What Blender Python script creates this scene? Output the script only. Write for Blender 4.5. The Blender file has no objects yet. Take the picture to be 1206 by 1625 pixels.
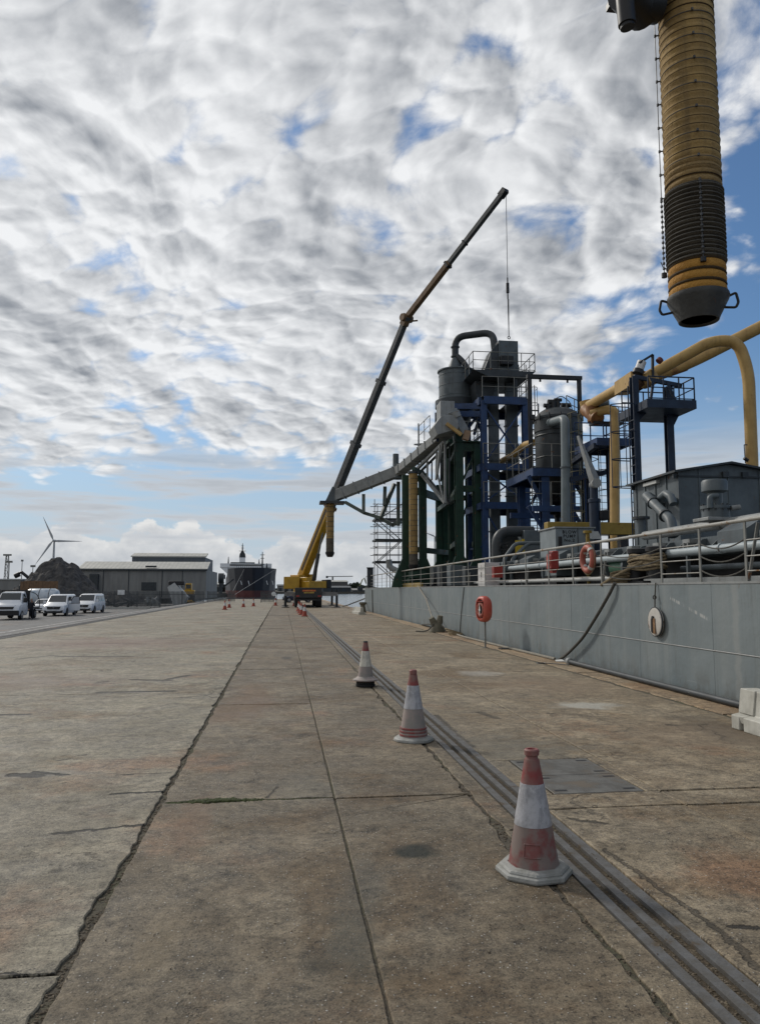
import bpy, math, random
from mathutils import Vector, Matrix, noise
random.seed(7)
SC = bpy.context.scene
COL = SC.collection
R = math.radians

# ------------------------------------------------------------------ camera
F, PW, PH, CAMH = 1210.0, 1206.0, 1625.0, 1.62
TH = math.atan((935 - 812.5) / F)
PSI = math.atan((603 - 448) * math.cos(TH) / F)
cd = bpy.data.cameras.new('camera')
cam = bpy.data.objects.new('camera', cd); COL.objects.link(cam)
cam.location = (0, 0, CAMH)
cam.rotation_euler = (math.pi / 2 + TH, 0, -PSI)
cd.sensor_fit = 'VERTICAL'; cd.sensor_height = 36.0
cd.lens = 36.0 * F / PH
cd.clip_start = 0.05; cd.clip_end = 20000
SC.camera = cam
_r = Vector((math.cos(PSI), -math.sin(PSI), 0))
_f = Vector((math.sin(PSI) * math.cos(TH), math.cos(PSI) * math.cos(TH), math.sin(TH)))
_u = _r.cross(_f)
def _ray(px, py): return _f + _r * ((px - 603) / F) - _u * ((py - 812.5) / F)
def at(px, py, Y):            # survey helper: point seen at a photo pixel, Y metres down the quay
    d = _ray(px, py); return Vector((0, 0, CAMH)) + d * (Y / d.y)
def atx(px, py, X):
    d = _ray(px, py); return Vector((0, 0, CAMH)) + d * (X / d.x)
def gnd(px, py, z=0.0):
    d = _ray(px, py); return Vector((0, 0, CAMH)) + d * ((z - CAMH) / d.z)

# ------------------------------------------------------------------ sun, sky, exposure
SUN_AZ, SUN_EL = R(-38), R(36)          # azimuth from +Y towards +X
sd = bpy.data.lights.new('sun', 'SUN'); sun = bpy.data.objects.new('sun', sd); COL.objects.link(sun)
sd.energy = 2.0; sd.angle = R(6); sd.color = (1.0, 0.95, 0.87)
sdir = Vector((math.sin(SUN_AZ) * math.cos(SUN_EL), math.cos(SUN_AZ) * math.cos(SUN_EL), math.sin(SUN_EL)))
sun.rotation_euler = (-sdir).to_track_quat('-Z', 'Y').to_euler()
sun.location = (-30, 40, 60)
SC.view_settings.view_transform = 'Standard'; SC.view_settings.look = 'None'
SC.view_settings.gamma = 1.0; SC.view_settings.use_curve_mapping = False
SC.view_settings.exposure = 0.0

class NT:
    """tiny node-graph helper"""
    def __init__(s, tree): s.t = tree; s.n = tree.nodes; s.l = tree.links
    def new(s, typ, **kw):
        n = s.n.new(typ)
        for k, v in kw.items(): setattr(n, k, v)
        return n
    def put(s, sock, v):
        if v is None: return
        if isinstance(v, (int, float)): 
            try: sock.default_value = v
            except TypeError: sock.default_value = (v, v, v)
        elif isinstance(v, (tuple, list, Vector)):
            v = tuple(v)
            if sock.type == 'RGBA' and len(v) == 3: v = v + (1,)
            sock.default_value = v
        else: s.l.new(v, sock)
    def m(s, op, a, b=None, c=None, clamp=False):
        n = s.new('ShaderNodeMath', operation=op, use_clamp=clamp)
        for i, v in enumerate((a, b, c)): s.put(n.inputs[i], v)
        return n.outputs[0]
    def vm(s, op, a, b=None, sc=None):
        n = s.new('ShaderNodeVectorMath', operation=op)
        s.put(n.inputs[0], a); s.put(n.inputs[1], b)
        if sc is not None: s.put(n.inputs['Scale'], sc)
        return n.outputs['Value'] if op in ('DOT_PRODUCT', 'LENGTH', 'DISTANCE') else n.outputs[0]
    def noise(s, vec, scale, detail=6, rough=.55, dist=0, lac=2.0, col=False):
        n = s.new('ShaderNodeTexNoise'); s.put(n.inputs['Vector'], vec)
        n.inputs['Scale'].default_value = scale; n.inputs['Detail'].default_value = detail
        n.inputs['Roughness'].default_value = rough; n.inputs['Distortion'].default_value = dist
        n.inputs['Lacunarity'].default_value = lac
        return n.outputs['Color' if col else 'Fac']
    def vor(s, vec, scale, feature='F1', out='Distance', rnd=1.0):
        n = s.new('ShaderNodeTexVoronoi', feature=feature); s.put(n.inputs['Vector'], vec)
        n.inputs['Scale'].default_value = scale; n.inputs['Randomness'].default_value = rnd
        return n.outputs[out]
    def step(s, v, a, b, smooth=True):
        n = s.new('ShaderNodeMapRange', interpolation_type='SMOOTHSTEP' if smooth else 'LINEAR')
        s.put(n.inputs[0], v); s.put(n.inputs[1], a); s.put(n.inputs[2], b)
        return n.outputs[0]
    def rng(s, v, a, b, c, d):
        n = s.new('ShaderNodeMapRange'); s.put(n.inputs[0], v)
        for i, x in enumerate((a, b, c, d)): s.put(n.inputs[i + 1], x)
        return n.outputs[0]
    def mix(s, f, a, b, blend='MIX'):
        n = s.new('ShaderNodeMix', data_type='RGBA', blend_type=blend)
        s.put(n.inputs['Factor'], f); s.put(n.inputs['A'], a); s.put(n.inputs['B'], b)
        return n.outputs['Result']
    def scale(s, vec, v):
        n = s.new('ShaderNodeMapping'); s.put(n.inputs['Vector'], vec); n.inputs['Scale'].default_value = v
        return n.outputs[0]
    def xyz(s, vec):
        n = s.new('ShaderNodeSeparateXYZ'); s.put(n.inputs[0], vec); return n.outputs
    def comb(s, x, y, z):
        n = s.new('ShaderNodeCombineXYZ')
        for i, v in enumerate((x, y, z)): s.put(n.inputs[i], v)
        return n.outputs[0]

w = bpy.data.worlds.new('World'); SC.world = w; w.use_nodes = True
w.node_tree.nodes.clear(); g = NT(w.node_tree)
out = g.new('ShaderNodeOutputWorld'); bg = g.new('ShaderNodeBackground'); g.l.new(bg.outputs[0], out.inputs[0])
bg.inputs['Strength'].default_value = 0.10
sky = g.new('ShaderNodeTexSky'); sky.sky_type = 'NISHITA'; sky.sun_disc = False
sky.sun_elevation = SUN_EL; sky.sun_rotation = SUN_AZ
sky.air_density = 1.0; sky.dust_density = 0.6; sky.ozone_density = 2.2
dirv = g.new('ShaderNodeTexCoord').outputs['Generated']
dx, dy, dz = g.xyz(dirv)
zc = g.m('ADD', g.m('MAXIMUM', dz, 0.0), 0.30)
U0 = g.m('DIVIDE', dx, zc); V0 = g.m('DIVIDE', dy, zc)
# cloud-sheet coordinates, streets running about 24 degrees right of the quay
ca, sa = math.cos(R(24)), math.sin(R(24))
across = g.m('SUBTRACT', g.m('MULTIPLY', U0, ca), g.m('MULTIPLY', V0, sa))
along = g.m('ADD', g.m('MULTIPLY', U0, sa), g.m('MULTIPLY', V0, ca))
pc = g.comb(across, along, 0)
CLOUD_A, CLOUD_B, SKYTINT = .40, .545, (.70, .87, 1.0)
warp = g.vm('SCALE', g.vm('SUBTRACT', g.noise(g.comb(across, along, 3.1), 2.0, 2, .5, col=True), (.5, .5, .5)), sc=0.22)
pw = g.vm('ADD', pc, warp)
def sheet(off):
    q = g.vm('ADD', pw, off) if off else pw
    street = g.noise(g.scale(q, (1.0, .30, 1)), 4.6, 2, .5)
    big = g.noise(g.scale(q, (1.0, .7, 1)), 1.7, 2, .5)
    puff = g.noise(g.scale(q, (1.0, .85, 1)), 9.5, 1.5, .5)
    cell = g.m('SUBTRACT', .8, g.vor(g.vm('ADD', q, g.vm('SCALE', g.noise(q, 16.0, 2, .5, col=True), sc=.06)), 13.0))
    fine = g.noise(q, 18.0, 7, .60)
    t = g.m('ADD', g.m('MULTIPLY', street, .34), g.m('MULTIPLY', puff, .28))
    t = g.m('ADD', t, g.m('MULTIPLY', big, .24))
    bump = g.m('ADD', g.m('ADD', g.m('MULTIPLY', puff, .36), g.m('MULTIPLY', cell, .26)), g.m('MULTIPLY', fine, .13))
    return g.m('ADD', t, g.m('ADD', g.m('MULTIPLY', fine, .24), g.m('MULTIPLY', cell, .20))), bump
D0, B0 = sheet(None)
sx, sy = sdir.x, sdir.y
s_ac, s_al = sx * ca - sy * sa, sx * sa + sy * ca
_, B1 = sheet((s_ac * .018, s_al * .018, 0))
# the sheet thins out towards its far edge and to the right
slant = g.m('ADD', across, g.m('MULTIPLY', along, .30))
thin = g.m('MULTIPLY', g.step(slant, .25, .80), .27)
thin = g.m('ADD', thin, g.m('ADD', g.m('MULTIPLY', g.step(V0, 1.3, 2.0), .065), g.m('MULTIPLY', g.step(V0, 2.0, 2.4), .4)))
dens = g.m('SUBTRACT', D0, thin)
cov = g.step(dens, CLOUD_A, CLOUD_B)
lit = g.m('MULTIPLY_ADD', g.m('SUBTRACT', B0, B1), 5.0, .71)
shade = g.noise(g.scale(pw, (1.0, .7, 1)), 4.2, 6, .60)
thick = g.m('ADD', g.m('MULTIPLY', g.step(dens, .54, .72), .42), g.m('MULTIPLY', g.step(shade, .40, .64), .72))
lit = g.m('SUBTRACT', lit, g.m('MULTIPLY', thick, .62))
# clouds between us and the sun shine through; the far side of the sky is duller
tosun = g.m('MULTIPLY_ADD', g.vm('DOT_PRODUCT', dirv, tuple(sdir)), .5, .5)
lit = g.m('ADD', lit, g.m('MULTIPLY', g.m('POWER', tosun, 6.0), .32))
lit = g.step(lit, .0, 1.05, False)
ccol = g.mix(lit, (2.8, 3.0, 3.3), (9.0, 9.1, 9.2))
base = g.mix(1.0, sky.outputs[0], SKYTINT, 'MULTIPLY')
base = g.mix(g.m('MULTIPLY', g.step(dz, .30, .02), .85), base, (4.1, 5.1, 6.3))
col = g.mix(g.m('MULTIPLY', cov, .97), base, ccol)
# low cumulus beyond the sheet
elc = g.m('MAXIMUM', dz, 0.0)
q = g.vm('MULTIPLY', dirv, (1, 1, 1.35))
def cumu(off):
    qq = g.vm('ADD', q, off) if off else q
    return g.m('ADD', g.m('ADD', g.m('MULTIPLY', g.noise(qq, 7.0, 2, .5), .55), g.m('MULTIPLY', g.m('SUBTRACT', .75, g.vor(qq, 20.0)), .22)), g.m('MULTIPLY', g.noise(qq, 34.0, 7, .58), .34))
C0 = cumu(None); C1 = cumu((sdir.x*.012, sdir.y*.012, .014))
hgt = g.m('MULTIPLY', g.m('SUBTRACT', elc, .070), 4.8)
cd0 = g.m('SUBTRACT', C0, hgt)
ccov = g.m('MULTIPLY', g.step(cd0, .50, .545), g.step(elc, .0, .015))
clit = g.m('ADD', g.m('MULTIPLY_ADD', g.m('SUBTRACT', C0, C1), 4.5, .40), g.m('MULTIPLY', g.m('SUBTRACT', elc, .05), 5.5))
clit = g.m('ADD', clit, g.m('MULTIPLY', g.step(cd0, .62, .52), .22))
cc = g.mix(g.step(clit, .0, 1.0, False), (4.4, 4.7, 5.1), (8.0, 8.0, 7.9))
col = g.mix(ccov, col, cc)
# flat layers between the cumulus and the sheet
lay = g.noise(g.vm('MULTIPLY', dirv, (3.2, 3.2, 30.0)), 1.6, 5, .55)
lcov = g.m('MULTIPLY', g.m('MULTIPLY', g.step(lay, .42, .60), g.m('MULTIPLY', g.step(elc, .03, .07), g.step(elc, .22, .13))), .95)
col = g.mix(lcov, col, g.mix(g.step(lay, .50, .70), (5.6, 5.9, 6.3), (4.4, 4.7, 5.1)))
# thin bright haze low on the horizon
hz = g.m('MULTIPLY', g.m('POWER', g.m('SUBTRACT', 1.0, g.m('MINIMUM', g.m('MULTIPLY', elc, 6.0), 1.0)), 2.0), .55)
col = g.mix(hz, col, (6.3, 6.6, 6.9))
g.l.new(col, bg.inputs[0])

# ------------------------------------------------------------------ mesh helpers
class MB:
    def __init__(s): s.v = []; s.f = []
    def add(s, vs, fs):
        o = len(s.v); s.v += [Vector(v) for v in vs]; s.f += [tuple(i + o for i in f) for f in fs]; return s
    def box(s, a, b):
        x0, y0, z0 = a; x1, y1, z1 = b
        return s.add([(x0,y0,z0),(x1,y0,z0),(x1,y1,z0),(x0,y1,z0),(x0,y0,z1),(x1,y0,z1),(x1,y1,z1),(x0,y1,z1)],
                     [(0,3,2,1),(4,5,6,7),(0,1,5,4),(1,2,6,5),(2,3,7,6),(3,0,4,7)])
    def beam(s, p, q, wd, h=None, up=(0, 0, 1), w2=None, h2=None):
        p = Vector(p); q = Vector(q); h = h or wd; w2 = w2 or wd; h2 = h2 or h
        d = (q - p).normalized(); u = Vector(up)
        if abs(d.dot(u)) > .97: u = Vector((0, 1, 0))
        a = d.cross(u).normalized(); b = a.cross(d).normalized()
        vs = []
        for c, ww, hh in ((p, wd, h), (q, w2, h2)):
            for i, j in ((-1,-1),(1,-1),(1,1),(-1,1)): vs.append(c + a * (ww/2*i) + b * (hh/2*j))
        return s.add(vs, [(0,3,2,1),(4,5,6,7),(0,1,5,4),(1,2,6,5),(2,3,7,6),(3,0,4,7)])
    def tube(s, p, q, r, r2=None, n=10, cap=True):
        p = Vector(p); q = Vector(q); r2 = r if r2 is None else r2
        d = (q - p).normalized(); u = Vector((0,0,1)) if abs(d.z) < .95 else Vector((1,0,0))
        a = d.cross(u).normalized(); b = d.cross(a)
        vs = []
        for c, rr in ((p, r), (q, r2)):
            for i in range(n):
                t = 2*math.pi*i/n; vs.append(c + a*(rr*math.cos(t)) + b*(rr*math.sin(t)))
        fs = [(i, (i+1) % n, n+(i+1) % n, n+i) for i in range(n)]
        if cap: fs += [tuple(range(n-1, -1, -1)), tuple(range(n, 2*n))]
        return s.add(vs, fs)
    def pipe(s, pts, r, n=14, bend=0.0, seg=6, cap=True):
        pts = [Vector(p) for p in pts]; P = [pts[0]]
        for i in range(1, len(pts)-1):
            a, b, c = pts[i-1], pts[i], pts[i+1]
            if bend > 0:
                k = min(bend, (b-a).length*.49, (c-b).length*.49)
                A = b+(a-b).normalized()*k; B = b+(c-b).normalized()*k
                for j in range(seg+1):
                    t = j/seg; P.append(A*(1-t)**2 + b*(2*t*(1-t)) + B*t*t)
            else: P.append(b)
        P.append(pts[-1])
        vs = []; fs = []; a = None
        for i, p in enumerate(P):
            d = (P[min(i+1, len(P)-1)] - P[max(i-1, 0)]).normalized()
            if a is None:
                u = Vector((0,0,1)) if abs(d.z) < .9 else Vector((1,0,0)); a = d.cross(u).normalized()
            else: a = (a - d*a.dot(d)).normalized()
            b = d.cross(a); rr = r[i] if isinstance(r, list) else r
            for k in range(n):
                t = 2*math.pi*k/n; vs.append(p + a*(rr*math.cos(t)) + b*(rr*math.sin(t)))
        for i in range(len(P)-1):
            for k in range(n): fs.append((i*n+k, i*n+(k+1) % n, (i+1)*n+(k+1) % n, (i+1)*n+k))
        if cap: fs += [tuple(range(n-1,-1,-1)), tuple(range((len(P)-1)*n, len(P)*n))]
        return s.add(vs, fs)
    def lathe(s, prof, c=(0,0,0), n=24, mat=None, phase=0.0):
        c = Vector(c); vs = []; fs = []
        for (r, z) in prof:
            for k in range(n):
                t = 2*math.pi*k/n + phase; v = Vector((r*math.cos(t), r*math.sin(t), z))
                vs.append((mat @ v if mat else v) + c)
        m = len(prof)
        for i in range(m-1):
            for k in range(n): fs.append((i*n+k, i*n+(k+1) % n, (i+1)*n+(k+1) % n, (i+1)*n+k))
        fs += [tuple(range(n-1,-1,-1)), tuple(range((m-1)*n, m*n))]
        return s.add(vs, fs)
    def torus(s, c, R0, r, axis=(0,0,1), n=20, k=8):
        c = Vector(c); d = Vector(axis).normalized(); u = Vector((0,0,1)) if abs(d.z) < .9 else Vector((1,0,0))
        a = d.cross(u).normalized(); b = d.cross(a); vs = []; fs = []
        for i in range(n):
            t = 2*math.pi*i/n; e = a*math.cos(t)+b*math.sin(t)
            for j in range(k):
                q = 2*math.pi*j/k; vs.append(c + e*(R0+r*math.cos(q)) + d*(r*math.sin(q)))
        for i in range(n):
            for j in range(k): fs.append((i*k+j, ((i+1) % n)*k+j, ((i+1) % n)*k+(j+1) % k, i*k+(j+1) % k))
        return s.add(vs, fs)
    def prism(s, poly, ext):
        ext = Vector(ext); n = len(poly); vs = [Vector(p) for p in poly] + [Vector(p)+ext for p in poly]
        return s.add(vs, [tuple(range(n-1,-1,-1)), tuple(range(n, 2*n))] + [(i, (i+1) % n, n+(i+1) % n, n+i) for i in range(n)])
    def mesh(s, name, off=(0,0,0), sharp=38):
        off = Vector(off); me = bpy.data.meshes.new(name)
        me.from_pydata([tuple(v-off) for v in s.v], [], s.f)
        import bmesh
        b = bmesh.new(); b.from_mesh(me); bmesh.ops.recalc_face_normals(b, faces=b.faces); b.to_mesh(me); b.free()
        if sharp:
            me.polygons.foreach_set('use_smooth', [True]*len(me.polygons)); me.set_sharp_from_angle(angle=R(sharp))
        return me
    def build(s, name, mat, root=None, parent=None, sharp=38, bevel=0):
        """root: the thing's Empty (for the offset); parent: part it hangs under (defaults to root)"""
        loc = root.location if root is not None else Vector((0,0,0))
        me = s.mesh(name, loc, sharp); me.materials.append(mat)
        o = bpy.data.objects.new(name, me); COL.objects.link(o)
        par = parent if parent is not None else root
        if par is not None: o.parent = par
        if bevel:
            bm = o.modifiers.new('bevel', 'BEVEL'); bm.width = bevel; bm.segments = 2; bm.limit_method = 'ANGLE'; bm.angle_limit = R(40)
        return o
def tag(o, label, cat, group=None):
    o['label'] = label; o['category'] = cat
    if group: o['group'] = group
    return o
def thing(name, label, cat, loc=(0,0,0), group=None):
    o = bpy.data.objects.new(name, None); o.empty_display_size = .2; COL.objects.link(o); o.location = Vector(loc)
    return tag(o, label, cat, group)
def single(mb, name, mat, label, cat, loc=(0,0,0), group=None, **kw):
    me = mb.mesh(name, loc, kw.get('sharp', 38)); me.materials.append(mat)
    o = bpy.data.objects.new(name, me); COL.objects.link(o); o.location = Vector(loc)
    return tag(o, label, cat, group)
def struct(mb, name, mat, kind='structure', root=None, **kw):
    o = mb.build(name, mat, root, **kw)
    if root is None: o['kind'] = kind
    return o
def inst(src, name, parent, loc=(0,0,0), rot=None, scale=None):
    """another piece that shares the mesh of src"""
    o = bpy.data.objects.new(name, src.data if hasattr(src, 'data') else src); COL.objects.link(o)
    o.parent = parent; o.location = Vector(loc)
    if rot: o.rotation_euler = rot
    if scale: o.scale = scale
    return o
def copy_tree(o, parent=None):
    c = o.copy(); COL.objects.link(c); c.parent = parent
    for ch in list(o.children): copy_tree(ch, c)
    return c

# ------------------------------------------------------------------ materials
def bsdf(name):
    m = bpy.data.materials.new(name); m.use_nodes = True; m.node_tree.nodes.clear(); g = NT(m.node_tree)
    o = g.new('ShaderNodeOutputMaterial'); b = g.new('ShaderNodeBsdfPrincipled'); g.l.new(b.outputs[0], o.inputs[0])
    return m, g, b
def M(name, c1, c2=None, rough=.6, metal=0.0, ns=2.5, amt=(.35,.7), bump=.0, bs=30, rust=0.0, rs=4.0, streak=0.0, streakc=(.06,.05,.04), spec=.4, rustc=(.09,.04,.018)):
    m, g, b = bsdf(name)
    p = g.new('ShaderNodeTexCoord').outputs['Object']
    c2 = c2 or tuple(x*.7 for x in c1)
    n1 = g.noise(p, ns, 6, .6)
    col = g.mix(g.step(n1, *amt), c1, c2)
    if streak:
        st = g.noise(g.scale(p, (5, 5, .35)), 1.6, 5, .6)
        col = g.mix(g.m('MULTIPLY', g.step(st, .5, .72), streak), col, streakc)
    rr = g.rng(n1, .3, .7, rough-.08, rough+.08)
    if rust:
        rn = g.m('ADD', g.m('MULTIPLY', g.noise(p, rs, 8, .65), .8), g.m('MULTIPLY', g.noise(p, rs*.3, 2), .2))
        f = g.step(rn, .66-rust*.16, .70-rust*.12)
        col = g.mix(f, col, g.mix(g.noise(p, rs*6, 3), rustc, tuple(x*2 for x in rustc)))
        rr = g.mix(f, rr, (.9,.9,.9))
    g.put(b.inputs['Base Color'], col); g.put(b.inputs['Roughness'], rr)
    b.inputs['Metallic'].default_value = metal; b.inputs['Specular IOR Level'].default_value = spec
    if bump:
        bn = g.new('ShaderNodeBump'); bn.inputs['Strength'].default_value = bump; bn.inputs['Distance'].default_value = .02
        g.put(bn.inputs['Height'], g.noise(p, bs, 6, .6)); g.l.new(bn.outputs[0], b.inputs['Normal'])
    return m
MAT = {}
MAT['green']   = M('dark_green_paint', (.010,.043,.024), (.007,.026,.016), .55, rust=.35, streak=.3, streakc=(.02,.02,.016))
MAT['blue']    = M('blue_steel_paint', (.016,.045,.125), (.011,.030,.082), .5, rust=.2, streak=.3, streakc=(.02,.022,.03))
MAT['blued']   = M('dark_blue_paint', (.010,.022,.048), (.007,.014,.030), .5, rust=.15)
MAT['grey']    = M('grey_steel_paint', (.096,.115,.124), (.070,.084,.092), .5, rust=.2, streak=.45, streakc=(.05,.05,.048))
MAT['lgrey']   = M('light_grey_steel', (.26,.27,.265), (.20,.205,.20), .5, rust=.3, streak=.4, streakc=(.1,.09,.075))
MAT['dgrey']   = M('dark_grey_steel', (.034,.041,.046), (.024,.029,.032), .5, rust=.2, streak=.3)
MAT['black']   = M('black_steel', (.012,.012,.014), (.02,.02,.02), .5, rust=.25)
MAT['yellow']  = M('ochre_yellow_paint', (.44,.285,.095), (.36,.225,.075), .5, rust=.2, streak=.35, streakc=(.14,.085,.03))
MAT['yelbeam'] = M('mustard_paint', (.30,.20,.03), (.22,.145,.02), .5, rust=.3)
MAT['craneyel']= M('crane_yellow', (.46,.265,.022), (.36,.20,.018), .4, rust=.1)
MAT['rail']    = M('galvanised_grey', (.20,.20,.185), (.14,.14,.125), .45, rust=.55, rs=7, metal=.0)
MAT['railw']   = M('pale_rail_paint', (.30,.295,.27), (.21,.195,.165), .45, rust=.6, rs=5, rustc=(.13,.07,.03))
MAT['scaf']    = M('scaffold_tube', (.20,.20,.20), (.12,.12,.12), .4, metal=.5)
MAT['white']   = M('white_vehicle_paint', (.72,.73,.74), (.66,.67,.68), .25, ns=1, spec=.5)
MAT['whitep']  = M('white_box_paint', (.60,.58,.56), (.48,.46,.44), .5, rust=.15)
MAT['tyre']    = M('tyre_rubber', (.014,.014,.014), (.022,.021,.02), .8)
MAT['plast']   = M('black_plastic', (.015,.015,.017), (.02,.02,.02), .6)
MAT['rim']     = M('wheel_rim', (.30,.30,.31), (.2,.2,.2), .35, metal=.6)
MAT['red']     = M('red_plastic', (.32,.035,.025), (.24,.028,.022), .4)
MAT['redf']    = M('faded_red_plastic', (.46,.10,.065), (.40,.035,.022), .45, ns=1.6)
MAT['orange']  = M('orange_cone', (.34,.065,.035), (.27,.05,.03), .5)
MAT['ringo']   = M('lifebuoy_orange', (.34,.09,.06), (.25,.07,.05), .6)
MAT['rope']    = M('mooring_rope', (.24,.185,.11), (.15,.115,.07), .9, ns=18, bump=.6, bs=60)
MAT['ropeg']   = M('grey_mooring_rope', (.06,.058,.05), (.10,.095,.085), .9, ns=22, bump=.6, bs=60)
MAT['wire']    = M('steel_wire', (.10,.10,.10), (.06,.06,.06), .5, metal=.6)
MAT['conc']    = M('barrier_concrete', (.46,.45,.40), (.34,.33,.29), .85, ns=5, bump=.25, bs=60, streak=.25, streakc=(.16,.15,.12))
MAT['lettr']   = M('black_lettering', (.012,.012,.014), rough=.6)
MAT['lettw']   = M('white_lettering', (.7,.7,.68), rough=.6)
MAT['wood']    = M('weathered_boards', (.20,.12,.065), (.14,.085,.048), .8, ns=3, streak=.4)
MAT['cream']   = M('pale_grey_sheet', (.46,.46,.44), (.40,.40,.38), .6)
def glassm():
    m, g, b = bsdf('dark_glass'); b.inputs['Base Color'].default_value = (.02,.026,.03,1); b.inputs['Roughness'].default_value = .05
    b.inputs['Specular IOR Level'].default_value = .7; return m
MAT['glass'] = glassm()
def lampm():
    m, g, b = bsdf('headlamp_lens'); b.inputs['Base Color'].default_value = (.35,.37,.4,1); b.inputs['Roughness'].default_value = .08; return m
MAT['lamp'] = lampm()
# ------------------------------------------------------------------ ground materials
def seg_dist(g, p, a, b):
    a = Vector((a[0], a[1], 0)); b = Vector((b[0], b[1], 0)); ba = b - a
    pa = g.vm('SUBTRACT', p, tuple(a))
    h = g.m('MULTIPLY', g.vm('DOT_PRODUCT', pa, tuple(ba)), 1.0 / max(ba.length_squared, 1e-6), clamp=True)
    return g.vm('LENGTH', g.vm('SUBTRACT', pa, g.vm('SCALE', tuple(ba), sc=h)))
def concrete(name, c1, c2, c3, cracks=(), stains=(), crackamt=.5, pebble=.9):
    m, g, b = bsdf(name)
    geo = g.new('ShaderNodeNewGeometry'); P = geo.outputs['Position']
    x, y, z = g.xyz(P); p = g.comb(x, y, 0.0)
    big = g.noise(p, .35, 5, .6); mid = g.noise(p, 1.7, 8, .65); fin = g.noise(p, 16, 8, .7); grit = g.noise(p, 105, 3, .75); spk = g.noise(p, 48, 5, .75)
    drag = g.noise(g.comb(g.m('MULTIPLY', x, 1.6), g.m('MULTIPLY', y, .22), 4.0), 1.4, 6, .65)
    col = g.mix(g.step(mid, .32, .68), c1, c2)
    col = g.mix(g.step(big, .42, .62), col, c3)
    # scuffed pale laitance in ragged patches, brown dirt, tyre-dragged streaks
    lai = g.noise(p, .75, 10, .74, .25)
    col = g.mix(g.m('MULTIPLY', g.step(lai, .50, .57), .65), col, tuple(min(1, v*1.38) for v in c1))
    dirt = g.noise(g.vm('ADD', p, (31, 17, 0)), .55, 10, .72, .4)
    col = g.mix(g.m('MULTIPLY', g.step(dirt, .52, .60), .65), col, (c2[0]*.86, c2[1]*.72, c2[2]*.56))
    col = g.mix(g.m('MULTIPLY', g.step(drag, .48, .70), .40), col, tuple(v*1.35 for v in c1))
    rst = g.noise(g.vm('ADD', p, (7, 91, 0)), .45, 8, .66)
    col = g.mix(g.m('MULTIPLY', g.step(rst, .54, .68), .65), col, (.21,.115,.062))
    blot = g.noise(p, .9, 9, .72, .3)
    col = g.mix(g.m('MULTIPLY', g.step(blot, .57, .68), .60), col, tuple(v*.46 for v in c2))
    col = g.mix(g.m('MULTIPLY', g.step(g.noise(p, 2.8, 9, .75, .4), .59, .68), .55), col, tuple(v*.42 for v in c2))
    n3 = g.noise(g.vm('ADD', p, (3, 5, 0)), 3.6, 7, .68); n9 = g.noise(g.vm('ADD', p, (13, 2, 0)), 9.0, 6, .68)
    mul = g.m('MULTIPLY_ADD', g.m('SUBTRACT', fin, .5), 2.0, 1.0)
    for nn, k in ((n3, 1.5), (n9, 1.6), (spk, 2.2), (grit, 2.2), (mid, 1.0)): mul = g.m('MULTIPLY_ADD', g.m('SUBTRACT', nn, .5), k, mul)
    mul = g.m('MINIMUM', g.m('MAXIMUM', mul, .22), 2.3)
    col = g.vm('SCALE', col, sc=mul)
    # pits where the surface has broken away
    pit = g.m('MULTIPLY', g.step(g.noise(g.vm('ADD', p, (5, 44, 0)), 13.0, 4, .6), .62, .68), g.step(g.noise(p, 1.3, 3), .46, .6))
    col = g.mix(g.m('MULTIPLY', pit, .6), col, (.045,.037,.028))
    # pale pebbles showing in the worn surface
    vn = g.new('ShaderNodeTexVoronoi'); g.put(vn.inputs['Vector'], p); vn.inputs['Scale'].default_value = 62
    rx, ry, rz = g.xyz(vn.outputs['Color'])
    peb = g.m('MULTIPLY', g.step(vn.outputs['Distance'], .40, .18), g.step(rx, pebble, pebble+.02))
    col = g.mix(g.m('MULTIPLY', peb, .85), col, g.mix(ry, (.26,.215,.15), (.50,.48,.44)))
    dpe = g.m('MULTIPLY', g.step(vn.outputs['Distance'], .42, .25), g.step(rx, .16, .13))
    col = g.mix(g.m('MULTIPLY', dpe, .7), col, (.03,.026,.022))
    # stray cracks
    wp = g.vm('ADD', p, g.vm('SCALE', g.vm('SUBTRACT', g.noise(p, 1.1, 7, .65, col=True), (.5,.5,.5)), sc=1.5))
    ed = g.vor(wp, .33, 'DISTANCE_TO_EDGE')
    cm = g.m('MULTIPLY', g.step(ed, .011, .003), g.step(g.noise(p, .55, 3), .52, .60))
    crack = g.m('MULTIPLY', cm, crackamt)
    jit = g.vm('SCALE', g.vm('SUBTRACT', g.noise(p, 7, 7, .75, col=True), (.5,.5,.5)), sc=.16)
    pj = g.vm('MULTIPLY', g.vm('ADD', p, jit), (1, 1, 0))
    for (a, bb, wd, k) in cracks:
        crack = g.m('MAXIMUM', crack, g.m('MULTIPLY', g.step(seg_dist(g, pj, a, bb), wd, wd*.45), k))
    for (c, rx_, ry_, colr, k) in stains:
        d = g.vm('LENGTH', g.vm('MULTIPLY', g.vm('SUBTRACT', g.vm('ADD', p, g.vm('SCALE', g.vm('SUBTRACT', g.noise(p, 3.2, 6, .65, col=True), (.5,.5,.5)), sc=min(rx_, ry_)*2.2)), (c[0], c[1], 0)), (1/rx_, 1/ry_, 0)))
        col = g.mix(g.m('MULTIPLY', g.step(d, 1.15, .35), g.m('MULTIPLY', g.rng(fin, .3, .7, .6, 1.0), k)), col, colr)
    col = g.mix(crack, col, (.022,.019,.015))
    g.put(b.inputs['Base Color'], col)
    g.put(b.inputs['Roughness'], g.rng(mid, .3, .7, .55, .78)); b.inputs['Specular IOR Level'].default_value = .30
    hgt = g.m('ADD', g.m('ADD', g.m('MULTIPLY', fin, .7), g.m('MULTIPLY', spk, .30)), g.m('MULTIPLY', grit, .18))
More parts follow.
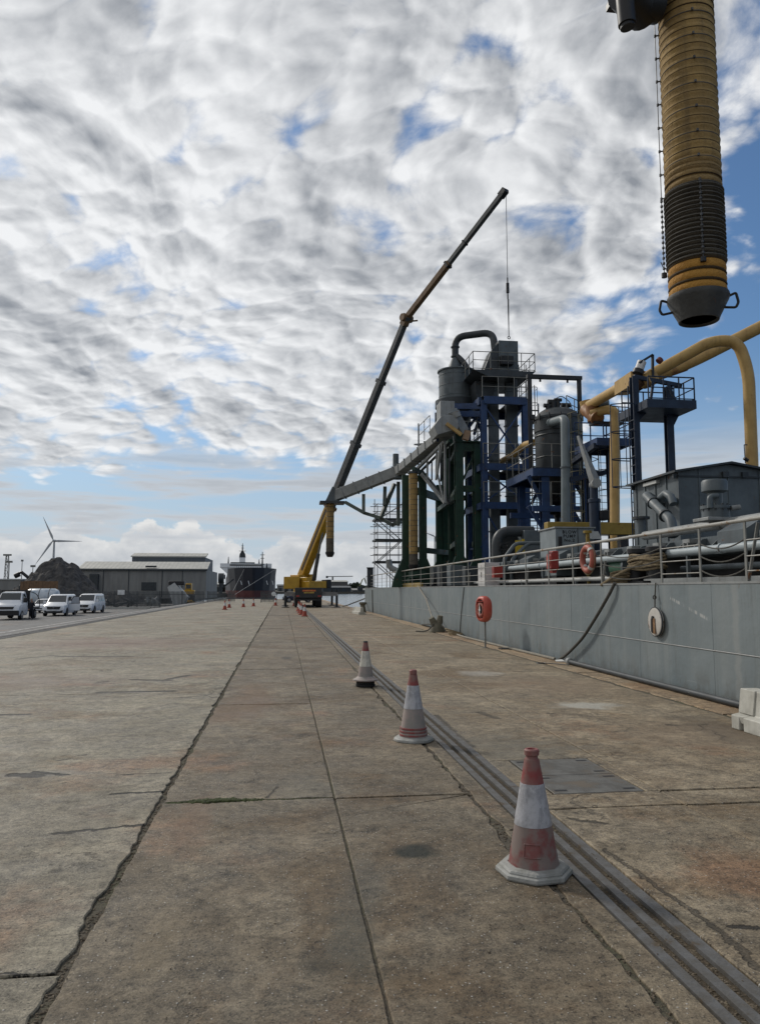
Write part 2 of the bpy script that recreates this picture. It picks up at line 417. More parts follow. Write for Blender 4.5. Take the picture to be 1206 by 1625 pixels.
    hgt = g.m('ADD', hgt, g.m('MULTIPLY', blot, -.6))
    hgt = g.m('SUBTRACT', hgt, g.m('ADD', g.m('MULTIPLY', crack, 1.2), g.m('MULTIPLY', pit, .5)))
    hgt = g.m('ADD', hgt, g.m('MULTIPLY', peb, .25))
    bn = g.new('ShaderNodeBump'); bn.inputs['Strength'].default_value = 1.0; bn.inputs['Distance'].default_value = .016
    g.put(bn.inputs['Height'], hgt); g.l.new(bn.outputs[0], b.inputs['Normal'])
    return m
def G2(px, py): q = gnd(px, py); return (q.x, q.y)
def seg(p1, p2, wd, k=.9): return (G2(*p1), G2(*p2), wd*1.7, min(1, k*1.25))
left_cr = [seg((0,1135),(45,1134),.045,.8), seg((160,1099),(275,1097),.055,.85), seg((212,1079),(268,1080),.07,.7), seg((268,1078),(300,1072),.06,.7),
           seg((95,1042),(205,1042),.10,.6), seg((30,1046),(90,1040),.08,.5), seg((178,1261),(258,1257),.016,.85), seg((85,1324),(232,1309),.014,.75), seg((0,1549),(88,1546),.006,.9),
           seg((22,1230),(60,1232),.05,.9), seg((55,1226),(104,1230),.025,.8), seg((185,1230),(272,1227),.007,.8), seg((92,1208),(110,1205),.012,.8), seg((125,1199),(138,1198),.012,.8),
           seg((95,1015),(150,1016),.06,.5), seg((160,1021),(230,1022),.06,.45), seg((250,1014),(305,1013),.06,.5)]
left_st = [(G2(60,1229), .5, .16, (.30,.29,.26), .5), (G2(40,1080), 2.2, 1.6, (.17,.115,.095), .45), (G2(240,1020), 3.0, 3.0, (.17,.11,.085), .5), (G2(140,1020), 2.5, 3.0, (.18,.11,.09), .5)]
mid_st = [(G2(655,1350), .17, .15, (.016,.018,.011), 1.25), (G2(500,1530), .10, .12, (.035,.035,.026), .7), (G2(400,1110), .4, 2.2, (.17,.095,.05), .55), (G2(340,1135), .35, .9, (.15,.085,.045), .55),
          (G2(310,1300), .16, .8, (.17,.095,.055), .45), (G2(250,1500), .12, .35, (.20,.155,.09), .4), (G2(560,1490), .16, .5, (.075,.08,.066), .6), (G2(575,1400), .16, .5, (.08,.082,.07), .5),
          (G2(455,1044), .15, .4, (.02,.02,.018), .85), (G2(480,1250), .3, .6, (.12,.12,.10), .4)]
mid_cr = [seg((425,1265),(440,1248),.008,.6)]
right_st = [(G2(930,1120), .55, .35, (.44,.44,.40), .75), (G2(760,1068), .5, .6, (.42,.41,.38), .5), (G2(1100,1165), 1.2, .8, (.20,.145,.095), .5), (G2(860,1085), 1.6, 1.6, (.22,.16,.11), .45), (G2(820,1190), .8, .9, (.13,.13,.11), .5),
            (G2(1150,1160), .5, 1.4, (.07,.055,.04), .6)]
right_cr = [seg((690,1135),(720,1165),.05,.6), seg((700,1150),(745,1185),.05,.6), seg((905,1300),(960,1308),.02,.6), seg((1160,1472),(1206,1475),.012,.7), seg((760,1130),(790,1140),.04,.5), seg((1060,1150),(1075,1152),.03,.5),
            seg((960,1350),(1130,1470),.012,.5), seg((1130,1470),(1206,1540),.014,.5)]
MAT['slabA'] = concrete('pale_worn_concrete', (0.204,0.179,0.132), (0.152,0.132,0.095), (0.229,0.204,0.149), left_cr, left_st, .55, .95)
MAT['slabB'] = concrete('brown_worn_concrete', (0.152,0.125,0.086), (0.112,0.089,0.060), (0.145,0.113,0.074), mid_cr, mid_st, .4, .86)
MAT['slabD'] = concrete('buff_worn_concrete', (0.210,0.173,0.120), (0.158,0.128,0.086), (0.198,0.155,0.102), right_cr, right_st, .45, .88)
MAT['cope']  = concrete('orange_brown_cope', (.275,.20,.125), (.21,.15,.095), (.29,.225,.15), (), ((G2(1060,1150), .4, 1.0, (.35,.33,.29), .6),), .4, .92)
MAT['asph']  = concrete('asphalt', (.085,.085,.085), (.062,.062,.062), (.095,.093,.09), (), (), .5, .96)
def soilm():
    m, g, b = bsdf('joint_soil'); p = g.new('ShaderNodeNewGeometry').outputs['Position']
    c = g.mix(g.step(g.noise(p, 1.2, 5), .4, .62), (.105,.088,.064), (.085,.082,.045))
    c = g.mix(g.step(g.noise(p, 40, 6, .7), .45, .65), c, (.04,.033,.024)); g.put(b.inputs['Base Color'], c); b.inputs['Roughness'].default_value = .95
    bn = g.new('ShaderNodeBump'); bn.inputs['Strength'].default_value = 1.0; bn.inputs['Distance'].default_value = .02
    g.put(bn.inputs['Height'], g.noise(p, 35, 6, .7)); g.l.new(bn.outputs[0], b.inputs['Normal']); return m
MAT['soil'] = soilm()
MAT['moss'] = M('green_moss', (.050,.062,.018), (.03,.036,.013), .95, ns=20)
MAT['steelr'] = M('worn_rail_steel', (.112,.110,.107), (.085,.079,.070), .55, metal=.0, ns=9, amt=(.38,.62), bump=.3, bs=50, rust=.5, rs=9, rustc=(.055,.042,.028))
def platem():
    m, g, b = bsdf('chequer_plate'); p = g.new('ShaderNodeNewGeometry').outputs['Position']; x, y, z = g.xyz(p)
    c = g.mix(g.step(g.noise(p, 5, 7, .7), .38, .62), (.15,.145,.13), (.075,.07,.06)); c = g.mix(g.m('MULTIPLY', g.step(g.noise(p, 2.5, 7, .65), .47, .62), .7), c, (.17,.13,.085))
    def bars(a, bq):   # lozenge tread
        u = g.m('ADD', g.m('MULTIPLY', x, 38.0), g.m('MULTIPLY', y, 38.0)); v = g.m('SUBTRACT', g.m('MULTIPLY', x, 38.0), g.m('MULTIPLY', y, 38.0))
        ck = g.m('MODULO', g.m('ADD', g.m('FLOOR', u), g.m('FLOOR', v)), 2.0)
        fu = g.m('ABSOLUTE', g.m('SUBTRACT', g.m('FRACT', u), .5)); fv = g.m('ABSOLUTE', g.m('SUBTRACT', g.m('FRACT', v), .5))
        e1 = g.m('ADD', g.m('POWER', g.m('MULTIPLY', fu, 2.2), 2.0), g.m('POWER', g.m('MULTIPLY', fv, 6.0), 2.0))
        e2 = g.m('ADD', g.m('POWER', g.m('MULTIPLY', fv, 2.2), 2.0), g.m('POWER', g.m('MULTIPLY', fu, 6.0), 2.0))
        e = g.m('ADD', g.m('MULTIPLY', e1, ck), g.m('MULTIPLY', e2, g.m('SUBTRACT', 1.0, ck)))
        return g.step(e, 1.1, .6)
    h = bars(0, 0); c = g.mix(g.m('MULTIPLY', h, .35), c, (.22,.22,.21)); g.put(b.inputs['Base Color'], c); b.inputs['Roughness'].default_value = .5; b.inputs['Metallic'].default_value = .3
    bn = g.new('ShaderNodeBump'); bn.inputs['Strength'].default_value = .8; bn.inputs['Distance'].default_value = .004
    g.put(bn.inputs['Height'], h); g.l.new(bn.outputs[0], b.inputs['Normal']); return m
MAT['plate'] = platem()
def waterm():
    m, g, b = bsdf('harbour_water'); p = g.new('ShaderNodeNewGeometry').outputs['Position']
    b.inputs['Base Color'].default_value = (.03,.045,.05,1); b.inputs['Roughness'].default_value = .12; b.inputs['IOR'].default_value = 1.33
    bn = g.new('ShaderNodeBump'); bn.inputs['Strength'].default_value = .55; bn.inputs['Distance'].default_value = .3
    g.put(bn.inputs['Height'], g.m('ADD', g.noise(p, .5, 6, .6), g.m('MULTIPLY', g.noise(g.scale(p, (.25, .06, 1)), .6, 3), 1.0))); g.l.new(bn.outputs[0], b.inputs['Normal']); return m
MAT['water'] = waterm()
MAT['land'] = M('bare_yard_ground', (.13,.125,.11), (.09,.088,.075), .9, ns=.15)
MAT['hill'] = M('distant_wooded_land', (.045,.058,.045), (.07,.075,.062), .95, ns=.05)
MAT['wall'] = M('quay_wall', (.10,.09,.075), (.06,.055,.045), .9, ns=1.5)

ROADZ = -.80
# ------------------------------------------------------------------ land and water
mb = MB(); mb.box((-9000,-3000,-2.9), (9000, 9000,-2.5)); struct(mb, 'water', MAT['water'])
mb = MB(); mb.box((-9.55,-90,-8), (6.30,128,-.04)); struct(mb, 'ground', MAT['soil'])
mb = MB(); mb.box((-3000,128.2,-8), (-31,900,-.4)); struct(mb, 'yard_ground', MAT['land'])
mb = MB(); mb.box((-600,-90,-8), (-45,127.9,ROADZ)); struct(mb, 'dock_yard', MAT['land'])
mb = MB(); mb.box((-9000,900.2,-8), (9000,9000,-.6)); struct(mb, 'far_shore', MAT['land'])
mb = MB()
for i in range(-40, 41):
    x0 = i*110; n = 8
    top = [(x0+110*k/n, 1500, 6+12*noise.fractal(Vector(((x0+110*k/n)*.006, 3.3, 0)), 1, 2, 5)+4*random.random()) for k in range(n+1)]
    mb.prism([(x0,1500,-3)]+top+[(x0+110,1500,-3)], (0,160,0))
struct(mb, 'distant_hills', MAT['hill'], sharp=None)
mb = MB(); mb.prism([(-9.551,-90,-.004),(-11,-90,-.07),(-16,-90,ROADZ+.005),(-44.99,-90,ROADZ+.005),(-44.99,-90,-8),(-9.551,-90,-8)], (0,217.9,0)); struct(mb, 'asphalt_road', MAT['asph'], sharp=30)
LINE = M('worn_road_paint', (.50,.49,.46), (.20,.195,.185), .8, ns=6, amt=(.4,.6))
def roadz(x): return -.004+(x+9.551)/(-1.449)*-.066 if x > -11 else -.07+(x+11)/(-5)*(ROADZ+.075) if x > -16 else ROADZ+.005
for (x0, x1) in ((-10.88,-10.72), (-14.6,-14.48), (-10.0,-9.93)):
    mb = MB(); mb.prism([(x0,-20,roadz(x0)+.004),(x1,-20,roadz(x1)+.004),(x1,-20,roadz(x1)-.02),(x0,-20,roadz(x0)-.02)], (0,115,0)); struct(mb, 'road_line', LINE)

# ------------------------------------------------------------------ concrete slabs (each one an object of its own)
pav = bpy.data.objects.new('quay_pavement', None); COL.objects.link(pav); pav['kind'] = 'structure'
def slab(x0, x1, y0, y1, mat, jl=.01, jr=.01, jb=.012, gap=.012, sd=0):
    """x0..x1, y0..y1 cell; jl/jr/jb: raggedness of left, right and end edges"""
    per = []
    def steps(a, b):
        r = [a]; t = a
        while t < b:
            t += .035 if t < 9 else .08 if t < 16 else .3 if t < 32 else 1.2
            r.append(min(t, b))
        return r
    def nz(u, v, k):   # ragged edge: fine nicks plus larger broken-off bites
        n1 = noise.fractal(Vector((u*7+k*13.1, v*7, sd*1.7)), 1, 2, 5); n2 = noise.noise(Vector((u*1.3+k*5.1, v*1.3, sd*.9+7)))
        return max(0, .35 + .5*n1) + 2.2*max(0, n2-.22)
    xs = [x0+(x1-x0)*i/max(2, int((x1-x0)/(.06 if y0 < 12 else .5))) for i in range(max(2, int((x1-x0)/(.06 if y0 < 12 else .5)))+1)]
    ys = steps(y0, y1)
    for y in ys: per.append((x0+gap+jl*nz(x0, y, 1), y, 1, 0))
    for x in xs[1:]: per.append((x, y1-gap-jb*nz(x, y1, 2), 0, -1))
    for y in ys[::-1][1:]: per.append((x1-gap-jr*nz(x1, y, 3), y, -1, 0))
    for x in xs[::-1][1:-1]: per.append((x, y0+gap+jb*nz(x, y0, 4), 0, 1))
    # pull corner columns in line with the end edges
    P = []
    for (x, y, a, b) in per:
        y = min(max(y, y0+gap), y1-gap); x = min(max(x, x0+gap), x1-gap); P.append((x, y, a, b))
    n = len(P); e = .006
    tz = random.uniform(-.004, .004)
    vs = [(x+a*e, y+b*e, tz) for x, y, a, b in P] + [(x, y, tz-.006) for x, y, a, b in P] + [(x, y, -.07) for x, y, a, b in P]
    fs = [tuple(range(n-1, -1, -1))]
    for k in (0, 1):
        for i in range(n): fs.append((k*n+i, k*n+(i+1) % n, (k+1)*n+(i+1) % n, (k+1)*n+i))
    o = MB().add(vs, fs).build('concrete_slab', mat, pav, sharp=None)
    return o
def strip(x0, x1, joints, mat, **kw):
    for i in range(len(joints)-1): slab(x0, x1, joints[i], joints[i+1], mat, sd=i+int(x0*10), **kw)
far = [32,40,48,56,64,72,80,90,102,115,127.9]
strip(-9.05,-.90, [-6,3.55,12.5,20.5,28.5]+far[1:], MAT['slabA'], jl=.02, jr=.045, jb=.003, gap=.006)
strip(-.90,.43, [-6,6.17,11.15,15.95,24]+far, MAT['slabB'], jl=.035, jr=.007, jb=.034, gap=.006)
strip(.43,1.50, [-6,6.12,11.4,19.5,26]+far, MAT['slabB'], jl=.006, jr=.05, jb=.008, gap=.003)
strip(1.50,1.663, [-6,1.5,5.2,9.0,15,24]+far, MAT['slabB'], jl=.03, jr=.004, jb=.03, gap=.003)
slab(1.957,2.155,6.02,7.24, MAT['slabD'], gap=.003, jl=.002, jr=.006, jb=.003)
strip(1.957,3.04, [-6,5.62,6.02], MAT['slabD'], jl=.003, jr=.005, jb=.012, gap=.008)
strip(1.957,3.04, [7.24,12.4,19.6,26.4]+far, MAT['slabD'], jl=.004, jr=.006, jb=.004, gap=.005)
slab(2.93,3.04,6.02,7.24, MAT['slabD'], gap=.003, jl=.002, jr=.003, jb=.003)
strip(3.04,5.66, [-6,5.62,6.02], MAT['slabD'], jl=.005, jr=.05, jb=.012, gap=.009)
strip(3.04,5.66, [6.02,13.2,20,26.4]+far, MAT['slabD'], jl=.005, jr=.05, jb=.008, gap=.007)
strip(5.70,6.30, [-6,4.5,9.5,14.5,19.5,24.5,29.5,34.5]+far[1:], MAT['cope'], jl=.06, jr=.03, jb=.02, gap=.012)
for (a_, b_) in (((-1.05,-6,-.05),(-.74,30,-.013)), ((.37,-6,-.05),(.50,30,-.0131)), ((1.36,-6,-.05),(1.665,30,-.0132)), ((-.73,5.95,-.05),(.36,6.4,-.0133)), ((.51,6.02,-.05),(1.35,6.22,-.0134)), ((5.55,-6,-.05),(5.85,60,-.014)), ((-9.0,3.4,-.05),(-1.06,3.7,-.009))):
    m_ = MB(); m_.box(a_, b_); m_.build('joint_soil', MAT['soil'], pav)
# steel chequer covers let into the slab
for i, (y0, y1) in enumerate(((6.03,6.615), (6.625,7.23))):
    cov_ = thing('access_cover', 'chequered steel access cover nearest the front traffic cone' if i == 0 else 'chequered steel access cover, far one of the pair beyond the front traffic cone', 'access cover', (2.54, (y0+y1)/2, 0), 'chequered covers beside the crane rail')
    m1 = MB(); m1.box((2.165,y0,-.03), (2.915,y1,.002)); m1.build('cover_plate', MAT['plate'], cov_, bevel=.004)
    for hx in (2.25, 2.83):
        for hy in (y0+.09, y1-.09):
            m2 = MB(); m2.box((hx-.05,hy-.018,.0025), (hx+.05,hy+.018,.004)); m2.build('lifting_slot', MAT['black'], cov_)
# crane rails
def crane_rail(xc, label, y1):
    t = thing('crane_rail', label, 'crane rail', (xc, 0, 0), 'rails of the quay crane track')
    for nm, a, b in (('edge_angle',-.143,-.083), ('rail_head',-.031,.021), ('edge_angle',.078,.143)):
        m = MB(); ys = [-6+.25*i for i in range(int(32/.25))]+[26+4*i for i in range(int((y1-26)/4)+1)]
        vs = []; n = len(ys)
        for y in ys:
            j = .006*noise.noise(Vector((y*1.2, a*30, xc))) if nm != 'rail_head' else 0
            k = .006*noise.noise(Vector((y*1.4, b*30, xc+3))) if nm != 'rail_head' else 0
            vs += [(xc+a+j,y,-.065),(xc+a+j,y,.0),(xc+b+k,y,.0),(xc+b+k,y,-.065)]
        fs = []
        for i in range(n-1):
            for q in range(3): fs.append((i*4+q, i*4+q+1, i*4+q+5, i*4+q+4))
        m.add(vs, fs); m.build(nm, MAT['steelr'], t)
    m = MB(); m.box((xc-.145,-6,-.10), (xc+.145,y1,-.020)); m.build('groove_dirt', M('groove_grime', (.040,.032,.022), (.075,.058,.036), .95, ns=14, bump=.8, bs=40), t)
crane_rail(1.81, 'steel crane rail sunk in the concrete beside the traffic cones', 118)
crane_rail(-9.28, 'steel crane rail along the edge of the asphalt road', 118)
# grit, leaves and chips lying in the grooves and joints
def litter():
    m = MB(); rnd = random.Random(3)
    def chip(x, y, z, s):
        a = rnd.uniform(0, 6.28); c_, s_ = math.cos(a), math.sin(a); l = s*rnd.uniform(.7, 1.8); w_ = s*rnd.uniform(.3, .9); h = s*rnd.uniform(.2, .7)
        b = [(-l,-w_,0),(l,-w_*.6,0),(l*.7,w_,0),(-l*.8,w_*.8,0)]
        m.add([(x+u*c_-v*s_, y+u*s_+v*c_, z) for u, v, _ in b]+[(x+u*.6*c_-v*.6*s_, y+u*.6*s_+v*.6*c_, z+h) for u, v, _ in b], [(4,5,6,7),(0,1,5,4),(1,2,6,5),(2,3,7,6),(3,0,4,7)])
    for i in range(5200):
        y = 2.4+24*rnd.random()**2.0; x = 1.81+rnd.choice((-.057,.05))+rnd.gauss(0,.013)
        if noise.noise(Vector((x*3, y*2.2, 1))) > -.25: chip(x, y, -.021, rnd.uniform(.003,.010))
    for i in range(1500):
        y = 2.6+16*rnd.random()**1.8; chip(-.90+rnd.gauss(0,.025), y, -.012, rnd.uniform(.003,.010))
    for i in range(1200):
        y = 2.6+12*rnd.random()**1.5; chip(1.48+rnd.gauss(0,.03), y, -.012, rnd.uniform(.004,.011))
    for i in range(700): chip(rnd.uniform(-.9,1.5), 6.14+rnd.gauss(0,.015), -.012, rnd.uniform(.003,.009))
    for i in range(1000): chip(5.68+rnd.gauss(0,.05), 6+26*rnd.random()**1.5, -.02, rnd.uniform(.005,.014))
    for i in range(1500):
        y = 2.6+9*rnd.random()**1.6; chip(rnd.uniform(-2.5,5.3), y, .001, rnd.uniform(.0015,.005))
    o = m.build('grit_and_dead_leaves', M('grit', (.075,.055,.034), (.17,.14,.10), .9, ns=25), sharp=None); o['kind'] = 'stuff'; o['label'] = 'brown grit and dead leaves lying in the rail grooves and joints'; o['category'] = 'debris'
    m = MB()
    for i in range(900):
        x = rnd.uniform(-.86,.40); k = math.exp(-((x+.45)/.28)**2)
        if rnd.random() > .25+k*.75: continue
        y = 6.17+rnd.gauss(0,.017); s = rnd.uniform(.008,.022)*(.6+.6*k)
        m.lathe([(s,-.004),(s*.9,s*.35),(s*.4,s*.62)], (x, y, -.012+.012*k), 6)
    o = m.build('moss', MAT['moss'], sharp=60); o['kind'] = 'stuff'; o['label'] = 'green moss growing in the cross joint of the concrete'; o['category'] = 'moss'
litter()
# ------------------------------------------------------------------ the ship alongside
HX, DK = 6.45, 1.72
def hullm():
    m, g, b = bsdf('grey_hull_paint'); p = g.new('ShaderNodeNewGeometry').outputs['Position']
    n = g.noise(p, .5, 6, .6); c = g.mix(g.step(n, .35, .65), (.175,.203,.210), (.140,.170,.180))
    st = g.noise(g.scale(p, (1, 1.5, .10)), 1.6, 7, .62); c = g.mix(g.m('MULTIPLY', g.step(st, .46, .70), .45), c, (.235,.252,.245))
    st2 = g.noise(g.scale(p, (1, 1.9, .2)), 1.9, 7, .68); c = g.mix(g.m('MULTIPLY', g.step(st2, .52, .70), .45), c, (.10,.112,.110))
    x, y, z = g.xyz(p)
    ru = g.m('MULTIPLY', g.step(g.noise(g.scale(p, (1, 1.6, .35)), 4, 8, .7), .64, .70), g.step(z, 1.0, 1.7)); c = g.mix(g.m('MULTIPLY', ru, .8), c, (.14,.085,.05))
    yz = g.comb(y, z, 0.0)
    sa_, sb_ = atx(1062,948,HX), atx(1124,983,HX)
    tick = g.m('MULTIPLY', g.step(seg_dist(g, yz, (sa_.y, sa_.z), (sb_.y, sb_.z)), .035, .012), g.step(g.noise(g.scale(p, (1, 26, 1.5)), 1.0, 2), .50, .58)); c = g.mix(g.m('MULTIPLY', tick, .7), c, (.42,.42,.40))
    band = g.step(g.m('ABSOLUTE', g.m('SUBTRACT', y, g.m('MULTIPLY_ADD', g.noise(g.scale(p, (1, .5, 2.5)), 2.0, 3), .18, atx(1168,1000,HX).y-.09))), .12, .03); c = g.mix(g.m('MULTIPLY', band, .35), c, (.30,.30,.28))
    low = g.m('MULTIPLY', g.step(z, .55, .0), g.step(g.noise(g.scale(p, (1, 1, .6)), 2.4, 8, .7), .44, .60)); c = g.mix(g.m('MULTIPLY', low, .5), c, (.105,.098,.084))
    scr = g.m('MULTIPLY', g.step(g.noise(g.scale(p, (1, .35, 9)), 3.0, 6, .7), .64, .69), g.step(g.noise(p, .6, 2), .48, .58)); c = g.mix(g.m('MULTIPLY', scr, .55), c, (.30,.31,.30))
    sc = g.step(g.noise(p, 9, 9, .8), .70, .74); c = g.mix(g.m('MULTIPLY', sc, .5), c, (.26,.27,.26))
    g.put(b.inputs['Base Color'], c); g.put(b.inputs['Roughness'], g.rng(n, .3, .7, .42, .6)); b.inputs['Specular IOR Level'].default_value = .4
    bn = g.new('ShaderNodeBump'); bn.inputs['Strength'].default_value = .6; bn.inputs['Distance'].default_value = .05
    g.put(bn.inputs['Height'], g.noise(g.scale(p, (1, .8, 1.1)), 1.3, 4, .5)); g.l.new(bn.outputs[0], b.inputs['Normal']); return m
MAT['hull'] = hullm()
MAT['deckp'] = M('grey_deck_paint', (.12,.13,.125), (.08,.085,.08), .7, rust=.4)
ship = thing('moored_ship', 'grey steel ship moored along the quay edge on the right', 'ship', (HX, 20, -2.5))
m = MB(); m.box((HX,-20,-4.5), (21.5,60,DK)); hull = m.build('hull', MAT['hull'], ship)
rnd = random.Random(5)
ys = [-20]
while ys[-1] < 59: ys.append(min(60, ys[-1]+rnd.choice((2.4, 2.9, 3.3))))
ys[-1] = 60
for i in range(len(ys)-1):
    for (z0, z1) in ((-1.5,.690), (.712,1.70)):
        a, b = ys[i]+.003, ys[i+1]-.003; t_ = .004+rnd.random()*.0025
        m = MB(); m.box((HX-t_, a, z0), (HX+.02, b, z1)); m.build('hull_plate', MAT['hull'], ship, hull, bevel=.003)
m = MB(); m.tube((HX-.006,-20,.701), (HX-.006,60,.701), .011, n=6); m.build('weld_bead', MAT['lgrey'], ship, hull)
m = MB(); m.box((HX-.015,-20,DK-.02), (HX+.30,60,DK+.012)); m.build('deck_edge', MAT['lgrey'], ship)
m = MB(); m.box((HX+.30,-20,DK), (21.4,60,DK+.006)); m.build('deck', MAT['deckp'], ship)
# ship's side rail
rl = thing('ship_guard_rail', 'pale pipe guard rail along the deck edge of the grey ship', 'guard rail', (HX+.1, 20, DK))
RX = HX+.10
posts = [60,57.6,55.2,52.8,50.4,48,45.6,43.2,40.8,38.4,36,33.6,31.2,28.9,26.6,24.3,22.1,20.1,18.3,16.7,15.13,12.6,11.35,10.14,8.7,7.3,5.9,4.5,3.0]
m = MB(); m.tube((RX,-8,2.60), (RX,60,2.62), .030, n=10); m.build('top_rail', MAT['railw'], rl)
for z in (1.88,2.09,2.32):
    segs = [(16.7,60),(15.13,16.7),(11.35,12.6),(-8,10.14)]
    for a, b in segs:
        m = MB(); m.tube((RX,a,z), (RX,b,z), .010, n=6); m.build('guard_wire', MAT['railw'], rl)
for (a, b) in ((12.6,15.13),(10.14,11.35)):
    for z in (1.92,2.14,2.34):
        m = MB(); m.pipe([(RX, a+(b-a)*t/10, z-.11*(1-((t-5)/5)**2)) for t in range(11)], .011, 6); m.build('slack_rope', MAT['ropeg'], rl)
pm = MB(); pm.box((-.010,-.024,0), (.010,.024,.89)); pme = pm.mesh('stanchion'); pme.materials.append(MAT['rail'])
for y in posts:
    inst(pme, 'stanchion', rl, (RX-rl.location.x, y-20, 0))
for y in (10.14,15.13,20.1,26.6,33.6):   # raking stays behind some stanchions
    m = MB(); m.beam((RX+.02,y,DK), (RX+.02,y-.28 if y < 11 else y-.16,2.2 if y > 11 else 2.55), .04,.02); m.build('stay', MAT['rail'], rl)

# cargo trunk with brackets and pipes
tk = thing('cargo_trunk', 'long low grey trunk with stiffener brackets running along the deck', 'deck trunk', (9, 20, DK))
m = MB(); m.box((8.05,4,2.28), (14.2,31,2.62)); m.build('trunk_top', MAT['grey'], tk)
m = MB(); m.box((8.75,4,DK), (13.8,31,2.28)); m.build('trunk_base', MAT['black'], tk)  # black colour puts the shadow under the overhanging trunk top into the base
m = MB(); m.box((7.0,2,DK), (7.12,14.2,DK+.10)); m.build('coaming_bar', MAT['lgrey'], tk)
bm_ = MB(); bm_.prism([(8.05,0,2.30),(7.72,0,2.30),(7.78,0,2.42),(7.95,0,2.57),(8.05,0,2.59)], (0,.03,0)); bme = bm_.mesh('stiffener', (9,0,DK)); bme.materials.append(MAT['grey'])
y = 5.0
while y < 30.5: inst(bme, 'stiffener', tk, (0, y-20, 0)); y += .62 if y < 20 else .8
cl = MB(); cl.box((7.86,0,2.52), (8.04,.26,2.60)); cl.box((7.84,.03,2.42), (8.03,.07,2.53)); cl.box((7.84,.19,2.42), (8.03,.23,2.53)); cme = cl.mesh('hatch_cleat', (9,0,DK)); cme.materials.append(MAT['lgrey'])
y = 5.3
while y < 30.5: inst(cme, 'hatch_cleat', tk, (0, y-20, 0)); y += 1.24 if y < 20 else 1.6
def deck_pipe(pts, r, mat, label, nm='deck_pipe', supports=(), bend=.3, cat='pipe'):
    p0 = Vector(pts[0]); t = thing(nm, label, cat, (p0.x, p0.y, DK)); m = MB(); m.pipe(pts, r, 14, bend); pp = m.build('pipe', mat, t)
    d = (Vector(pts[-1])-p0); n = max(1, int(d.length/3))
    for k in range(1, n):
        c = p0+d*(k/n); m = MB(); m.tube(c-d.normalized()*.02, c+d.normalized()*.02, r*1.25, n=14); m.build('flange', mat, t, pp)
    for s_ in supports:
        c = p0+d*s_; m = MB(); m.beam((c.x,c.y,DK), (c.x,c.y,c.z-r*.5), .06,.05); m.build('support', MAT['grey'], t)
    return t
MAT['palepipe'] = M('pale_blue_grey_pipe', (.34,.385,.40), (.28,.32,.335), .4, rust=.12)
deck_pipe([(7.45,3,2.33),(7.45,14.3,2.31),(7.45,24.5,2.30)], .075, MAT['palepipe'], 'pale blue grey pipe running low along the deck inside the rail', supports=(.1,.3,.48,.66,.85))
deck_pipe([(8.25,4,2.86),(8.25,16.6,2.84)], .10, MAT['lgrey'], 'pale grey pipe along the top edge of the deck trunk', bend=0)
deck_pipe([(7.3,15.5,1.86),(7.3,30,1.86)], .05, MAT['cream'], 'thin pale pipe lying on the deck beyond the lifebuoy', supports=(.2,.5,.8))
deck_pipe([(7.7,3,2.02),(7.7,14,2.02)], .05, MAT['grey'], 'dark grey pipe tucked under the pale deck pipe', supports=(.3,.7), nm='service_pipe')
# light boxed vents on the trunk side
for i, (y, h) in enumerate(((11.9,.42), (20.6,.36), (23.4,.34))):
    m = MB(); m.prism([(7.70,y,2.36),(7.70,y,2.36+h*.65),(7.95,y,2.36+h),(8.04,y,2.36+h),(8.04,y,2.36)], (0,.85,0))
    single(m, 'trunk_cabinet', MAT['grey'], ['sloping grey steel cabinet on the trunk under the mushroom vent','sloping grey steel cabinet behind the red box on the rail','sloping grey steel cabinet farthest along the trunk side'][i], 'cabinet', (7.9,y,2.36), 'sloping cabinets on the trunk side')
# mooring bitts with rope
bt = thing('mooring_bitts', 'pair of black bitts wrapped in brown mooring rope on the deck', 'bitts', (7.25,14.6,DK))
for yy in (14.95,14.15):
    m = MB(); m.lathe([(.17,DK),(.17,DK+.62),(.20,DK+.64),(.20,DK+.72),(.17,DK+.74)], (7.25,yy,0), 20); m.build('bitt_post', MAT['black'], bt)
m = MB(); m.box((7.0,13.9,DK), (7.5,15.2,DK+.06)); m.build('base_plate', MAT['black'], bt)
rp = thing('mooring_rope', 'brown rope turned in figure eights around the deck bitts', 'rope', (7.25,14.6,DK+.3))
for k in range(7):
    z = DK+.30+k*.045; m = MB(); pts = []
    for i in range(25):
        t = 2*math.pi*i/24; rr = .235+.02*math.sin(k*1.9)
        pts.append((7.25+rr*math.cos(t), 14.55+(.42+rr*.9)*math.sin(t)*(1 if k % 2 else .96), z+.02*math.sin(3*t+k)))
    m.pipe(pts, .026, 8); m.build('rope_turn', MAT['rope'], rp)
m = MB(); m.pipe([(7.05,14.3,2.15),(6.75,14.5,1.98),(6.52,14.75,1.80),(6.43,14.9,1.70)], .03, 8, .1); m.build('rope_tail', MAT['rope'], rp)
for k in range(5):
    m = MB(); m.torus((6.95,15.1,DK+.03+k*.05), .19+.015*math.sin(k*2.3), .026, (0,.05*k,1), 20, 7); m.build('rope_coil', MAT['rope'], rp)
hp = [atx(975,925,6.40), atx(968,940,6.36), atx(950,972,6.34), atx(925,1012,6.33), atx(900,1038,6.33), atx(884,1049,6.34)]
m = MB(); m.pipe([tuple(p) for p in hp], .033, 10, .3); single(m, 'hanging_rope', MAT['ropeg'], 'thick dark rope hanging from the deck down the grey hull to the quay', 'rope', hp[-1])
# drum and motor beside the bitts
wn = thing('mooring_winch', 'green winch motor with grey drum beside the black bitts', 'winch', (7.9,16.4,DK))
m = MB(); m.tube((7.7,16.9,2.12), (7.7,16.2,2.12), .22, n=20); m.build('motor', M('winch_green', (.03,.10,.055), (.02,.07,.04), .5, rust=.2), wn)

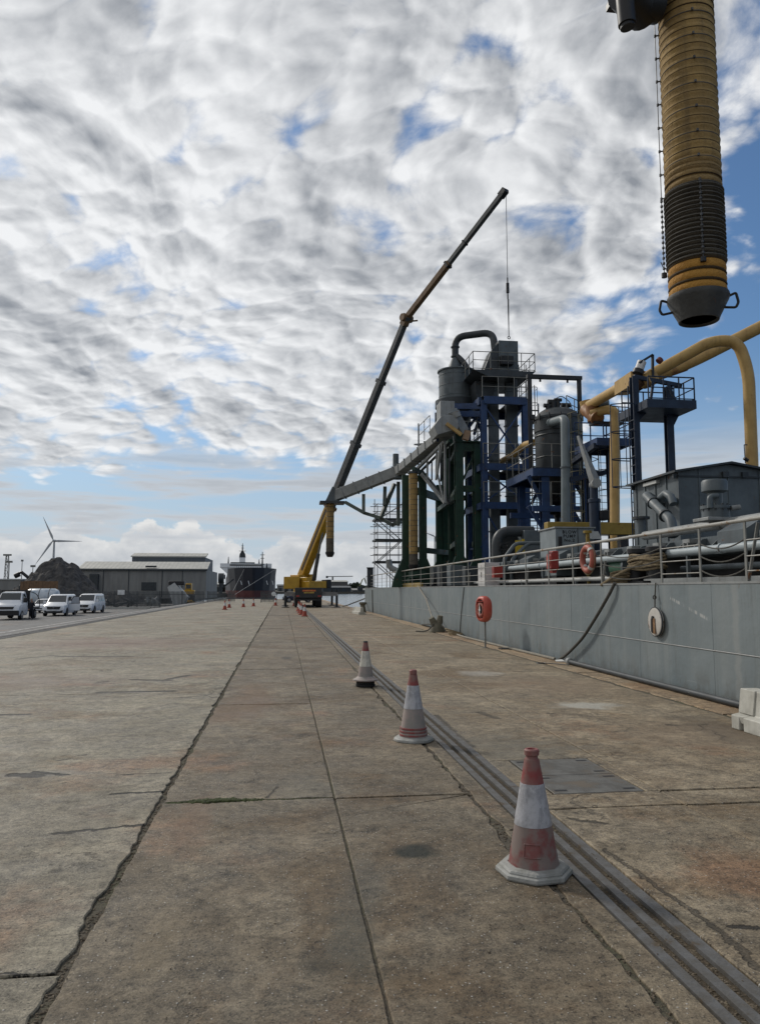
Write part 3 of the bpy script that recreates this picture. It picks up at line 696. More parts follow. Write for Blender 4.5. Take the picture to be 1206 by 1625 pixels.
for ya in (16.08,17.0): m = MB(); m.tube((7.7,ya,2.12), (7.7,ya+.1,2.12), .26, n=20); m.build('drum_flange', MAT['grey'], wn)
m = MB(); m.box((7.45,16.1,DK), (7.95,17.1,DK+.18)); m.build('bedplate', MAT['black'], wn)
# lifebuoy hung on the rail
lb = thing('lifebuoy', 'orange lifebuoy hanging inside the ship rail', 'lifebuoy', (6.48,15.55,1.98))
lc = Vector((RX-.09,15.62,2.26)); ax = Vector((1,.05,.0)); m = MB(); m.torus(lc, .25, .066, ax, 32, 12); rg = m.build('ring', MAT['ringo'], lb)
for k in range(4):
    t = math.pi/4+k*math.pi/2; c = lc+Vector((0, .0+math.cos(t)*.25, math.sin(t)*.25)); m = MB(); tg = Vector((0,-math.sin(t), math.cos(t)))
    m.tube(c-tg*.03, c+tg*.03, .071, n=14); m.build('band', MAT['cream'], lb, rg)
m = MB(); m.torus(lc, .335, .008, ax, 28, 6); m.build('grab_line', MAT['rope'], lb)
# red equipment box on rail
rb = thing('red_locker', 'small red plastic equipment box fixed inside the ship rail', 'box', (6.62,18.45,2.1))
m = MB(); m.prism([(6.60,18.25,2.12),(6.60,18.25,2.48),(6.66,18.25,2.57),(6.80,18.25,2.57),(6.80,18.25,2.12)], (0,.36,0)); bd = m.build('body', MAT['red'], rb, bevel=.02)
m = MB(); m.box((6.588,18.31,2.2), (6.60,18.55,2.44)); m.build('front_panel', MAT['redf'], rb)
m = MB(); m.prism([(6.67,18.33,2.02),(6.75,18.33,2.02),(6.78,18.33,2.119),(6.63,18.33,2.119)], (0,.2,0)); m.build('drain', MAT['red'], rb)
# white cabinet and grey lockers farther along
cb = thing('white_cabinet', 'tall white steel cabinet behind the rail near the green tower', 'cabinet', (7.0,25.6,DK))
m = MB(); m.box((6.8,25.2,DK), (7.3,26.2,2.52)); m.build('body', MAT['whitep'], cb, bevel=.01)
m = MB(); m.box((6.788,25.26,DK+.06), (6.80,25.68,2.47)); m.box((6.788,25.72,DK+.06), (6.80,26.14,2.47)); m.build('door', MAT['whitep'], cb)
m = MB(); m.box((6.77,25.66,2.05), (6.79,25.69,2.2)); m.build('handle', MAT['black'], cb)
rd2 = MB(); rd2.box((6.9,24.5,2.0), (7.2,24.75,2.38)); single(rd2, 'red_hose_box', MAT['red'], 'small red box beside the tall white cabinet', 'box', (7.05,24.6,2.0))
for i, (y, h, w_, mt, lab) in enumerate(((31.2,2.62,.8,'grey','grey deck locker left of the white cabinet'), (33.4,2.66,.7,'dgrey','dark deck locker in front of the green tower base'), (28.6,2.5,.6,'dgrey','dark low deck locker nearest the white cabinet'))):
    t = thing('deck_locker', lab, 'locker', (7.2,y,DK), 'lockers on the far deck'); m = MB(); m.box((6.95,y,DK+.05), (7.5,y+w_,h)); m.build('body', MAT[mt], t, bevel=.015)
    m = MB(); m.box((6.938,y+.05,DK+.12), (6.949,y+w_-.05,h-.08)); m.build('door', MAT[mt], t); m = MB(); m.box((7.0,y+.05,DK), (7.45,y+w_-.05,DK+.05)); m.build('plinth', MAT['black'], t)
# disc fender hung on the hull
fd = thing('hull_fender', 'round pale steel disc with a rusty slot hanging on the grey hull', 'fender', (6.38,12.55,.85))
fc = Vector((6.385,12.57,1.06)); rot = Matrix.Rotation(R(90), 3, 'Y')
m = MB(); m.lathe([(.245,-.03),(.25,-.02),(.25,.0),(.235,.018),(.12,.03),(.02,.034)], fc, 30, Matrix.Rotation(R(-90), 3, 'Y')); dsc = m.build('disc', M('chipped_white_steel', (.50,.48,.44), (.38,.35,.31), .6, rust=.45, rs=7), fd)
m = MB(); m.torus(fc+Vector((.0,0,0)), .247, .014, (1,0,0), 30, 6); m.build('rim', MAT['dgrey'], fd, dsc)
m = MB(); m.prism([fc+Vector((-.04,.075,-.17)), fc+Vector((-.04,.075,.03)), fc+Vector((-.04,.03,.10)), fc+Vector((-.04,-.02,.10)), fc+Vector((-.04,-.02,.07)), fc+Vector((-.04,.02,.04)), fc+Vector((-.04,.02,-.20))], (-.012,0,0)); m.build('slot', MAT['black'], fd, dsc)
m = MB(); m.box((fc.x-.045,fc.y-.06,fc.z-.20), (fc.x-.034,fc.y+.01,fc.z+.06)); m.build('rust_run', M('rust_stain', (.16,.085,.04), (.28,.17,.09), .9, ns=12), fd, dsc)
m = MB(); m.pipe([fc+Vector((0,0,.25)), fc+Vector((.01,.004,.45)), fc+Vector((.03,0,.67))], .011, 6); m.torus(fc+Vector((0,0,.42)), .03, .01, (0,1,0), 10, 5); m.build('lanyard', MAT['ropeg'], fd)
# thin lines down the hull
for i, (a, b, lab) in enumerate((((736,932),(729,1008),'thin dark line hanging straight down the hull left of the red lifebuoy post'), ((591,936),(592,974),'dark strip standing in for an upright plate seam near the far end of the hull'))):
    p, q = atx(*a, HX-.025), atx(*b, HX-.025); m = MB(); m.pipe([tuple(p), tuple((p+q)/2+Vector((0,.06,0))), tuple(q)], .014 if i == 0 else .05, 6); single(m, 'hull_line' if i == 0 else 'seam_strip', MAT['ropeg'], lab, 'line' if i == 0 else 'seam strip', q)  # second one is a dark strip added to stand for the gap between plates
# ------------------------------------------------------------------ plant on the ship
def railing(root, pts, mat, h=1.0, sp=.9, r=.022, closed=False, nm='railing', toe=False):
    pts = [Vector(p) for p in pts]; m = MB()
    if closed: pts = pts+[pts[0]]
    for a, b in zip(pts, pts[1:]):
        n = max(1, round((b-a).length/sp))
        for k in range(n+1):
            p = a+(b-a)*(k/n); m.tube(p, p+Vector((0,0,h)), r, n=6, cap=False)
        for f in (1.0,.5) if not toe else (1.0,.55,.1): m.tube(a+Vector((0,0,h*f)), b+Vector((0,0,h*f)), r if f == 1 else r*.8, n=6)
    return m.build(nm, mat, root)
def ladder(root, x, y, z0, z1, mat, face='-y', w_=.42, cage=True, r=.02):
    m = MB(); d = Vector({'-y':(0,-1,0),'-x':(-1,0,0),'+x':(1,0,0)}[face]); s = Vector((-d.y, d.x, 0))
    if face == '-y': s = Vector((1,0,0))
    c = Vector((x,y,0))
    for k in (-1,1): m.tube(c+s*(w_/2*k)+Vector((0,0,z0)), c+s*(w_/2*k)+Vector((0,0,z1+.9)), r, n=6)
    lo = m.build('ladder_stile', mat, root)
    rm = MB(); rm.tube(-s*(w_/2), s*(w_/2), r*.7, n=5, cap=False); rme = rm.mesh('rung'); rme.materials.append(mat); z = z0+.15
    while z < z1: inst(rme, 'rung', lo, c+Vector((0,0,z))-root.location); z += .28
    if cage:
        z = z0+2.0; m2 = MB()
        while z < z1+.9:
            pts = [c+s*(w_/2*math.cos(t)*1.35)+d*(.68*math.sin(t)) + Vector((0,0,z)) for t in [math.pi*i/10 for i in range(11)]]
            hp = MB(); hp.pipe([tuple(p) for p in pts], .018, 5); hp.build('cage_hoop', mat, root, lo); z += .85
        for t in (math.pi*.15, math.pi*.5, math.pi*.85):
            b = c+s*(w_/2*math.cos(t)*1.35)+d*(.68*math.sin(t)); m2.tube(b+Vector((0,0,z0+2.0)), b+Vector((0,0,z-.85)), .014, n=5)
        m2.build('cage_bar', mat, root, lo)
def col(root, x, y, z0, z1, w_, mat, nm='column', d=None): 
    m = MB(); d = d or w_; t = w_*.14
    m.box((x-w_/2,y-d/2,z0), (x+w_/2,y-d/2+t,z1)); m.box((x-w_/2,y+d/2-t,z0), (x+w_/2,y+d/2,z1)); m.box((x-t*.6,y-d/2+t,z0), (x+t*.6,y+d/2-t,z1)); return m.build(nm, mat, root)
def bar(root, p, q, w_, mat, nm='brace', h=None): m = MB(); m.beam(p, q, w_, h); return m.build(nm, mat, root)

# ---- dark green support tower
gt = thing('green_support_tower', 'dark green steel tower of paired columns carrying the grey conveyor', 'tower', (8.5,41,DK))
def X(px, Y): return at(px, 800, Y).x
def Z(py, Y, px=700): return at(px, py, Y).z
cols = [(643.5,42,756,.36), (670.5,42,752,.40), (696,45.5,770,.34), (706,45.5,698,.34), (716.5,44,692,.36), (728.5,39,688,.42), (744.5,43.5,700,.40), (757.5,39,703,.42)]
for px, Y, py, w_ in cols:
    x = X(px, Y); col(gt, x, Y, DK+.9, Z(py, Y), w_, MAT['green'])
    m = MB(); z0 = DK; zz = DK+1.6; f = .62
    m.prism([(x-w_/2-f,Y-.16,z0),(x+w_/2+f,Y-.16,z0),(x+w_/2+f*.8,Y-.16,z0+.5),(x+w_/2+.02,Y-.16,zz),(x-w_/2-.02,Y-.16,zz),(x-w_/2-f*.8,Y-.16,z0+.5)], (0,.32,0)); m.build('column_foot', MAT['green'], gt)
for (pa, Ya, pb, Yb, py, h) in ((664,42,700,45.5,786,.40), (664,42,712,45.5,875,.30), (723,39,763,39,709,.42), (723,39,763,39,775,.32), (712,44,750,43.5,708,.36), (712,44,750,43.5,790,.3), (638,42,676,42,760,.34), (696,45.5,723,39,800,.26), (700,45.5,722,44,702,.3)):
    z = Z(py, (Ya+Yb)/2); m = MB(); m.beam((X(pa,Ya),Ya,z), (X(pb,Yb),Yb,z), .24, h); m.build('cross_beam', MAT['green'], gt)
for (pa, pb) in ((728.5,716.5), (757.5,744.5)):
    for py in (709,775,860):
        bar(gt, (X(pa,39),39.2,Z(py,39)), (X(pb,43.8),43.8,Z(py,39)), .26, MAT['green'], 'side_beam')
bar(gt, (X(757,39),39,Z(712,39)), (X(730,39),39,Z(772,39)), .10, MAT['green']); bar(gt, (X(744,43.5),43.5,Z(790,43.5)), (X(718,44),44,Z(872,44)), .1, MAT['green'])
m = MB(); m.box((X(722,39),38.7,Z(702,39)), (X(768,39),43.8,Z(700,39))); m.build('top_deck', MAT['green'], gt)
railing(gt, [(X(736,39),38.8,Z(700,39)), (X(766,39),38.8,Z(700,39)), (X(766,39),43.6,Z(700,39))], MAT['lgrey'], 1.05)
m = MB(); m.box((6.75,40.5,DK), (9.0,41.6,DK+.5)); m.box((6.8,40.2,DK+.5), (7.6,41.2,DK+.85)); m.build('plinth', MAT['green'], gt)
yb = MB(); yb.box((6.62,36.5,DK), (6.74,46,DK+.22)); single(yb, 'kick_plate', MAT['yelbeam'], 'low yellow steel kick plate at the deck edge under the green tower', 'barrier', (6.7,41,DK))
# machinery at the tower foot
mc = thing('deck_machinery', 'dark lumpy gear housing at the foot of the green tower', 'machinery', (8.2,39,DK))
m = MB(); m.tube((7.6,38.6,2.3), (8.7,38.6,2.3), .5, n=16); m.build('drum', MAT['dgrey'], mc); m = MB(); m.box((8.7,38.1,DK), (9.5,39.1,2.7)); m.build('gear_case', MAT['black'], mc, bevel=.05)
m = MB(); m.box((7.2,38.0,DK), (9.8,39.3,DK+.12)); m.build('base', MAT['black'], mc)

# ---- conveyor from the hopper down to the slewing head, with its truss
cv = thing('grey_conveyor', 'sloping light grey enclosed conveyor on a truss beside the green tower', 'conveyor', at(670,740,41))
A0, A1 = at(712,683,38.6), at(634,748,44.2)
m = MB(); m.beam(A0, A1, .62,.46); m.build('casing', MAT['lgrey'], cv, bevel=.02)
for k in range(7):
    c = A0.lerp(A1, (k+.5)/7); dv = (A1-A0).normalized(); m = MB(); m.beam(c-dv*.03, c+dv*.03, .70,.54); m.build('casing_flange', MAT['lgrey'], cv)
T0, T1, T2 = at(706,700,38.8), at(662,744,42.2), at(706,798,38.8)
for p, q, w_ in ((T0,T1,.15), (T1,T2,.14), (T0,T2,.10), (at(698,706,39.2),at(694,752,39.6),.10), (at(702,702,39),at(692,760,39.8),.10), (at(693,715,39.8),at(692,762,39.8),.1), (at(678,728,41),at(678,760,41),.1), (at(694,752,39.8),at(704,795,38.9),.08)):
    bar(cv, p, q, w_, MAT['lgrey'], 'truss_member'); bar(cv, p+Vector((.35,.5,0)), q+Vector((.35,.5,0)), w_*.7, MAT['dgrey'], 'truss_member')
railing(cv, [at(665,706,42.5), at(682,690,41)], MAT['lgrey'], 1.1); m = MB(); m.beam(at(663,706,42.5), at(684,704,41), .5,.08); m.build('walkway', MAT['dgrey'], cv)
m = MB()
p = at(664,672,42.6); q = at(664,740,42.6); m.tube(p, q, .04, n=6); m.build('pole', MAT['dgrey'], cv)
# transfer hopper on top
hp = thing('transfer_hopper', 'pale grey angular chute box below the cyclone', 'hopper', at(708,690,38.6))
c0, c1 = at(697,638,38.2), at(724,668,38.2)
m = MB(); m.box((c0.x,37.9,c1.z), (c1.x-.15,39.0,c0.z)); m.build('upper_chute', MAT['lgrey'], hp, bevel=.02)
c2, c3 = at(692,664,38.2), at(723,684,38.2)
m = MB(); m.prism([(c2.x+.15,37.6,c2.z),(c3.x,37.6,c2.z+.1),(c3.x,37.6,c3.z),(c2.x-.05,37.6,c3.z-.35),(c2.x-.25,37.6,c3.z+.1)], (0,1.5,0)); m.build('lower_chute', MAT['lgrey'], hp, bevel=.02)
bar(hp, at(716,652,38.0), at(736,686,38.3), .38, MAT['lgrey'], 'feed_chute', .5)
bar(hp, at(708,672,37.4), at(732,690,37.4), .16, MAT['yellow'], 'yellow_stay'); bar(hp, at(738,698,37.6), at(742,684,37.6), .3, M('tan_panel', (.28,.18,.11), (.22,.14,.08), .6), 'tan_chute')
m = MB(); m.tube(at(722,653,37.7), at(726,662,37.7), .22, n=14); m.build('inlet_cap', MAT['lgrey'], hp)
# ---- cyclone
cy = thing('dust_cyclone', 'grey cylindrical dust cyclone with cone bottom high on the plant', 'cyclone', at(724,690,41))
cc_ = at(724,600,41); R_ = .985; zt, zb_ = Z(588,41), Z(636,41)
m = MB(); m.lathe([(R_*1.0,zb_),(R_,zt-.1),(R_*1.08,zt-.09),(R_*1.08,zt-.02),(R_*.5,zt+.06)], (cc_.x,41,0), 32); cyb = m.build('barrel', MAT['grey'], cy)
m = MB(); m.lathe([(R_*.5,zb_-1.65),(R_*1.02,zb_-.45),(R_*1.22,zb_-.40),(R_*1.22,zb_-.02),(R_*.9,zb_)], (cc_.x,41,0), 32); m.build('cone', MAT['dgrey'], cy)
m = MB(); m.lathe([(R_*.40,zt),(R_*.36,zt+.35),(R_*.18,zt+.75),(R_*.18,zt+.95)], (cc_.x-.05,41,0), 24); m.build('outlet_cone', MAT['grey'], cy)
for k in range(3): m = MB(); m.torus((cc_.x,41,zb_+.2+k*.6), R_+.005, .012, (0,0,1), 32, 5); m.build('seam_ring', MAT['grey'], cy, cyb)
m = MB(); m.lathe([(.12,Z(715,41)),(.3,zb_-1.65)], (cc_.x,41,0), 16); m.build('drop_tube', MAT['dgrey'], cy)
ub = thing('overhead_duct', 'dark grey inverted U duct joining the cyclone to the elevator head', 'duct', at(722,580,41))
xo = cc_.x-.05; m = MB(); m.pipe([(xo,41,zt+.75), (xo,41,Z(534,41)), at(782,527,40), at(785,556,39.6)], .195, 16, .75, 7); m.build('duct', MAT['dgrey'], ub)
m = MB(); m.pipe([(xo,41,zt+.95), at(735,574,40.6), at(746,592,40.4)], .16, 14, .3); m.build('branch_duct', MAT['dgrey'], ub)
for q in ((722,551),(722,566)):
    c = at(*q, 41); m = MB(); m.tube((xo,41,c.z-.03), (xo,41,c.z+.03), .25, n=16); m.build('flange', MAT['dgrey'], ub)

# ---- blue elevator tower
bl = thing('blue_elevator_tower', 'blue steel tower framing two grey bucket elevator legs', 'tower', (11.5,39.5,DK))
x0, x1, y0, y1 = X(769,38), X(835,38), 38.0, 41.2
LV = [Z(637,38,800), Z(742,38,800), Z(803,38,800)]
for x in (x0, x1):
    for y in (y0, y1): col(bl, x, y, DK, LV[0], .30 if y == y0 else .2, MAT['blue'])
for z, h in ((LV[0],.40),(LV[1],.34),(LV[2],.34)):
    for a, b in (((x0,y0-.16),(x1,y0-.16)), ((x0,y1+.16),(x1,y1+.16)), ((x0-.16,y0),(x0-.16,y1)), ((x1+.16,y0),(x1+.16,y1))): bar(bl, (*a,z), (*b,z), .16, MAT['blue'], 'floor_beam', h)
    m = MB(); m.box((x0-.1,y0-.1,z+h/2), (x1+.1,y0+.5,z+h/2+.04)); m.box((x0-.1,y1-.5,z+h/2), (x1+.1,y1+.1,z+h/2+.04)); m.box((x1-.55,y0+.5,z+h/2), (x1+.1,y1-.5,z+h/2+.04)); m.build('grating', MAT['dgrey'], bl)
    railing(bl, [(x0-.1,y0-.2,z+h/2),(x1+.25,y0-.2,z+h/2),(x1+.25,y1+.2,z+h/2)], MAT['rail'], 1.05, .8); 
lev = [DK]+LV[::-1]
for a, b in zip(lev, lev[1:]):
    bar(bl, (x0,y0,a+.2), (x1,y0,b-.2), .075, MAT['blue']); bar(bl, (x1,y0,a+.2), (x0,y0,b-.2), .075, MAT['blue'])
    bar(bl, (x1,y0,a+.2), (x1,y1,b-.2), .10, MAT['blue'])
    for x in (x0,): bar(bl, (x,y0,(a+b)/2), (x,y1,(a+b)/2), .1, MAT['blue'])
zp = Z(594,38.5,800)
for px0, px1 in ((776,791),(803,821)):
    xa, xb = X(px0,39.3), X(px1,39.3); m = MB(); m.box((xa,39.0,DK), (xb,39.32,zp)); lg = m.build('elevator_leg', MAT['grey'], bl)
    z = DK+1.0
    while z < zp: m = MB(); m.box((xa-.05,38.95,z), (xb+.05,39.37,z+.07)); m.build('leg_flange', MAT['grey'], bl, lg); z += 1.9
hx0, hx1 = X(745,39), X(842,39)
m = MB(); m.prism([(hx0,37.8,zp),(hx1,37.8,zp),(hx1-.3,37.8,zp-.28),(hx0+.8,37.8,zp-.35)], (0,3.6,0)); m.build('head_platform', MAT['dgrey'], bl)
railing(bl, [(hx0,37.9,zp),(X(800,39),37.9,zp),(hx1,37.9,zp),(hx1,41.3,zp)], MAT['rail'], 1.0, .9, toe=True); railing(bl, [(hx0,37.9,zp),(hx0,41.3,zp),(hx1,41.3,zp)], MAT['rail'], 1.0, .9)
zt2 = Z(546,39.3,800); m = MB(); m.box((X(790,39.3),38.7,zp), (X(821,39.3),40.1,zt2)); m.build('elevator_head', MAT['grey'], bl, bevel=.02)
m = MB(); a, b = X(764,39.3), X(790,39.3); m.prism([(a,38.75,zp),(b,38.75,zp),(b,38.75,zt2-.12),(b-.35,38.75,zt2-.5),(a+.15,38.75,zp+.4)], (0,1.25,0)); m.build('head_cowl', MAT['dgrey'], bl, bevel=.02)
m = MB(); m.box((X(796,38.6),38.35,zp+.5), (X(817,38.6),38.69,zp+1.0)); m.build('drive_motor', MAT['black'], bl, bevel=.04)
m = MB(); m.prism([(X(756,39),38.9,zp-.3),(X(790,39),38.9,zp-.3),(X(776,39),38.9,zp-2.0),(X(757,39),38.9,zp-1.2)], (0,1.2,0)); m.build('chute', MAT['dgrey'], bl)
for px in (820, 842): bar(bl, (X(px,38.2),38.0,zp-.2), (X(px,38.2),38.0,LV[0]), .12, MAT['dgrey'], 'post')
ladder(bl, x1+.55, 38.6, DK, LV[0]+.2, MAT['rail'], '-y'); 
ladder(bl, x1+.45, 39.6, LV[0], zp, MAT['rail'], '-y')
# cyclone support bracket off the blue tower
for py, w_ in ((645,.22),(657,.16)):
    bar(bl, at(694,py,40), at(769,py,38.2), w_, MAT['blue'], 'bracket_beam', .3)
for p, q in (((752,690),(768,640)), ((700,655),(694,700)), ((770,700),(752,655)), ((735,690),(766,648))): bar(bl, at(*p,39.6), at(*q,39), .12, MAT['blue'], 'bracket_brace')
for px in (692,): bar(bl, at(px,655,40), at(px,700,40), .13, MAT['blued'], 'bracket_post')
railing(bl, [at(733,705,39), at(757,705,39)], MAT['rail'], 1.5, .8)
# stair flights seen through the frame
for k, (za, zb2) in enumerate(((lev[0], lev[1]), (lev[1], lev[2]), (lev[2], lev[3]))):
    m = MB(); m.beam((x1+1.3,y1+.3,za), (x1+.3,y0+.4,zb2), .06,.2); m.beam((x1+1.9,y1+.3,za), (x1+.9,y0+.4,zb2), .06,.2); m.build('stair_stringer', MAT['blue'], bl)
    m = MB(); n = 12
    for i in range(n): t = i/n; c = Vector((x1+1.6,y1+.3,za)).lerp(Vector((x1+.6,y0+.4,zb2)), t); m.box((c.x-.3,c.y-.1,c.z), (c.x+.3,c.y+.1,c.z+.03))
    m.build('stair_tread', MAT['dgrey'], bl)

# ---- slewing loading arm over the quay and its spout
ar = thing('slewing_conveyor', 'grey slewing conveyor arm with curved under truss reaching left over the quay', 'conveyor', at(634,800,45))
P0, P1 = at(640,745,44.6), at(527,789,46)
m = MB(); m.beam(P0, P1, .72,.62, w2=.66, h2=.62); m.build('arm_box', MAT['lgrey'], ar, bevel=.02)
dv = (P1-P0).normalized()
for t in (.12,.30,.48,.66,.84): c = P0.lerp(P1, t); m = MB(); m.beam(c-dv*.03, c+dv*.03, .80,.70); m.build('arm_flange', MAT['lgrey'], ar)
m = MB(); c = at(632,748,44.8); m.tube(c+Vector((0,0,-.35)), c+Vector((0,0,.45)), .34, n=20); m.tube(c+Vector((-.15,0,.45)), c+Vector((-.15,0,1.05)), .18, n=16); m.tube(c+Vector((0,0,-.45)), c+Vector((0,0,-.35)), .48, n=20); m.build('pivot', MAT['grey'], ar)
m = MB(); m.box((P1.x-.75,45.45,P1.z-.42), (P1.x+.75,46.55,P1.z-.28)); m.build('head_plate', MAT['dgrey'], ar)
m = MB(); m.prism([(P1.x-.42,45.6,P1.z-.28),(P1.x+.32,45.6,P1.z-.28),(P1.x+.35,45.6,P1.z+.3),(P1.x+.0,45.6,P1.z+.62)], (0,.8,0)); m.build('head_chute', MAT['grey'], ar)
ARG = M('grey_green_arm_paint', (.085,.105,.092), (.06,.075,.066), .55, rust=.2)
UT = [((548,797),(575,815)), ((575,815),(600,820)), ((600,820),(628,832)), ((628,832),(634,838)), ((577,783),(576,814)), ((611,775),(610,800)), ((628,770),(602,820)), ((632,765),(632,838))]
UT = [((548,797),(578,814)), ((578,814),(604,822)), ((604,822),(622,833)), ((622,833),(636,828)), ((577,785),(577,814)), ((611,773),(610,802)), ((626,768),(604,822)), ((632,765),(632,834))]
for p, q in UT:
    bar(ar, at(*p,45.4), at(*q,45), .20, ARG, 'truss_member'); bar(ar, at(*p,45.9), at(*q,45.5), .18, ARG, 'truss_member')
MAT['fab'] = M('ochre_spout_fabric', (.36,.235,.085), (.25,.165,.065), .85, ns=2.4, amt=(.38,.66), streak=.55, streakc=(.12,.085,.045), bump=.6, bs=30)
MAT['fabw'] = M('grimy_ochre_fabric', (.29,.19,.075), (.20,.135,.06), .9, ns=5, bump=1.0, bs=24)
MAT['fabo'] = M('orange_ochre_fabric', (.42,.215,.04), (.34,.165,.032), .85, ns=6, bump=1.0, bs=24)
MAT['fabd'] = M('dirty_grey_fabric', (.125,.110,.086), (.075,.066,.054), .95, ns=4, bump=.5, bs=50)
for (px, Y, pt, pb, r, lab, pd) in ((524,46,797,884,.235,'ochre spout hanging from the loading arm in front of the crane boom',855), (656,41,752,905,.25,'ochre spout stowed upright against the green tower',880)):
    zt_, zb_, zd = at(px,pt,Y).z, at(px,pb,Y).z, at(px,pd,Y).z; x = at(px,820,Y).x
    t = thing('loading_spout', lab, 'loading spout', (x,Y,zb_), 'telescopic loading spouts')
    prof = []; n = int((zt_-zd)/.14)
    for k in range(n+1):
        z = zd+(zt_-zd)*k/n; prof += [(r*.985,z),(r*1.0,z+.045),(r*1.0,z+.09)] if k < n else [(r,zt_)]
    m = MB(); m.lathe(prof, (x,Y,0), 20); m.build('fabric_sleeve', MAT['fab'], t)
    for k in range(1, n, 2):
        m = MB(); m.torus((x,Y,zd+(zt_-zd)*k/n), r*1.01, .012, (0,0,1), 20, 5); m.build('hoop', MAT['dgrey'], t)
    m = MB(); prof = []
    for k in range(9): z = zb_+.32+(zd-zb_-.32)*k/8; prof += [(r*.97,z-.02),(r*1.04,z+.02)]
    m.lathe(prof, (x,Y,0), 20); m.build('gathered_fabric', MAT['fabd'], t)
    m = MB(); m.lathe([(r*.55,zb_),(r*.7,zb_),(r*1.15,zb_+.2),(r*1.18,zb_+.30),(r*.9,zb_+.31)], (x,Y,0), 20); m.build('outlet_cone', MAT['black'], t)
    m = MB(); m.tube((x,Y,zt_), (x,Y,zt_+.12), r*1.25, n=20); m.build('top_collar', MAT['dgrey'], t)
bar(gt, at(656,748,41)+Vector((0,0,.15)), at(671,752,42), .2, MAT['green'], 'spout_bracket')

# ---- scaffold tower
sc_ = thing('scaffold_tower', 'grey tube scaffold tower standing on deck beside the green tower', 'scaffold', (7.9,50,DK))
sx0, sx1, sy0, sy1 = X(599,50), X(638,50), 50.0, 51.6
top = Z(800,50,610)
for x in (sx0, (sx0+sx1)/2, sx1):
    for y in (sy0, sy1): m = MB(); m.tube((x,y,DK), (x,y,top+random.uniform(-.2,.6)), .03, n=6); m.build('standard', MAT['scaf'], sc_)
for py in (825,858,893):
    z = Z(py,50,610); m = MB(); m.box((sx0-.15,sy0-.1,z), (sx1+.1,sy1+.1,z+.12)); m.build('platform', MAT['dgrey'], sc_)
    for dz in (.55,1.05):
        m = MB(); m.tube((sx0-.3,sy0,z+dz), (sx1+.2,sy0,z+dz), .026, n=6); m.tube((sx0-.3,sy1,z+dz), (sx1+.2,sy1,z+dz), .026, n=6); m.tube((sx0,sy0-.2,z+dz), (sx0,sy1+.2,z+dz), .026, n=6); m.build('ledger', MAT['scaf'], sc_)
zz = [Z(p,50,610) for p in (927,893,858,825,800)]
for i, (a, b) in enumerate(zip(zz, zz[1:])):
    for y in (sy0, sy1): bar(sc_, (sx0 if i % 2 else sx1,y,a), (sx1 if i % 2 else sx0,y,b), .05, MAT['scaf'], 'brace')
m = MB(); m.pipe([at(617,888,49.5), at(618,900,49.5), at(634,908,49.2)], .2, 12, .3); single(m, 'vent_chute', MAT['lgrey'], 'short grey bent chute beside the scaffold foot', 'chute', at(634,908,49.2))
for i, px in enumerate((585, 590)):
    p = at(px,902,57); m = MB(); m.tube((p.x,57,DK), (p.x,57,p.z), .12, n=10); m.tube((p.x,57,p.z), (p.x,57,p.z+.08), .16, n=10); single(m, 'vent_post', MAT['dgrey'], ['dark vent post nearest the far end of the ship','second dark vent post from the far end of the ship'][i], 'vent', (p.x,57,DK), 'vent posts at the far end of the ship')
# ---- blow tank vessel
vs_ = thing('blow_tank', 'large dark grey domed pressure vessel on a blue frame', 'tank', (12.4,33,DK))
vc = at(885,700,33); VR = 1.02; zs, zf, zl = Z(740,33,885), Z(668,33,885), Z(662,33,885)
m = MB(); m.lathe([(VR*.35,zs-1.7),(VR*.62,zs-1.2),(VR,zs-.2),(VR,zf-.55),(VR*1.04,zf-.55),(VR*1.04,zf-.05),(VR*1.04,zf)], (vc.x,33,0), 40); vb = m.build('shell', MAT['dgrey'], vs_)
m = MB(); m.lathe([(VR*1.08,zf),(VR*1.08,zf+.10),(VR*1.0,zf+.14),(VR*.86,zf+.34),(VR*.62,zf+.50),(VR*.32,zf+.58),(.05,zf+.60)], (vc.x,33,0), 40); dm = m.build('dome', MAT['dgrey'], vs_)
for k in range(14):
    t = 2*math.pi*k/14; c = Vector((vc.x+VR*1.10*math.cos(t),33+VR*1.10*math.sin(t),zf)); m = MB(); m.tube(c+Vector((0,0,-.1)), c+Vector((0,0,.18)), .03, n=6); m.build('clamp_bolt', MAT['black'], vs_, dm)
m = MB(); m.torus((vc.x,33,zf-.75), VR+.01, .03, (0,0,1), 40, 6); m.torus((vc.x,33,zs+.35), VR+.01, .02, (0,0,1), 40, 6); m.build('stiffening_ring', MAT['dgrey'], vs_, vb)
for i, (dx_, dy_, h, r) in enumerate(((-.25,-.2,.32,.15),(-.05,-.25,.42,.10),(.38,-.1,.22,.13),(-.5,-.2,.15,.12),(.15,.2,.35,.06))):
    z = zf+.5; m = MB(); m.tube((vc.x+dx_,33+dy_,z-.1), (vc.x+dx_,33+dy_,z+h), r, n=12); m.tube((vc.x+dx_-r*1.7,33+dy_,z+h), (vc.x+dx_+r*1.7,33+dy_,z+h), r*.8, n=10); m.build('valve', MAT['black'], vs_, dm)
m = MB(); m.pipe([(vc.x-.3,32.7,zf+.9),(vc.x-.05,32.3,zf+1.0),(vc.x+.3,32.2,zf+.7),(vc.x+.35,32.0,zf+.2)], .02, 6, .15); m.build('hose', MAT['black'], vs_, dm)
m = MB(); m.torus((vc.x-.45,32.7,zf+.75), .12, .015, (0,1,0), 14, 5); m.build('hand_wheel', MAT['black'], vs_, dm)
railing(vs_, [(vc.x+.3,32.6,zf+.4),(vc.x+1.2,33,zf+.2)], MAT['rail'], .7, .5)
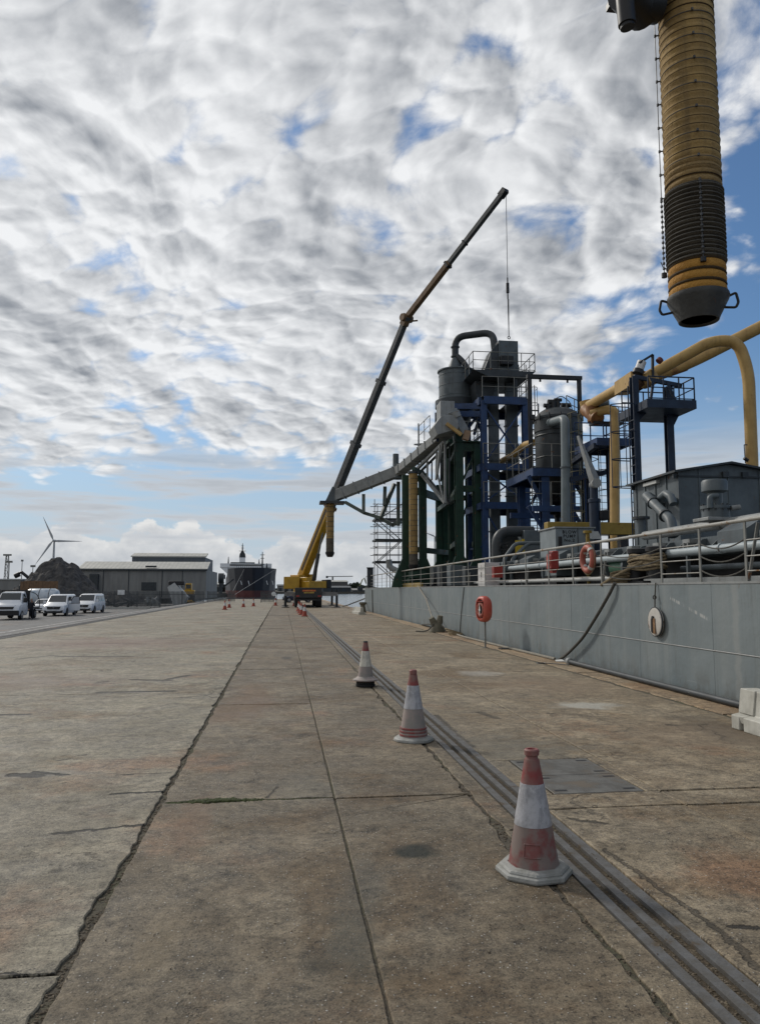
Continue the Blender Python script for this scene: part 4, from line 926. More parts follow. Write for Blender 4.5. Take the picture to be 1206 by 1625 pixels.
# blue frame
fr = thing('blue_tank_frame', 'blue steel platforms and columns carrying the domed tank', 'platform', (12.4,32.5,DK))
zpl = Z(748,32,885); zp2 = Z(805,32,885)
fx0, fx1 = X(838,32), X(905,32); fx2 = X(958,31.5)
m = MB(); m.box((fx0,31.3,zpl-.32), (fx0+.12,35.2,zpl)); m.box((fx0+.12,31.3,zpl-.32), (fx2-.6,31.42,zpl)); m.box((fx0+.12,35.08,zpl-.32), (fx2,35.2,zpl)); m.box((fx2-.12,31.9,zpl-.32), (fx2,35.08,zpl)); m.build('ring_beam', MAT['blue'], fr)
m = MB(); m.prism([(fx0,31.3,zpl),(fx2-.6,31.3,zpl),(fx2,31.9,zpl),(fx2,35.2,zpl),(fx0,35.2,zpl)], (0,0,.05)); m.build('deck_plate', MAT['blued'], fr)
railing(fr, [(fx0,31.35,zpl+.05),(fx2-.6,31.35,zpl+.05),(fx2,31.95,zpl+.05),(fx2,35.1,zpl+.05)], MAT['rail'], 1.05, .85); railing(fr, [(fx0,31.35,zpl+.05),(fx0,35.1,zpl+.05),(fx2,35.1,zpl+.05)], MAT['rail'], 1.05, .9)
for px in (864, 905, 930):
    for Y in (31.6, 34.8): col(fr, X(px,31.6), Y, DK, zpl-.3, .34 if Y < 33 else .3, MAT['blue'])
m = MB(); m.box((fx0,31.4,zp2-.25), (X(915,32),31.55,zp2)); m.box((fx0,34.6,zp2-.25), (X(915,32),34.75,zp2)); m.build('lower_beam', MAT['blue'], fr)
m = MB(); m.box((fx0,31.55,zp2-.04), (X(915,32),32.3,zp2)); m.build('lower_grating', MAT['blued'], fr)
railing(fr, [(fx0,31.45,zp2),(X(866,32),31.45,zp2)], MAT['rail'], 1.05, .7); railing(fr, [(X(868,32),31.45,zp2),(X(915,32),31.45,zp2)], MAT['rail'], 1.05, .7)
for p, q in (((838,803),(862,840)), ((838,755),(862,800)), ((905,755),(932,800)), ((905,805),(932,850))): bar(fr, at(*p,31.7), at(*q,31.7), .14, MAT['blue'])
for p, q in (((843,760),(862,760)), ((843,800),(862,760))): bar(fr, at(*p,34.7), at(*q,34.7), .12, MAT['blue'])
ladder(fr, X(919,30.6), 31.0, DK+.3, Z(690,31,920), M('yellowed_ladder', (.17,.155,.085), (.12,.11,.07), .5), '-y')
ladder(fr, X(959,30.4), 30.4, DK+.3, Z(728,30.4,958), MAT['rail'], '-y')
# valves and pipe clutter under the tank
pv = thing('valve_manifold', 'dark cluster of valves and pipes beneath the domed tank', 'valves', (12.2,32.4,DK))
for i, (px, py, r) in enumerate(((874,790,.16),(884,795,.2),(878,812,.14),(890,815,.18))):
    c = at(px,py,32.3); m = MB(); m.tube(c+Vector((-.3,0,0)), c+Vector((.3,0,0)), r, n=12); m.torus(c+Vector((0,-.3,.1)), .13, .018, (0,1,0), 14, 5); m.tube(c+Vector((0,-.3,.1)), c, .02, n=6); m.build('valve', MAT['black'], pv)
m = MB(); m.pipe([at(868,790,32.4), at(905,793,32.4), at(905,850,32.4)], .09, 10, .25); m.pipe([at(884,760,32.6), at(884,850,32.6)], .12, 10); m.build('pipework', MAT['dgrey'], pv)
m = MB(); m.tube((at(884,850,32.4).x,32.4,DK), at(884,836,32.4), .5, n=14); m.build('receiver', MAT['black'], pv)
# ---- black lifting gantry
ga = thing('lifting_gantry', 'thin black goalpost gantry standing over the domed tank', 'gantry', at(885,745,32.5))
zg = Z(601,32.5,885); ga0, ga1 = X(845,32.5), X(925,32.5)
for x in (ga0, ga1): col(ga, x, 32.6, zpl, zg, .16, MAT['black'], 'post')
m = MB(); m.box((ga0-.12,32.5,zg), (ga1+.12,32.72,zg+.17)); m.build('cross_beam', MAT['black'], ga)
for x in (ga0+.5, ga1-.55): m = MB(); m.tube((x,32.6,zg), (x,32.6,zg-.14), .05, n=8); m.build('hook_eye', MAT['black'], ga)
m = MB(); m.box((ga0-.02,32.45,zg-1.9), (ga0+.16,32.75,zg-1.7)); m.build('junction_box', MAT['black'], ga)
# ---- grey standpipe
sp_ = thing('grey_standpipe', 'tall grey pipe with a bent top rising in front of the tank', 'pipe', (11,30.5,DK))
m = MB(); m.pipe([at(897,842,30), at(897,742,30), at(896,664,30.2), (at(887,659,31).x,32.1,at(887,662,31).z)], .185, 18, .32, 8); spp = m.build('pipe', M('slate_grey_pipe', (.155,.185,.195), (.12,.145,.155), .45, rust=.1), sp_)
for py in (742,): c = at(897,py,30); m = MB(); m.tube(c-Vector((0,0,.03)), c+Vector((0,0,.03)), .225, n=18); m.build('flange', MAT['grey'], sp_, spp)
m = MB(); c = at(897,840,30); m.tube((c.x,c.y,DK), (c.x,c.y,c.z+.1), .3, n=16); m.build('foot', MAT['dgrey'], sp_)
# ---- right hand blue platform with yellow drop pipe
bp = thing('blue_valve_platform', 'small blue railed platform under the yellow pipe joint', 'platform', (13,29,DK))
zq = Z(703,29.5,950); q0, q1 = X(932,29.5), X(985,29.5)
m = MB(); m.box((q0,28.4,zq-.3), (q1,28.55,zq)); m.box((q0,30.6,zq-.3), (q1,30.75,zq)); m.box((q0,28.55,zq-.06), (q1,30.6,zq)); m.box((q0,28.55,zq-.3), (q0+.12,30.6,zq-.061)); m.box((q1-.12,28.55,zq-.3), (q1,30.6,zq-.061)); m.build('deck_frame', MAT['blue'], bp)
railing(bp, [(q0+.3,28.45,zq),(q1,28.45,zq),(q1,30.7,zq)], MAT['blue'], 1.1, .6, toe=True, r=.028); railing(bp, [(q0,30.7,zq),(q1,30.7,zq)], MAT['blue'], 1.1, .6, r=.028)
m = MB(); m.box((q0-.1,28.4,Z(678,29.5,950)-.1), (q1-.3,28.9,Z(678,29.5,950))); m.build('top_channel', MAT['black'], bp)
col(bp, X(967,29.5), 29.4, DK, zq-.3, .22, MAT['blued'])
for x in (X(945,29.6),): col(bp, x, 30.2, DK, zq-.3, .2, MAT['blued'])
bar(bp, (q0,28.5,zq-.3), (X(910,31),31.3,Z(735,31,910)), .2, MAT['blued'])
m = MB(); m.prism([at(905,757,29.8), at(963,745,29.8), at(965,752,29.8), at(905,765,29.8)], (0,.4,0)); m.build('lower_strut', MAT['blued'], bp)
yd = thing('yellow_drop_pipe', 'yellow pipe bending down from the valve to the deck', 'pipe', (12.3,27.5,DK))
m = MB(); m.pipe([at(938,657,28.6), at(962,650,28.2), at(975,652,27.9), at(975,832,27.6)], .185, 18, .5, 9); ydp = m.build('pipe', MAT['yellow'], yd)
m = MB(); c = at(975,832,27.6); m.tube((c.x,c.y,DK), (c.x,c.y,c.z), .185, n=18); m.build('lower_pipe', MAT['yellow'], yd)
m = MB(); a = at(930,650,29.4); b = at(948,664,28.4); m.tube(a, b, .28, n=16); m.tube(at(941,645,28.7), at(944,668,28.7), .3, n=16); m.build('valve_body', M('rusty_ochre', (.26,.12,.035), (.16,.06,.02), .6, rust=.6), yd)
m = MB(); m.tube(at(950,642,28.4), at(966,640,28.2), .16, n=14); m.build('actuator', MAT['grey'], yd)
# ---- big yellow pipes overhead
yp = thing('yellow_overhead_pipe', 'thick yellow pipe running overhead from the tank towards the upper right', 'pipe', at(1012,740,22))
YR = .175
pa, pb, pc_ = at(933,644,29.5), at(1010,600,23.2), at(1030,593,22.2)
m = MB(); m.tube(pa, pb, .19, n=20); m.build('far_section', MAT['yellow'], yp)
m = MB(); m.tube(at(929,636,29.6), at(933,655,29.6), .26, n=16); m.build('end_flange', MAT['yellow'], yp)
m = MB(); m.beam(at(985,617,25.0), at(1012,600,23.0), .46,.46); m.build('mitre_box', MAT['yellow'], yp)
m = MB(); m.pipe([at(1030,599,23.6), at(1090,578,23.8), at(1206,519,23.2), at(1420,410,21.5)], .205, 20, 1.0, 6); m.build('near_section', MAT['yellow'], yp)
m = MB(); m.tube(at(1060,588.5,23.7), at(1086,579.5,23.79), .211, n=20); m.build('rusty_band', M('rust_worn_ochre', (.30,.17,.06), (.20,.095,.03), .7, rust=.6, rs=9), yp)
y2 = thing('yellow_gooseneck_pipe', 'yellow gooseneck pipe arching over and down behind the deck house', 'pipe', at(1196,860,22))
m = MB(); m.pipe([at(1012,606,22.9), at(1055,582,22.6), at(1128,541,22.1), at(1170,541,21.9), at(1187,590,21.8), at(1193,745,21.8), at(1194,850,21.8)], .182, 20, .75, 8); m.build('pipe', MAT['yellow'], y2)
for q in ((1130,545,18.5),(1192,583,16.75)):
    c = at(*q); m = MB(); 
for i, (a, b) in enumerate((((1006,612,22.7),(1024,600,22.2)), ((1020,606,22.4),(1036,598,22.0)))):
    m = MB(); m.tube(at(*a), at(*b), .24, n=18); m.build('flange', M('dark_rust', (.09,.045,.02), (.05,.028,.015), .8) if i == 0 else MAT['yellow'], y2)
va = thing('valve_actuator', 'white cylindrical valve actuator on the yellow pipe junction', 'actuator', at(1014,590,22.2))
m = MB(); m.tube(at(1012,591,22.1), at(1018,574,22.1), .14, n=14); m.build('body', MAT['whitep'], va); m = MB(); m.tube(at(1011,593,22.1), at(1013,587,22.1), .17, n=14); m.build('collar', MAT['black'], va)
m = MB(); m.tube(at(1044,574,21.8), at(1048,570,21.8), .10, n=14); m.build('red_cap', M('dull_red', (.16,.04,.03), rough=.6), va)
# support stand
st_ = thing('pipe_support_stand', 'dark blue steel stand with railed platform under the yellow pipes', 'pipe stand', (11,22,DK))
x_a, x_b, x_c = X(1012,22), X(1071,22), X(1089,22); zb3 = Z(650,22,1050); zh = Z(598,22,1012)
col(st_, x_a, 22, DK, zh, .20, MAT['blued'], d=.22); col(st_, x_b, 22.2, DK, Z(612,22,1070), .22, MAT['blued'])
m = MB(); m.box((X(1022,21.6),21.2,zb3-.14), (x_c,23.2,zb3+.12)); m.build('platform', MAT['blued'], st_)
railing(st_, [(X(1027,21.6),21.3,zb3+.1),(x_c,21.3,zb3+.1),(x_c,23.1,zb3+.1)], MAT['blued'], .74, .55, toe=True); railing(st_, [(X(1027,21.6),23.1,zb3+.1),(x_c,23.1,zb3+.1)], MAT['blued'], .74, .6)
bar(st_, (x_a,22,Z(668,22,1012)), (X(1026,22),22,zb3-.1), .14, MAT['blued']); bar(st_, (x_b,22.2,Z(680,22,1070)), (X(1084,22),22.2,zb3-.1), .12, MAT['blued'])
bar(st_, (x_a,22,zh), (X(1088,22),22,Z(612,22,1070)), .12, MAT['blued'], 'head_beam')
for px in (1036, 1058): bar(st_, at(px,606,21.8), at(px-6 if px < 1040 else px+18,648,21.8), .07, MAT['blued'], 'pipe_leg')
m = MB(); m.beam(at(1014,576,22), at(1035,563,22), .07); m.beam(at(1035,563,22), at(1035,598,22), .07); m.build('davit_frame', MAT['black'], st_)
ladder(st_, x_a-.14, 21.95, DK+1.0, zb3-.15, MAT['blued'], '-x', w_=.36, r=.022)
# mustard beam in front
mbm = thing('mustard_beam', 'mustard yellow box beam lying across the deck behind the davit', 'beam', (10.6,26.2,DK))
z_a, z_b = Z(848,26,960), Z(829,26,960)
m = MB(); m.box((X(868,26),26,z_a), (X(1006,26),26.4,z_b)); m.build('beam', MAT['yelbeam'], mbm, bevel=.02)
for px in (880, 990): m = MB(); x = X(px,26); m.box((x-.15,26.05,DK), (x+.15,26.35,z_a)); m.build('pedestal', MAT['black'], mbm)
# ---- davit
dv_ = thing('deck_davit', 'grey tapered davit arm leaning back on a dark post', 'davit', (9.8,23,DK))
m = MB(); m.beam(at(945,768,23), at(917,692,23.6), .30,.22, w2=.07, h2=.08); m.build('arm', MAT['lgrey'], dv_, bevel=.01)
m = MB(); c = at(944,768,23); m.tube(c+Vector((-.05,-.25,0)), c+Vector((.05,.25,0)), .15, n=16); m.build('pivot', MAT['lgrey'], dv_)
m = MB(); m.lathe([(.26,DK),(.26,DK+.25),(.17,DK+.3),(.17,c.z-.6),(.2,c.z-.58),(.2,c.z-.48),(.13,c.z-.45),(.13,c.z)], (c.x,23.1,0), 18); m.build('post', MAT['blued'], dv_)
m = MB(); m.box((c.x+.1,22.9,c.z-1.15), (c.x+.42,23.3,c.z-.85)); m.build('winch', MAT['black'], dv_, bevel=.03)
# ---- blow pump house with lettering
ph = thing('pump_cabinet', 'grey steel pump cabinet with black stencilled lettering', 'cabinet', (8.7,22.6,DK))
p_a, p_b = X(880,22), X(941,22); zt3 = Z(838,22,900)
m = MB(); m.box((p_a,22,DK+.3), (p_b,23.4,zt3)); m.build('casing', M('mid_grey_cabinet', (.20,.23,.24), (.165,.19,.20), .5, rust=.1), ph, bevel=.015)
m = MB(); m.box((p_a-.04,21.96,zt3), (p_b+.04,23.44,zt3+.04)); m.build('lid', MAT['lgrey'], ph)
m = MB(); m.box((p_a,22,DK), (p_b,23.4,DK+.3)); m.build('plinth', MAT['black'], ph)
xm = X(915,22); m = MB(); m.box((xm-.008,21.985,DK+.5), (xm+.008,22.0,zt3)); m.build('door_gap', MAT['black'], ph)
m = MB(); c = at(888,860,22); m.box((c.x-.05,21.93,c.z-.16), (c.x+.05,22.0,c.z+.16)); m.build('latch', MAT['black'], ph, bevel=.01)
m = MB(); a = at(925,843,22); m.prism([(a.x,21.95,a.z),(a.x+.45,21.95,a.z),(a.x+.45,21.7,a.z-.25),(a.x+.1,21.7,a.z-.25)], (0,.04,0)); m.build('hood', MAT['lgrey'], ph)
def letter(txt, size, c, rot, mat, root, nm='lettering'):
    cu = bpy.data.curves.new('txt', 'FONT'); cu.body = txt; cu.size = size; cu.align_x = 'CENTER'; cu.align_y = 'CENTER'; cu.extrude = .002; cu.space_character = 1.3; cu.offset = .004
    to = bpy.data.objects.new('txt', cu); COL.objects.link(to); bpy.context.view_layer.update()
    me = bpy.data.meshes.new_from_object(to.evaluated_get(bpy.context.evaluated_depsgraph_get())); COL.objects.unlink(to); bpy.data.objects.remove(to)
    me.materials.clear(); me.materials.append(mat); o = bpy.data.objects.new(nm, me); COL.objects.link(o); o.parent = root; o.location = Vector(c)-root.location; o.rotation_euler = rot; return o
for txt, py in (('BLOW',844.5),('PUMP',851),('No.2',857.5)):
    c = at(903,py,22); letter(txt, .13, (c.x,21.996,c.z), (math.pi/2,0,0), MAT['lettr'], ph)
yv = thing('yellow_vent_post', 'short yellow vent post at the right end of the pump cabinet', 'vent', (9,20.6,DK)); c = at(932,846,20.5); m = MB(); m.tube((c.x,20.5,DK), c, .055, n=10); m.build('post', MAT['yelbeam'], yv); m = MB(); m.tube(c, c+Vector((0,0,.07)), .12, n=12); m.build('cap', MAT['yelbeam'], yv)
# ---- grey bent duct and its box
gd = thing('bent_deck_duct', 'thick grey pipe bending up from the deck left of the pump cabinet', 'duct', (9.4,29,DK))
m = MB(); m.pipe([(X(787,29),29,DK), (X(787,29),29,Z(843,29,790)), (X(845,29),29,Z(843,29,790))], .21, 18, .6, 8); m.build('duct', MAT['dgrey'], gd)
m = MB(); m.box((X(832,28.5),28.6,DK), (X(862,28.5),29.8,Z(841,28.5,850))); m.build('fan_box', MAT['grey'], gd, bevel=.02)
m = MB(); m.box((X(795,29.4),29.5,DK), (X(832,29.4),29.7,Z(848,29.4,815))); m.build('back_panel', MAT['dgrey'], gd)
for i, (px, py) in enumerate(((798,868),(806,866))): m = MB(); c = at(px,py,28.7); m.torus(c, .13, .025, (0,1,0), 14, 6); m.tube(c, c+Vector((0,.4,0)), .03, n=6); m.build('hand_wheel', MAT['black'], gd)
ys_ = MB(); c = at(824,866,27.5); ys_.box((c.x-.15,27.5,c.z-.32), (c.x+.08,27.52,c.z+.2)); ys_.box((c.x+.10,27.5,c.z-.3), (c.x+.2,27.52,c.z+.25)); sgn = single(ys_, 'yellow_sign', M('yellow_sign', (.5,.36,.03), (.42,.3,.02), .5), 'small yellow warning sign among the deck pipes', 'sign', (c.x,27.5,c.z))
for i, (p, q) in enumerate((((800,886),(818,862)), ((812,888),(838,862)))):
    a, b = at(*p,26.5), at(*q,26.8); m = MB(); m.pipe([(a.x,26.5,DK), a, b, b+Vector((.9,0,0))], .07, 10, .2); single(m, 'bent_pipe', MAT['grey'], ['left small bent grey pipe below the yellow sign','right small bent grey pipe below the yellow sign'][i], 'pipe', (a.x,26.5,DK), 'small bent deck pipes')

# ---- deck house
dh = thing('deck_house', 'dark grey steel deck house with shallow pitched roof', 'deck house', (10.6,18,DK))
hx0, hy0, hy1 = 9.34, 17.0, 19.35; hx1 = 11.95; ze = Z(748,17,1075); zr = ze+.19; xr = (hx0+hx1)/2
m = MB(); m.prism([(hx0,hy0,DK),(hx1,hy0,DK),(hx1,hy0,ze),(xr,hy0,zr),(hx0,hy0,ze)], (0,hy1-hy0,0)); hb = m.build('wall', MAT['grey'], dh)
for sgn_ in (-1, 1):
    xe = hx0-.16 if sgn_ < 0 else hx1+.16; zz_ = ze-.04
    m = MB(); m.prism([(xr,hy0-.14,zr+.012),(xe,hy0-.14,zz_),(xe,hy0-.14,zz_+.05),(xr,hy0-.14,zr+.062)], (0,hy1-hy0+.28,0)); m.build('roof_sheet', MAT['dgrey'], dh)
for y in (17.55,18.1,18.65,19.15): m = MB(); m.box((hx0-.025,y,DK), (hx0,y+.05,ze-.02)); m.build('wall_rib', MAT['grey'], dh, hb)
for x in (9.85,10.6,11.4): m = MB(); m.box((x,hy0-.02,DK), (x+.03,hy0,ze+.05)); m.build('wall_rib', MAT['grey'], dh, hb)
m = MB(); m.box((hx0-.004,hy0-.035,ze-.13), (hx1,hy0,ze-.09)); m.build('eaves_trim', MAT['dgrey'], dh, hb)
for x in (10.45,10.95): m = MB(); m.box((x,hy0-.07,zr-.32), (x+.15,hy0-.001,zr-.18)); m.build('gable_lamp', MAT['dgrey'], dh, hb)
m = MB(); m.box((hx0-.10,17.9,ze-.16), (hx0-.001,18.6,ze-.08)); m.build('strip_lamp', MAT['cream'], dh, hb)
m = MB(); m.box((hx0-.012,17.72,3.62), (hx0-.001,18.05,3.98)); m.build('wall_opening', MAT['black'], dh, hb)
m = MB(); m.box((hx0-.11,hy0+.02,ze-.16), (hx0-.001,hy0+.08,ze-.05)); m.box((hx0-.11,hy1-.12,ze-.16), (hx0-.001,hy1-.06,ze-.05)); m.build('bracket', MAT['dgrey'], dh, hb)
d1 = thing('ventilation_duct', 'grey ribbed ventilation duct coming out of the deck house wall', 'duct', (9,16.6,DK))
m = MB(); m.pipe([(hx0+.05,17.85,3.72), at(1024,786,17.4), at(1050,812,16.4), at(1064,826,15.9), at(1068,850,15.7)], .115, 18, .14, 6); m.build('duct', MAT['grey'], d1)
for q, Y in ((( 1036,798),16.95),((1055,818),16.2)):
    c = at(*q,Y); dd = (at(1050,812,16.4)-at(1024,786,17.4)).normalized(); m = MB(); m.tube(c-dd*.035, c+dd*.035, .15, n=18); m.build('clamp_ring', MAT['dgrey'], d1)
d2 = thing('elbow_vent', 'short grey segmented elbow vent on the deck house wall', 'vent', at(1058,795,16.9))
m = MB(); m.pipe([at(1048,790,16.9), at(1056,783,16.6), at(1064,788,16.4), at(1068,800,16.3)], [.09]*4, 14, 0); m.build('elbow', MAT['grey'], d2); m = MB(); m.tube((hx0,17.15,3.72), at(1048,790,16.9), .09, n=14); m.build('stub', MAT['grey'], d2)
# small round vent left of the house
v2 = thing('capped_vent', 'short capped grey vent standing left of the deck house', 'vent', (8.7,17.6,DK)); c = at(1017,832,17.2); m = MB(); m.tube((c.x,17.2,2.9), (c.x,17.2,c.z+.12), .11, n=14); m.build('pipe', MAT['grey'], v2); m = MB(); m.tube((c.x,17.2,c.z+.12), (c.x,17.2,c.z+.18), .2, n=16); m.build('cap', MAT['dgrey'], v2)
# mushroom vent
mv = thing('mushroom_vent', 'grey mushroom vent with bolted flange on a square base', 'vent', (8.1,13.5,2.93))
c = at(1136,840,13.5); zc_ = [Z(p,13.5,1136) for p in (842,822,808,803,781,779,765,763)]
m = MB(); m.box((c.x-.30,13.25,2.90), (c.x+.22,13.8,zc_[1])); m.build('base_box', MAT['lgrey'], mv, bevel=.01)
m = MB(); m.lathe([(.25,zc_[1]),(.25,zc_[2]),(.27,zc_[2]),(.27,zc_[3]),(.135,zc_[3]+.01),(.135,zc_[4])], (c.x,13.5,0), 26); m.build('neck', MAT['grey'], mv)
m = MB(); m.lathe([(.15,zc_[4]-.02),(.235,zc_[5]-.01),(.235,zc_[6]),(.21,zc_[7]+.01)], (c.x,13.5,0), 26); m.build('cap', MAT['grey'], mv)
for k in range(12):
    t = 2*math.pi*k/12; m = MB(); q = Vector((c.x+.245*math.cos(t),13.5+.245*math.sin(t),zc_[2])); m.tube(q-Vector((0,0,.04)), q+Vector((0,0,.09)), .022, n=6); m.build('bolt', MAT['dgrey'], mv)
m = MB(); m.pipe([(c.x-.23,13.3,zc_[2]), (c.x-.23,13.3,zc_[3]+.16), (c.x-.06,13.3,zc_[3]+.17)], .05, 12, .09); m.build('side_pipe', MAT['grey'], mv)
m = MB(); m.tube((c.x+.2,13.3,zc_[2]), (c.x+.36,13.28,zc_[2]+.02), .05, n=10); m.build('clamp_handle', MAT['lgrey'], mv)
# aerial bits behind the gooseneck
ant = thing('mast_lamp', 'small dark lamp and aerial on a stub beside the gooseneck pipe', 'lamp', at(1188,740,19)); m = MB(); m.tube(at(1182,735,19), at(1180,706,19), .012, n=5); m.tube(at(1180,706,19), at(1185,706,19), .015, n=5); m.build('stem', MAT['black'], ant); m = MB(); m.tube(at(1180,727,19), at(1186,731,19), .05, n=8); m.build('lamp_head', MAT['black'], ant)
# ochre pipe glimpsed behind the tank
ob = thing('ochre_cross_pipe', 'ochre pipe crossing between the blue tower and the tank', 'pipe', (11,36,DK)); m = MB(); m.pipe([at(790,735,40.5), at(815,722,38), at(832,706,36), at(848,702,34)], .17, 12, .4); m.build('pipe', MAT['yellow'], ob)
MAT['cone_m'] = M('scuffed_cone_steel', (.055,.056,.054), (.03,.03,.029), .6, ns=4, rust=.35, rs=8, bump=.3, bs=20)
# ------------------------------------------------------------------ near spout overhead and its arm
nx, ny = 4.075, 6.9; NR = .262
ns_ = thing('loading_spout', 'huge ochre ribbed spout hanging in the upper right foreground', 'loading spout', (nx,ny,4.2), 'telescopic loading spouts')
zt_, zd0, zd1, zy1 = 8.6, 5.62, 4.88, 4.62     # top, start of gathered part, its end, end of orange part
def nzp(py): return at(1100,py,ny).z
zd0, zd1, zy1 = nzp(308), nzp(424), nzp(474)
pitch = (nzp(60)-nzp(308))/20.0
def ribbed(z0, z1, n, r, bul, pts=4):
    pr = []
    for k in range(n):
        for j in range(pts):
            t = j/pts; pr.append((r+bul*math.sin(math.pi*t)*.9-(.006 if j == 0 else 0), z0+(z1-z0)*(k+t)/n))
    pr.append((r, z1)); return pr
nrib = int((zt_-zd0)/pitch)
m = MB(); m.lathe(ribbed(zd0+.28, zd0+pitch*nrib, nrib-4, NR, .010), (nx,ny,0), 40); m.build('fabric_sleeve', MAT['fab'], ns_, sharp=60)
m = MB(); m.lathe(ribbed(zd0, zd0+.28, 4, NR, .012), (nx,ny,0), 40); m.build('worn_sleeve', MAT['fabw'], ns_, sharp=60)
hoop = MB(); hoop.torus((0,0,0), NR+.006, .0065, (0,0,1), 40, 6); hme = hoop.mesh('hoop'); hme.materials.append(M('dusty_hoop', (.10,.092,.078), (.06,.055,.048), .7, ns=9))
hoop2 = MB(); hoop2.torus((0,0,0), NR+.002, .009, (0,0,1), 40, 5); hme2 = hoop2.mesh('seam'); hme2.materials.append(M('seam_brown', (.055,.034,.013), (.04,.024,.01), .9))
for k in range(nrib+1):
    z = zd0+pitch*k
    if k % 3 == 0: o = inst(hme, 'hoop', ns_, (0,0,z-4.2)); o.rotation_euler = (random.uniform(-.01,.01), random.uniform(-.01,.01), 0)
    else: inst(hme2, 'seam_ring', ns_, (0,0,z-4.2))
# gathered dark part: many hoops close together
ng = 17; m = MB(); pr = []
for k in range(ng):
    z = zd1+(zd0-zd1)*k/ng; h = (zd0-zd1)/ng; a = random.uniform(-.006,.008); pr += [(NR-.012+a*.4,z),(NR+.014+a,z+h*.3),(NR+.016+a,z+h*.65)]
pr.append((NR-.006,zd0)); m.lathe(pr, (nx,ny,0), 40); m.build('gathered_fabric', MAT['fabd'], ns_, sharp=50)
for k in range(ng):
    z = zd1+(zd0-zd1)*(k+.5)/ng; o = inst(hme, 'hoop', ns_, (0,0,z-4.2), scale=(1.045,1.045,1)); o.rotation_euler = (random.uniform(-.02,.02), random.uniform(-.02,.02), 0)
m = MB(); m.lathe(ribbed(zy1, zd1, 3, NR-.002, .016), (nx,ny,0), 40); m.build('orange_sleeve', MAT['fabo'], ns_, sharp=60)
for k in range(4): inst(hme2, 'seam_ring', ns_, (0,0,zy1+(zd1-zy1)*k/3-4.2), scale=(1.01,1.01,1.6))
zc0, zc1 = nzp(476), nzp(505)
m = MB(); m.lathe([(.165,zc1-.005),(.175,zc1-.03),(.19,zc1-.03),(.20,zc1+.0),(.285,zc0-.02),(.295,zc0+.01),(.29,zc0+.035),(.25,zc0+.03),(.245,zc0-.02),(.165,zc1-.005)], (nx,ny,0), 40); cone_ = m.build('outlet_cone', MAT['cone_m'], ns_, sharp=45)
m = MB(); m.lathe([(.05,zc1+.12),(.165,zc1+.02)], (nx,ny,0), 30); m.build('inner_throat', MAT['black'], ns_, cone_)
for sgn_, a in ((-1, 158), (1, -28)):
    d = Vector((math.cos(R(a)), math.sin(R(a)), 0)); b0 = Vector((nx,ny,zc0-.02)); m = MB()
    m.pipe([b0+d*.27+Vector((0,0,.02)), b0+d*.345+Vector((0,0,.05)), b0+d*.365+Vector((0,0,-.05)), b0+d*.34+Vector((0,0,-.10)), b0+d*.24+Vector((0,0,-.085))], .013, 8, .02); m.build('lifting_lug', MAT['black'], ns_, cone_)
# lifting wires with clips
for a, nm in ((154, 'left'), (252, 'front'), (20, 'back')):
    d = Vector((math.cos(R(a)), math.sin(R(a)), 0)); b0 = Vector((nx,ny,0))+d*(NR+(.042 if nm == 'left' else .026)); ztw = zt_ if nm != 'front' else zd0+.02
    m = MB(); m.tube(b0+Vector((0,0,zd1-.03)), b0+Vector((0,0,ztw)), .0045, n=6); wr = m.build('lifting_wire', MAT['wire'], ns_)
    for k in range(0, nrib+1, 3) if nm != 'back' else ():
        z = zd0+pitch*k; m = MB(); m.tube(b0+Vector((0,0,z-.012)), b0+Vector((0,0,z+.012)), .012, n=8); m.beam(b0+Vector((0,0,z)), b0-d*.03+Vector((0,0,z)), .012,.01); m.build('clip', MAT['wire'], ns_, wr)
    for k in range(14):
        z = zd1+(zd0-zd1)*(k+.5)/14; m = MB(); m.tube(b0+Vector((0,0,z-.010)), b0+Vector((0,0,z+.010)), .0135, n=8); m.build('clip', MAT['wire'], ns_, wr)
    m = MB(); m.tube(b0+Vector((0,0,zd1-.065)), b0+Vector((0,0,zd1-.02)), .028, n=10); m.build('wire_end', MAT['black'], ns_, wr)
for a in (150, 10):
    d = Vector((math.cos(R(a)), math.sin(R(a)), 0)); b0 = Vector((nx,ny,zd1+.02)); m = MB(); m.pipe([b0+d*NR, b0+d*(NR+.05)+Vector((0,0,.03 if a > 90 else -.01)), b0+d*(NR+.07)+Vector((0,0,.09 if a > 90 else -.03))], .005, 5); m.build('loose_wire', MAT['wire'], ns_)
na = thing('overhead_conveyor', 'box girder conveyor above the picture carrying the huge ochre spout', 'conveyor', (12,7.2,DK))
m = MB(); m.beam((3.4,6.9,8.95), (13,7.4,9.5), .8,.7); m.build('arm_box', MAT['lgrey'], na, bevel=.02)
m = MB(); m.box((12.2,6.6,DK), (13.2,8.2,9.2)); m.build('arm_mast', MAT['green'], na)
m = MB(); m.tube((nx,ny,8.55), (nx,ny,8.7), .36, n=24); m.build('spout_collar', MAT['dgrey'], na)
ng_ = thing('hoist_gearbox', 'black hoist gear motor at the top edge beside the huge spout', 'gear motor', at(1005,20,6.7))
c = at(1003,5,6.75); m = MB(); m.tube(c+Vector((-.12,-.1,.05)), c+Vector((.2,.15,.05)), .19, n=20); m.build('drum_case', MAT['black'], ng_)
c2_ = at(991,24,6.6); m = MB(); m.tube(c2_+Vector((0,0,.25)), c2_+Vector((.02,0,-.10)), .085, n=18); m.tube(c2_+Vector((.02,0,-.10)), c2_+Vector((.025,0,-.13)), .07, n=18); m.build('motor', MAT['black'], ng_)
c3_ = at(1025,12,6.8); m = MB(); m.tube(c3_+Vector((-.14,0,.03)), c3_+Vector((.14,.03,.06)), .17, n=20); m.build('gear_case', MAT['black'], ng_)
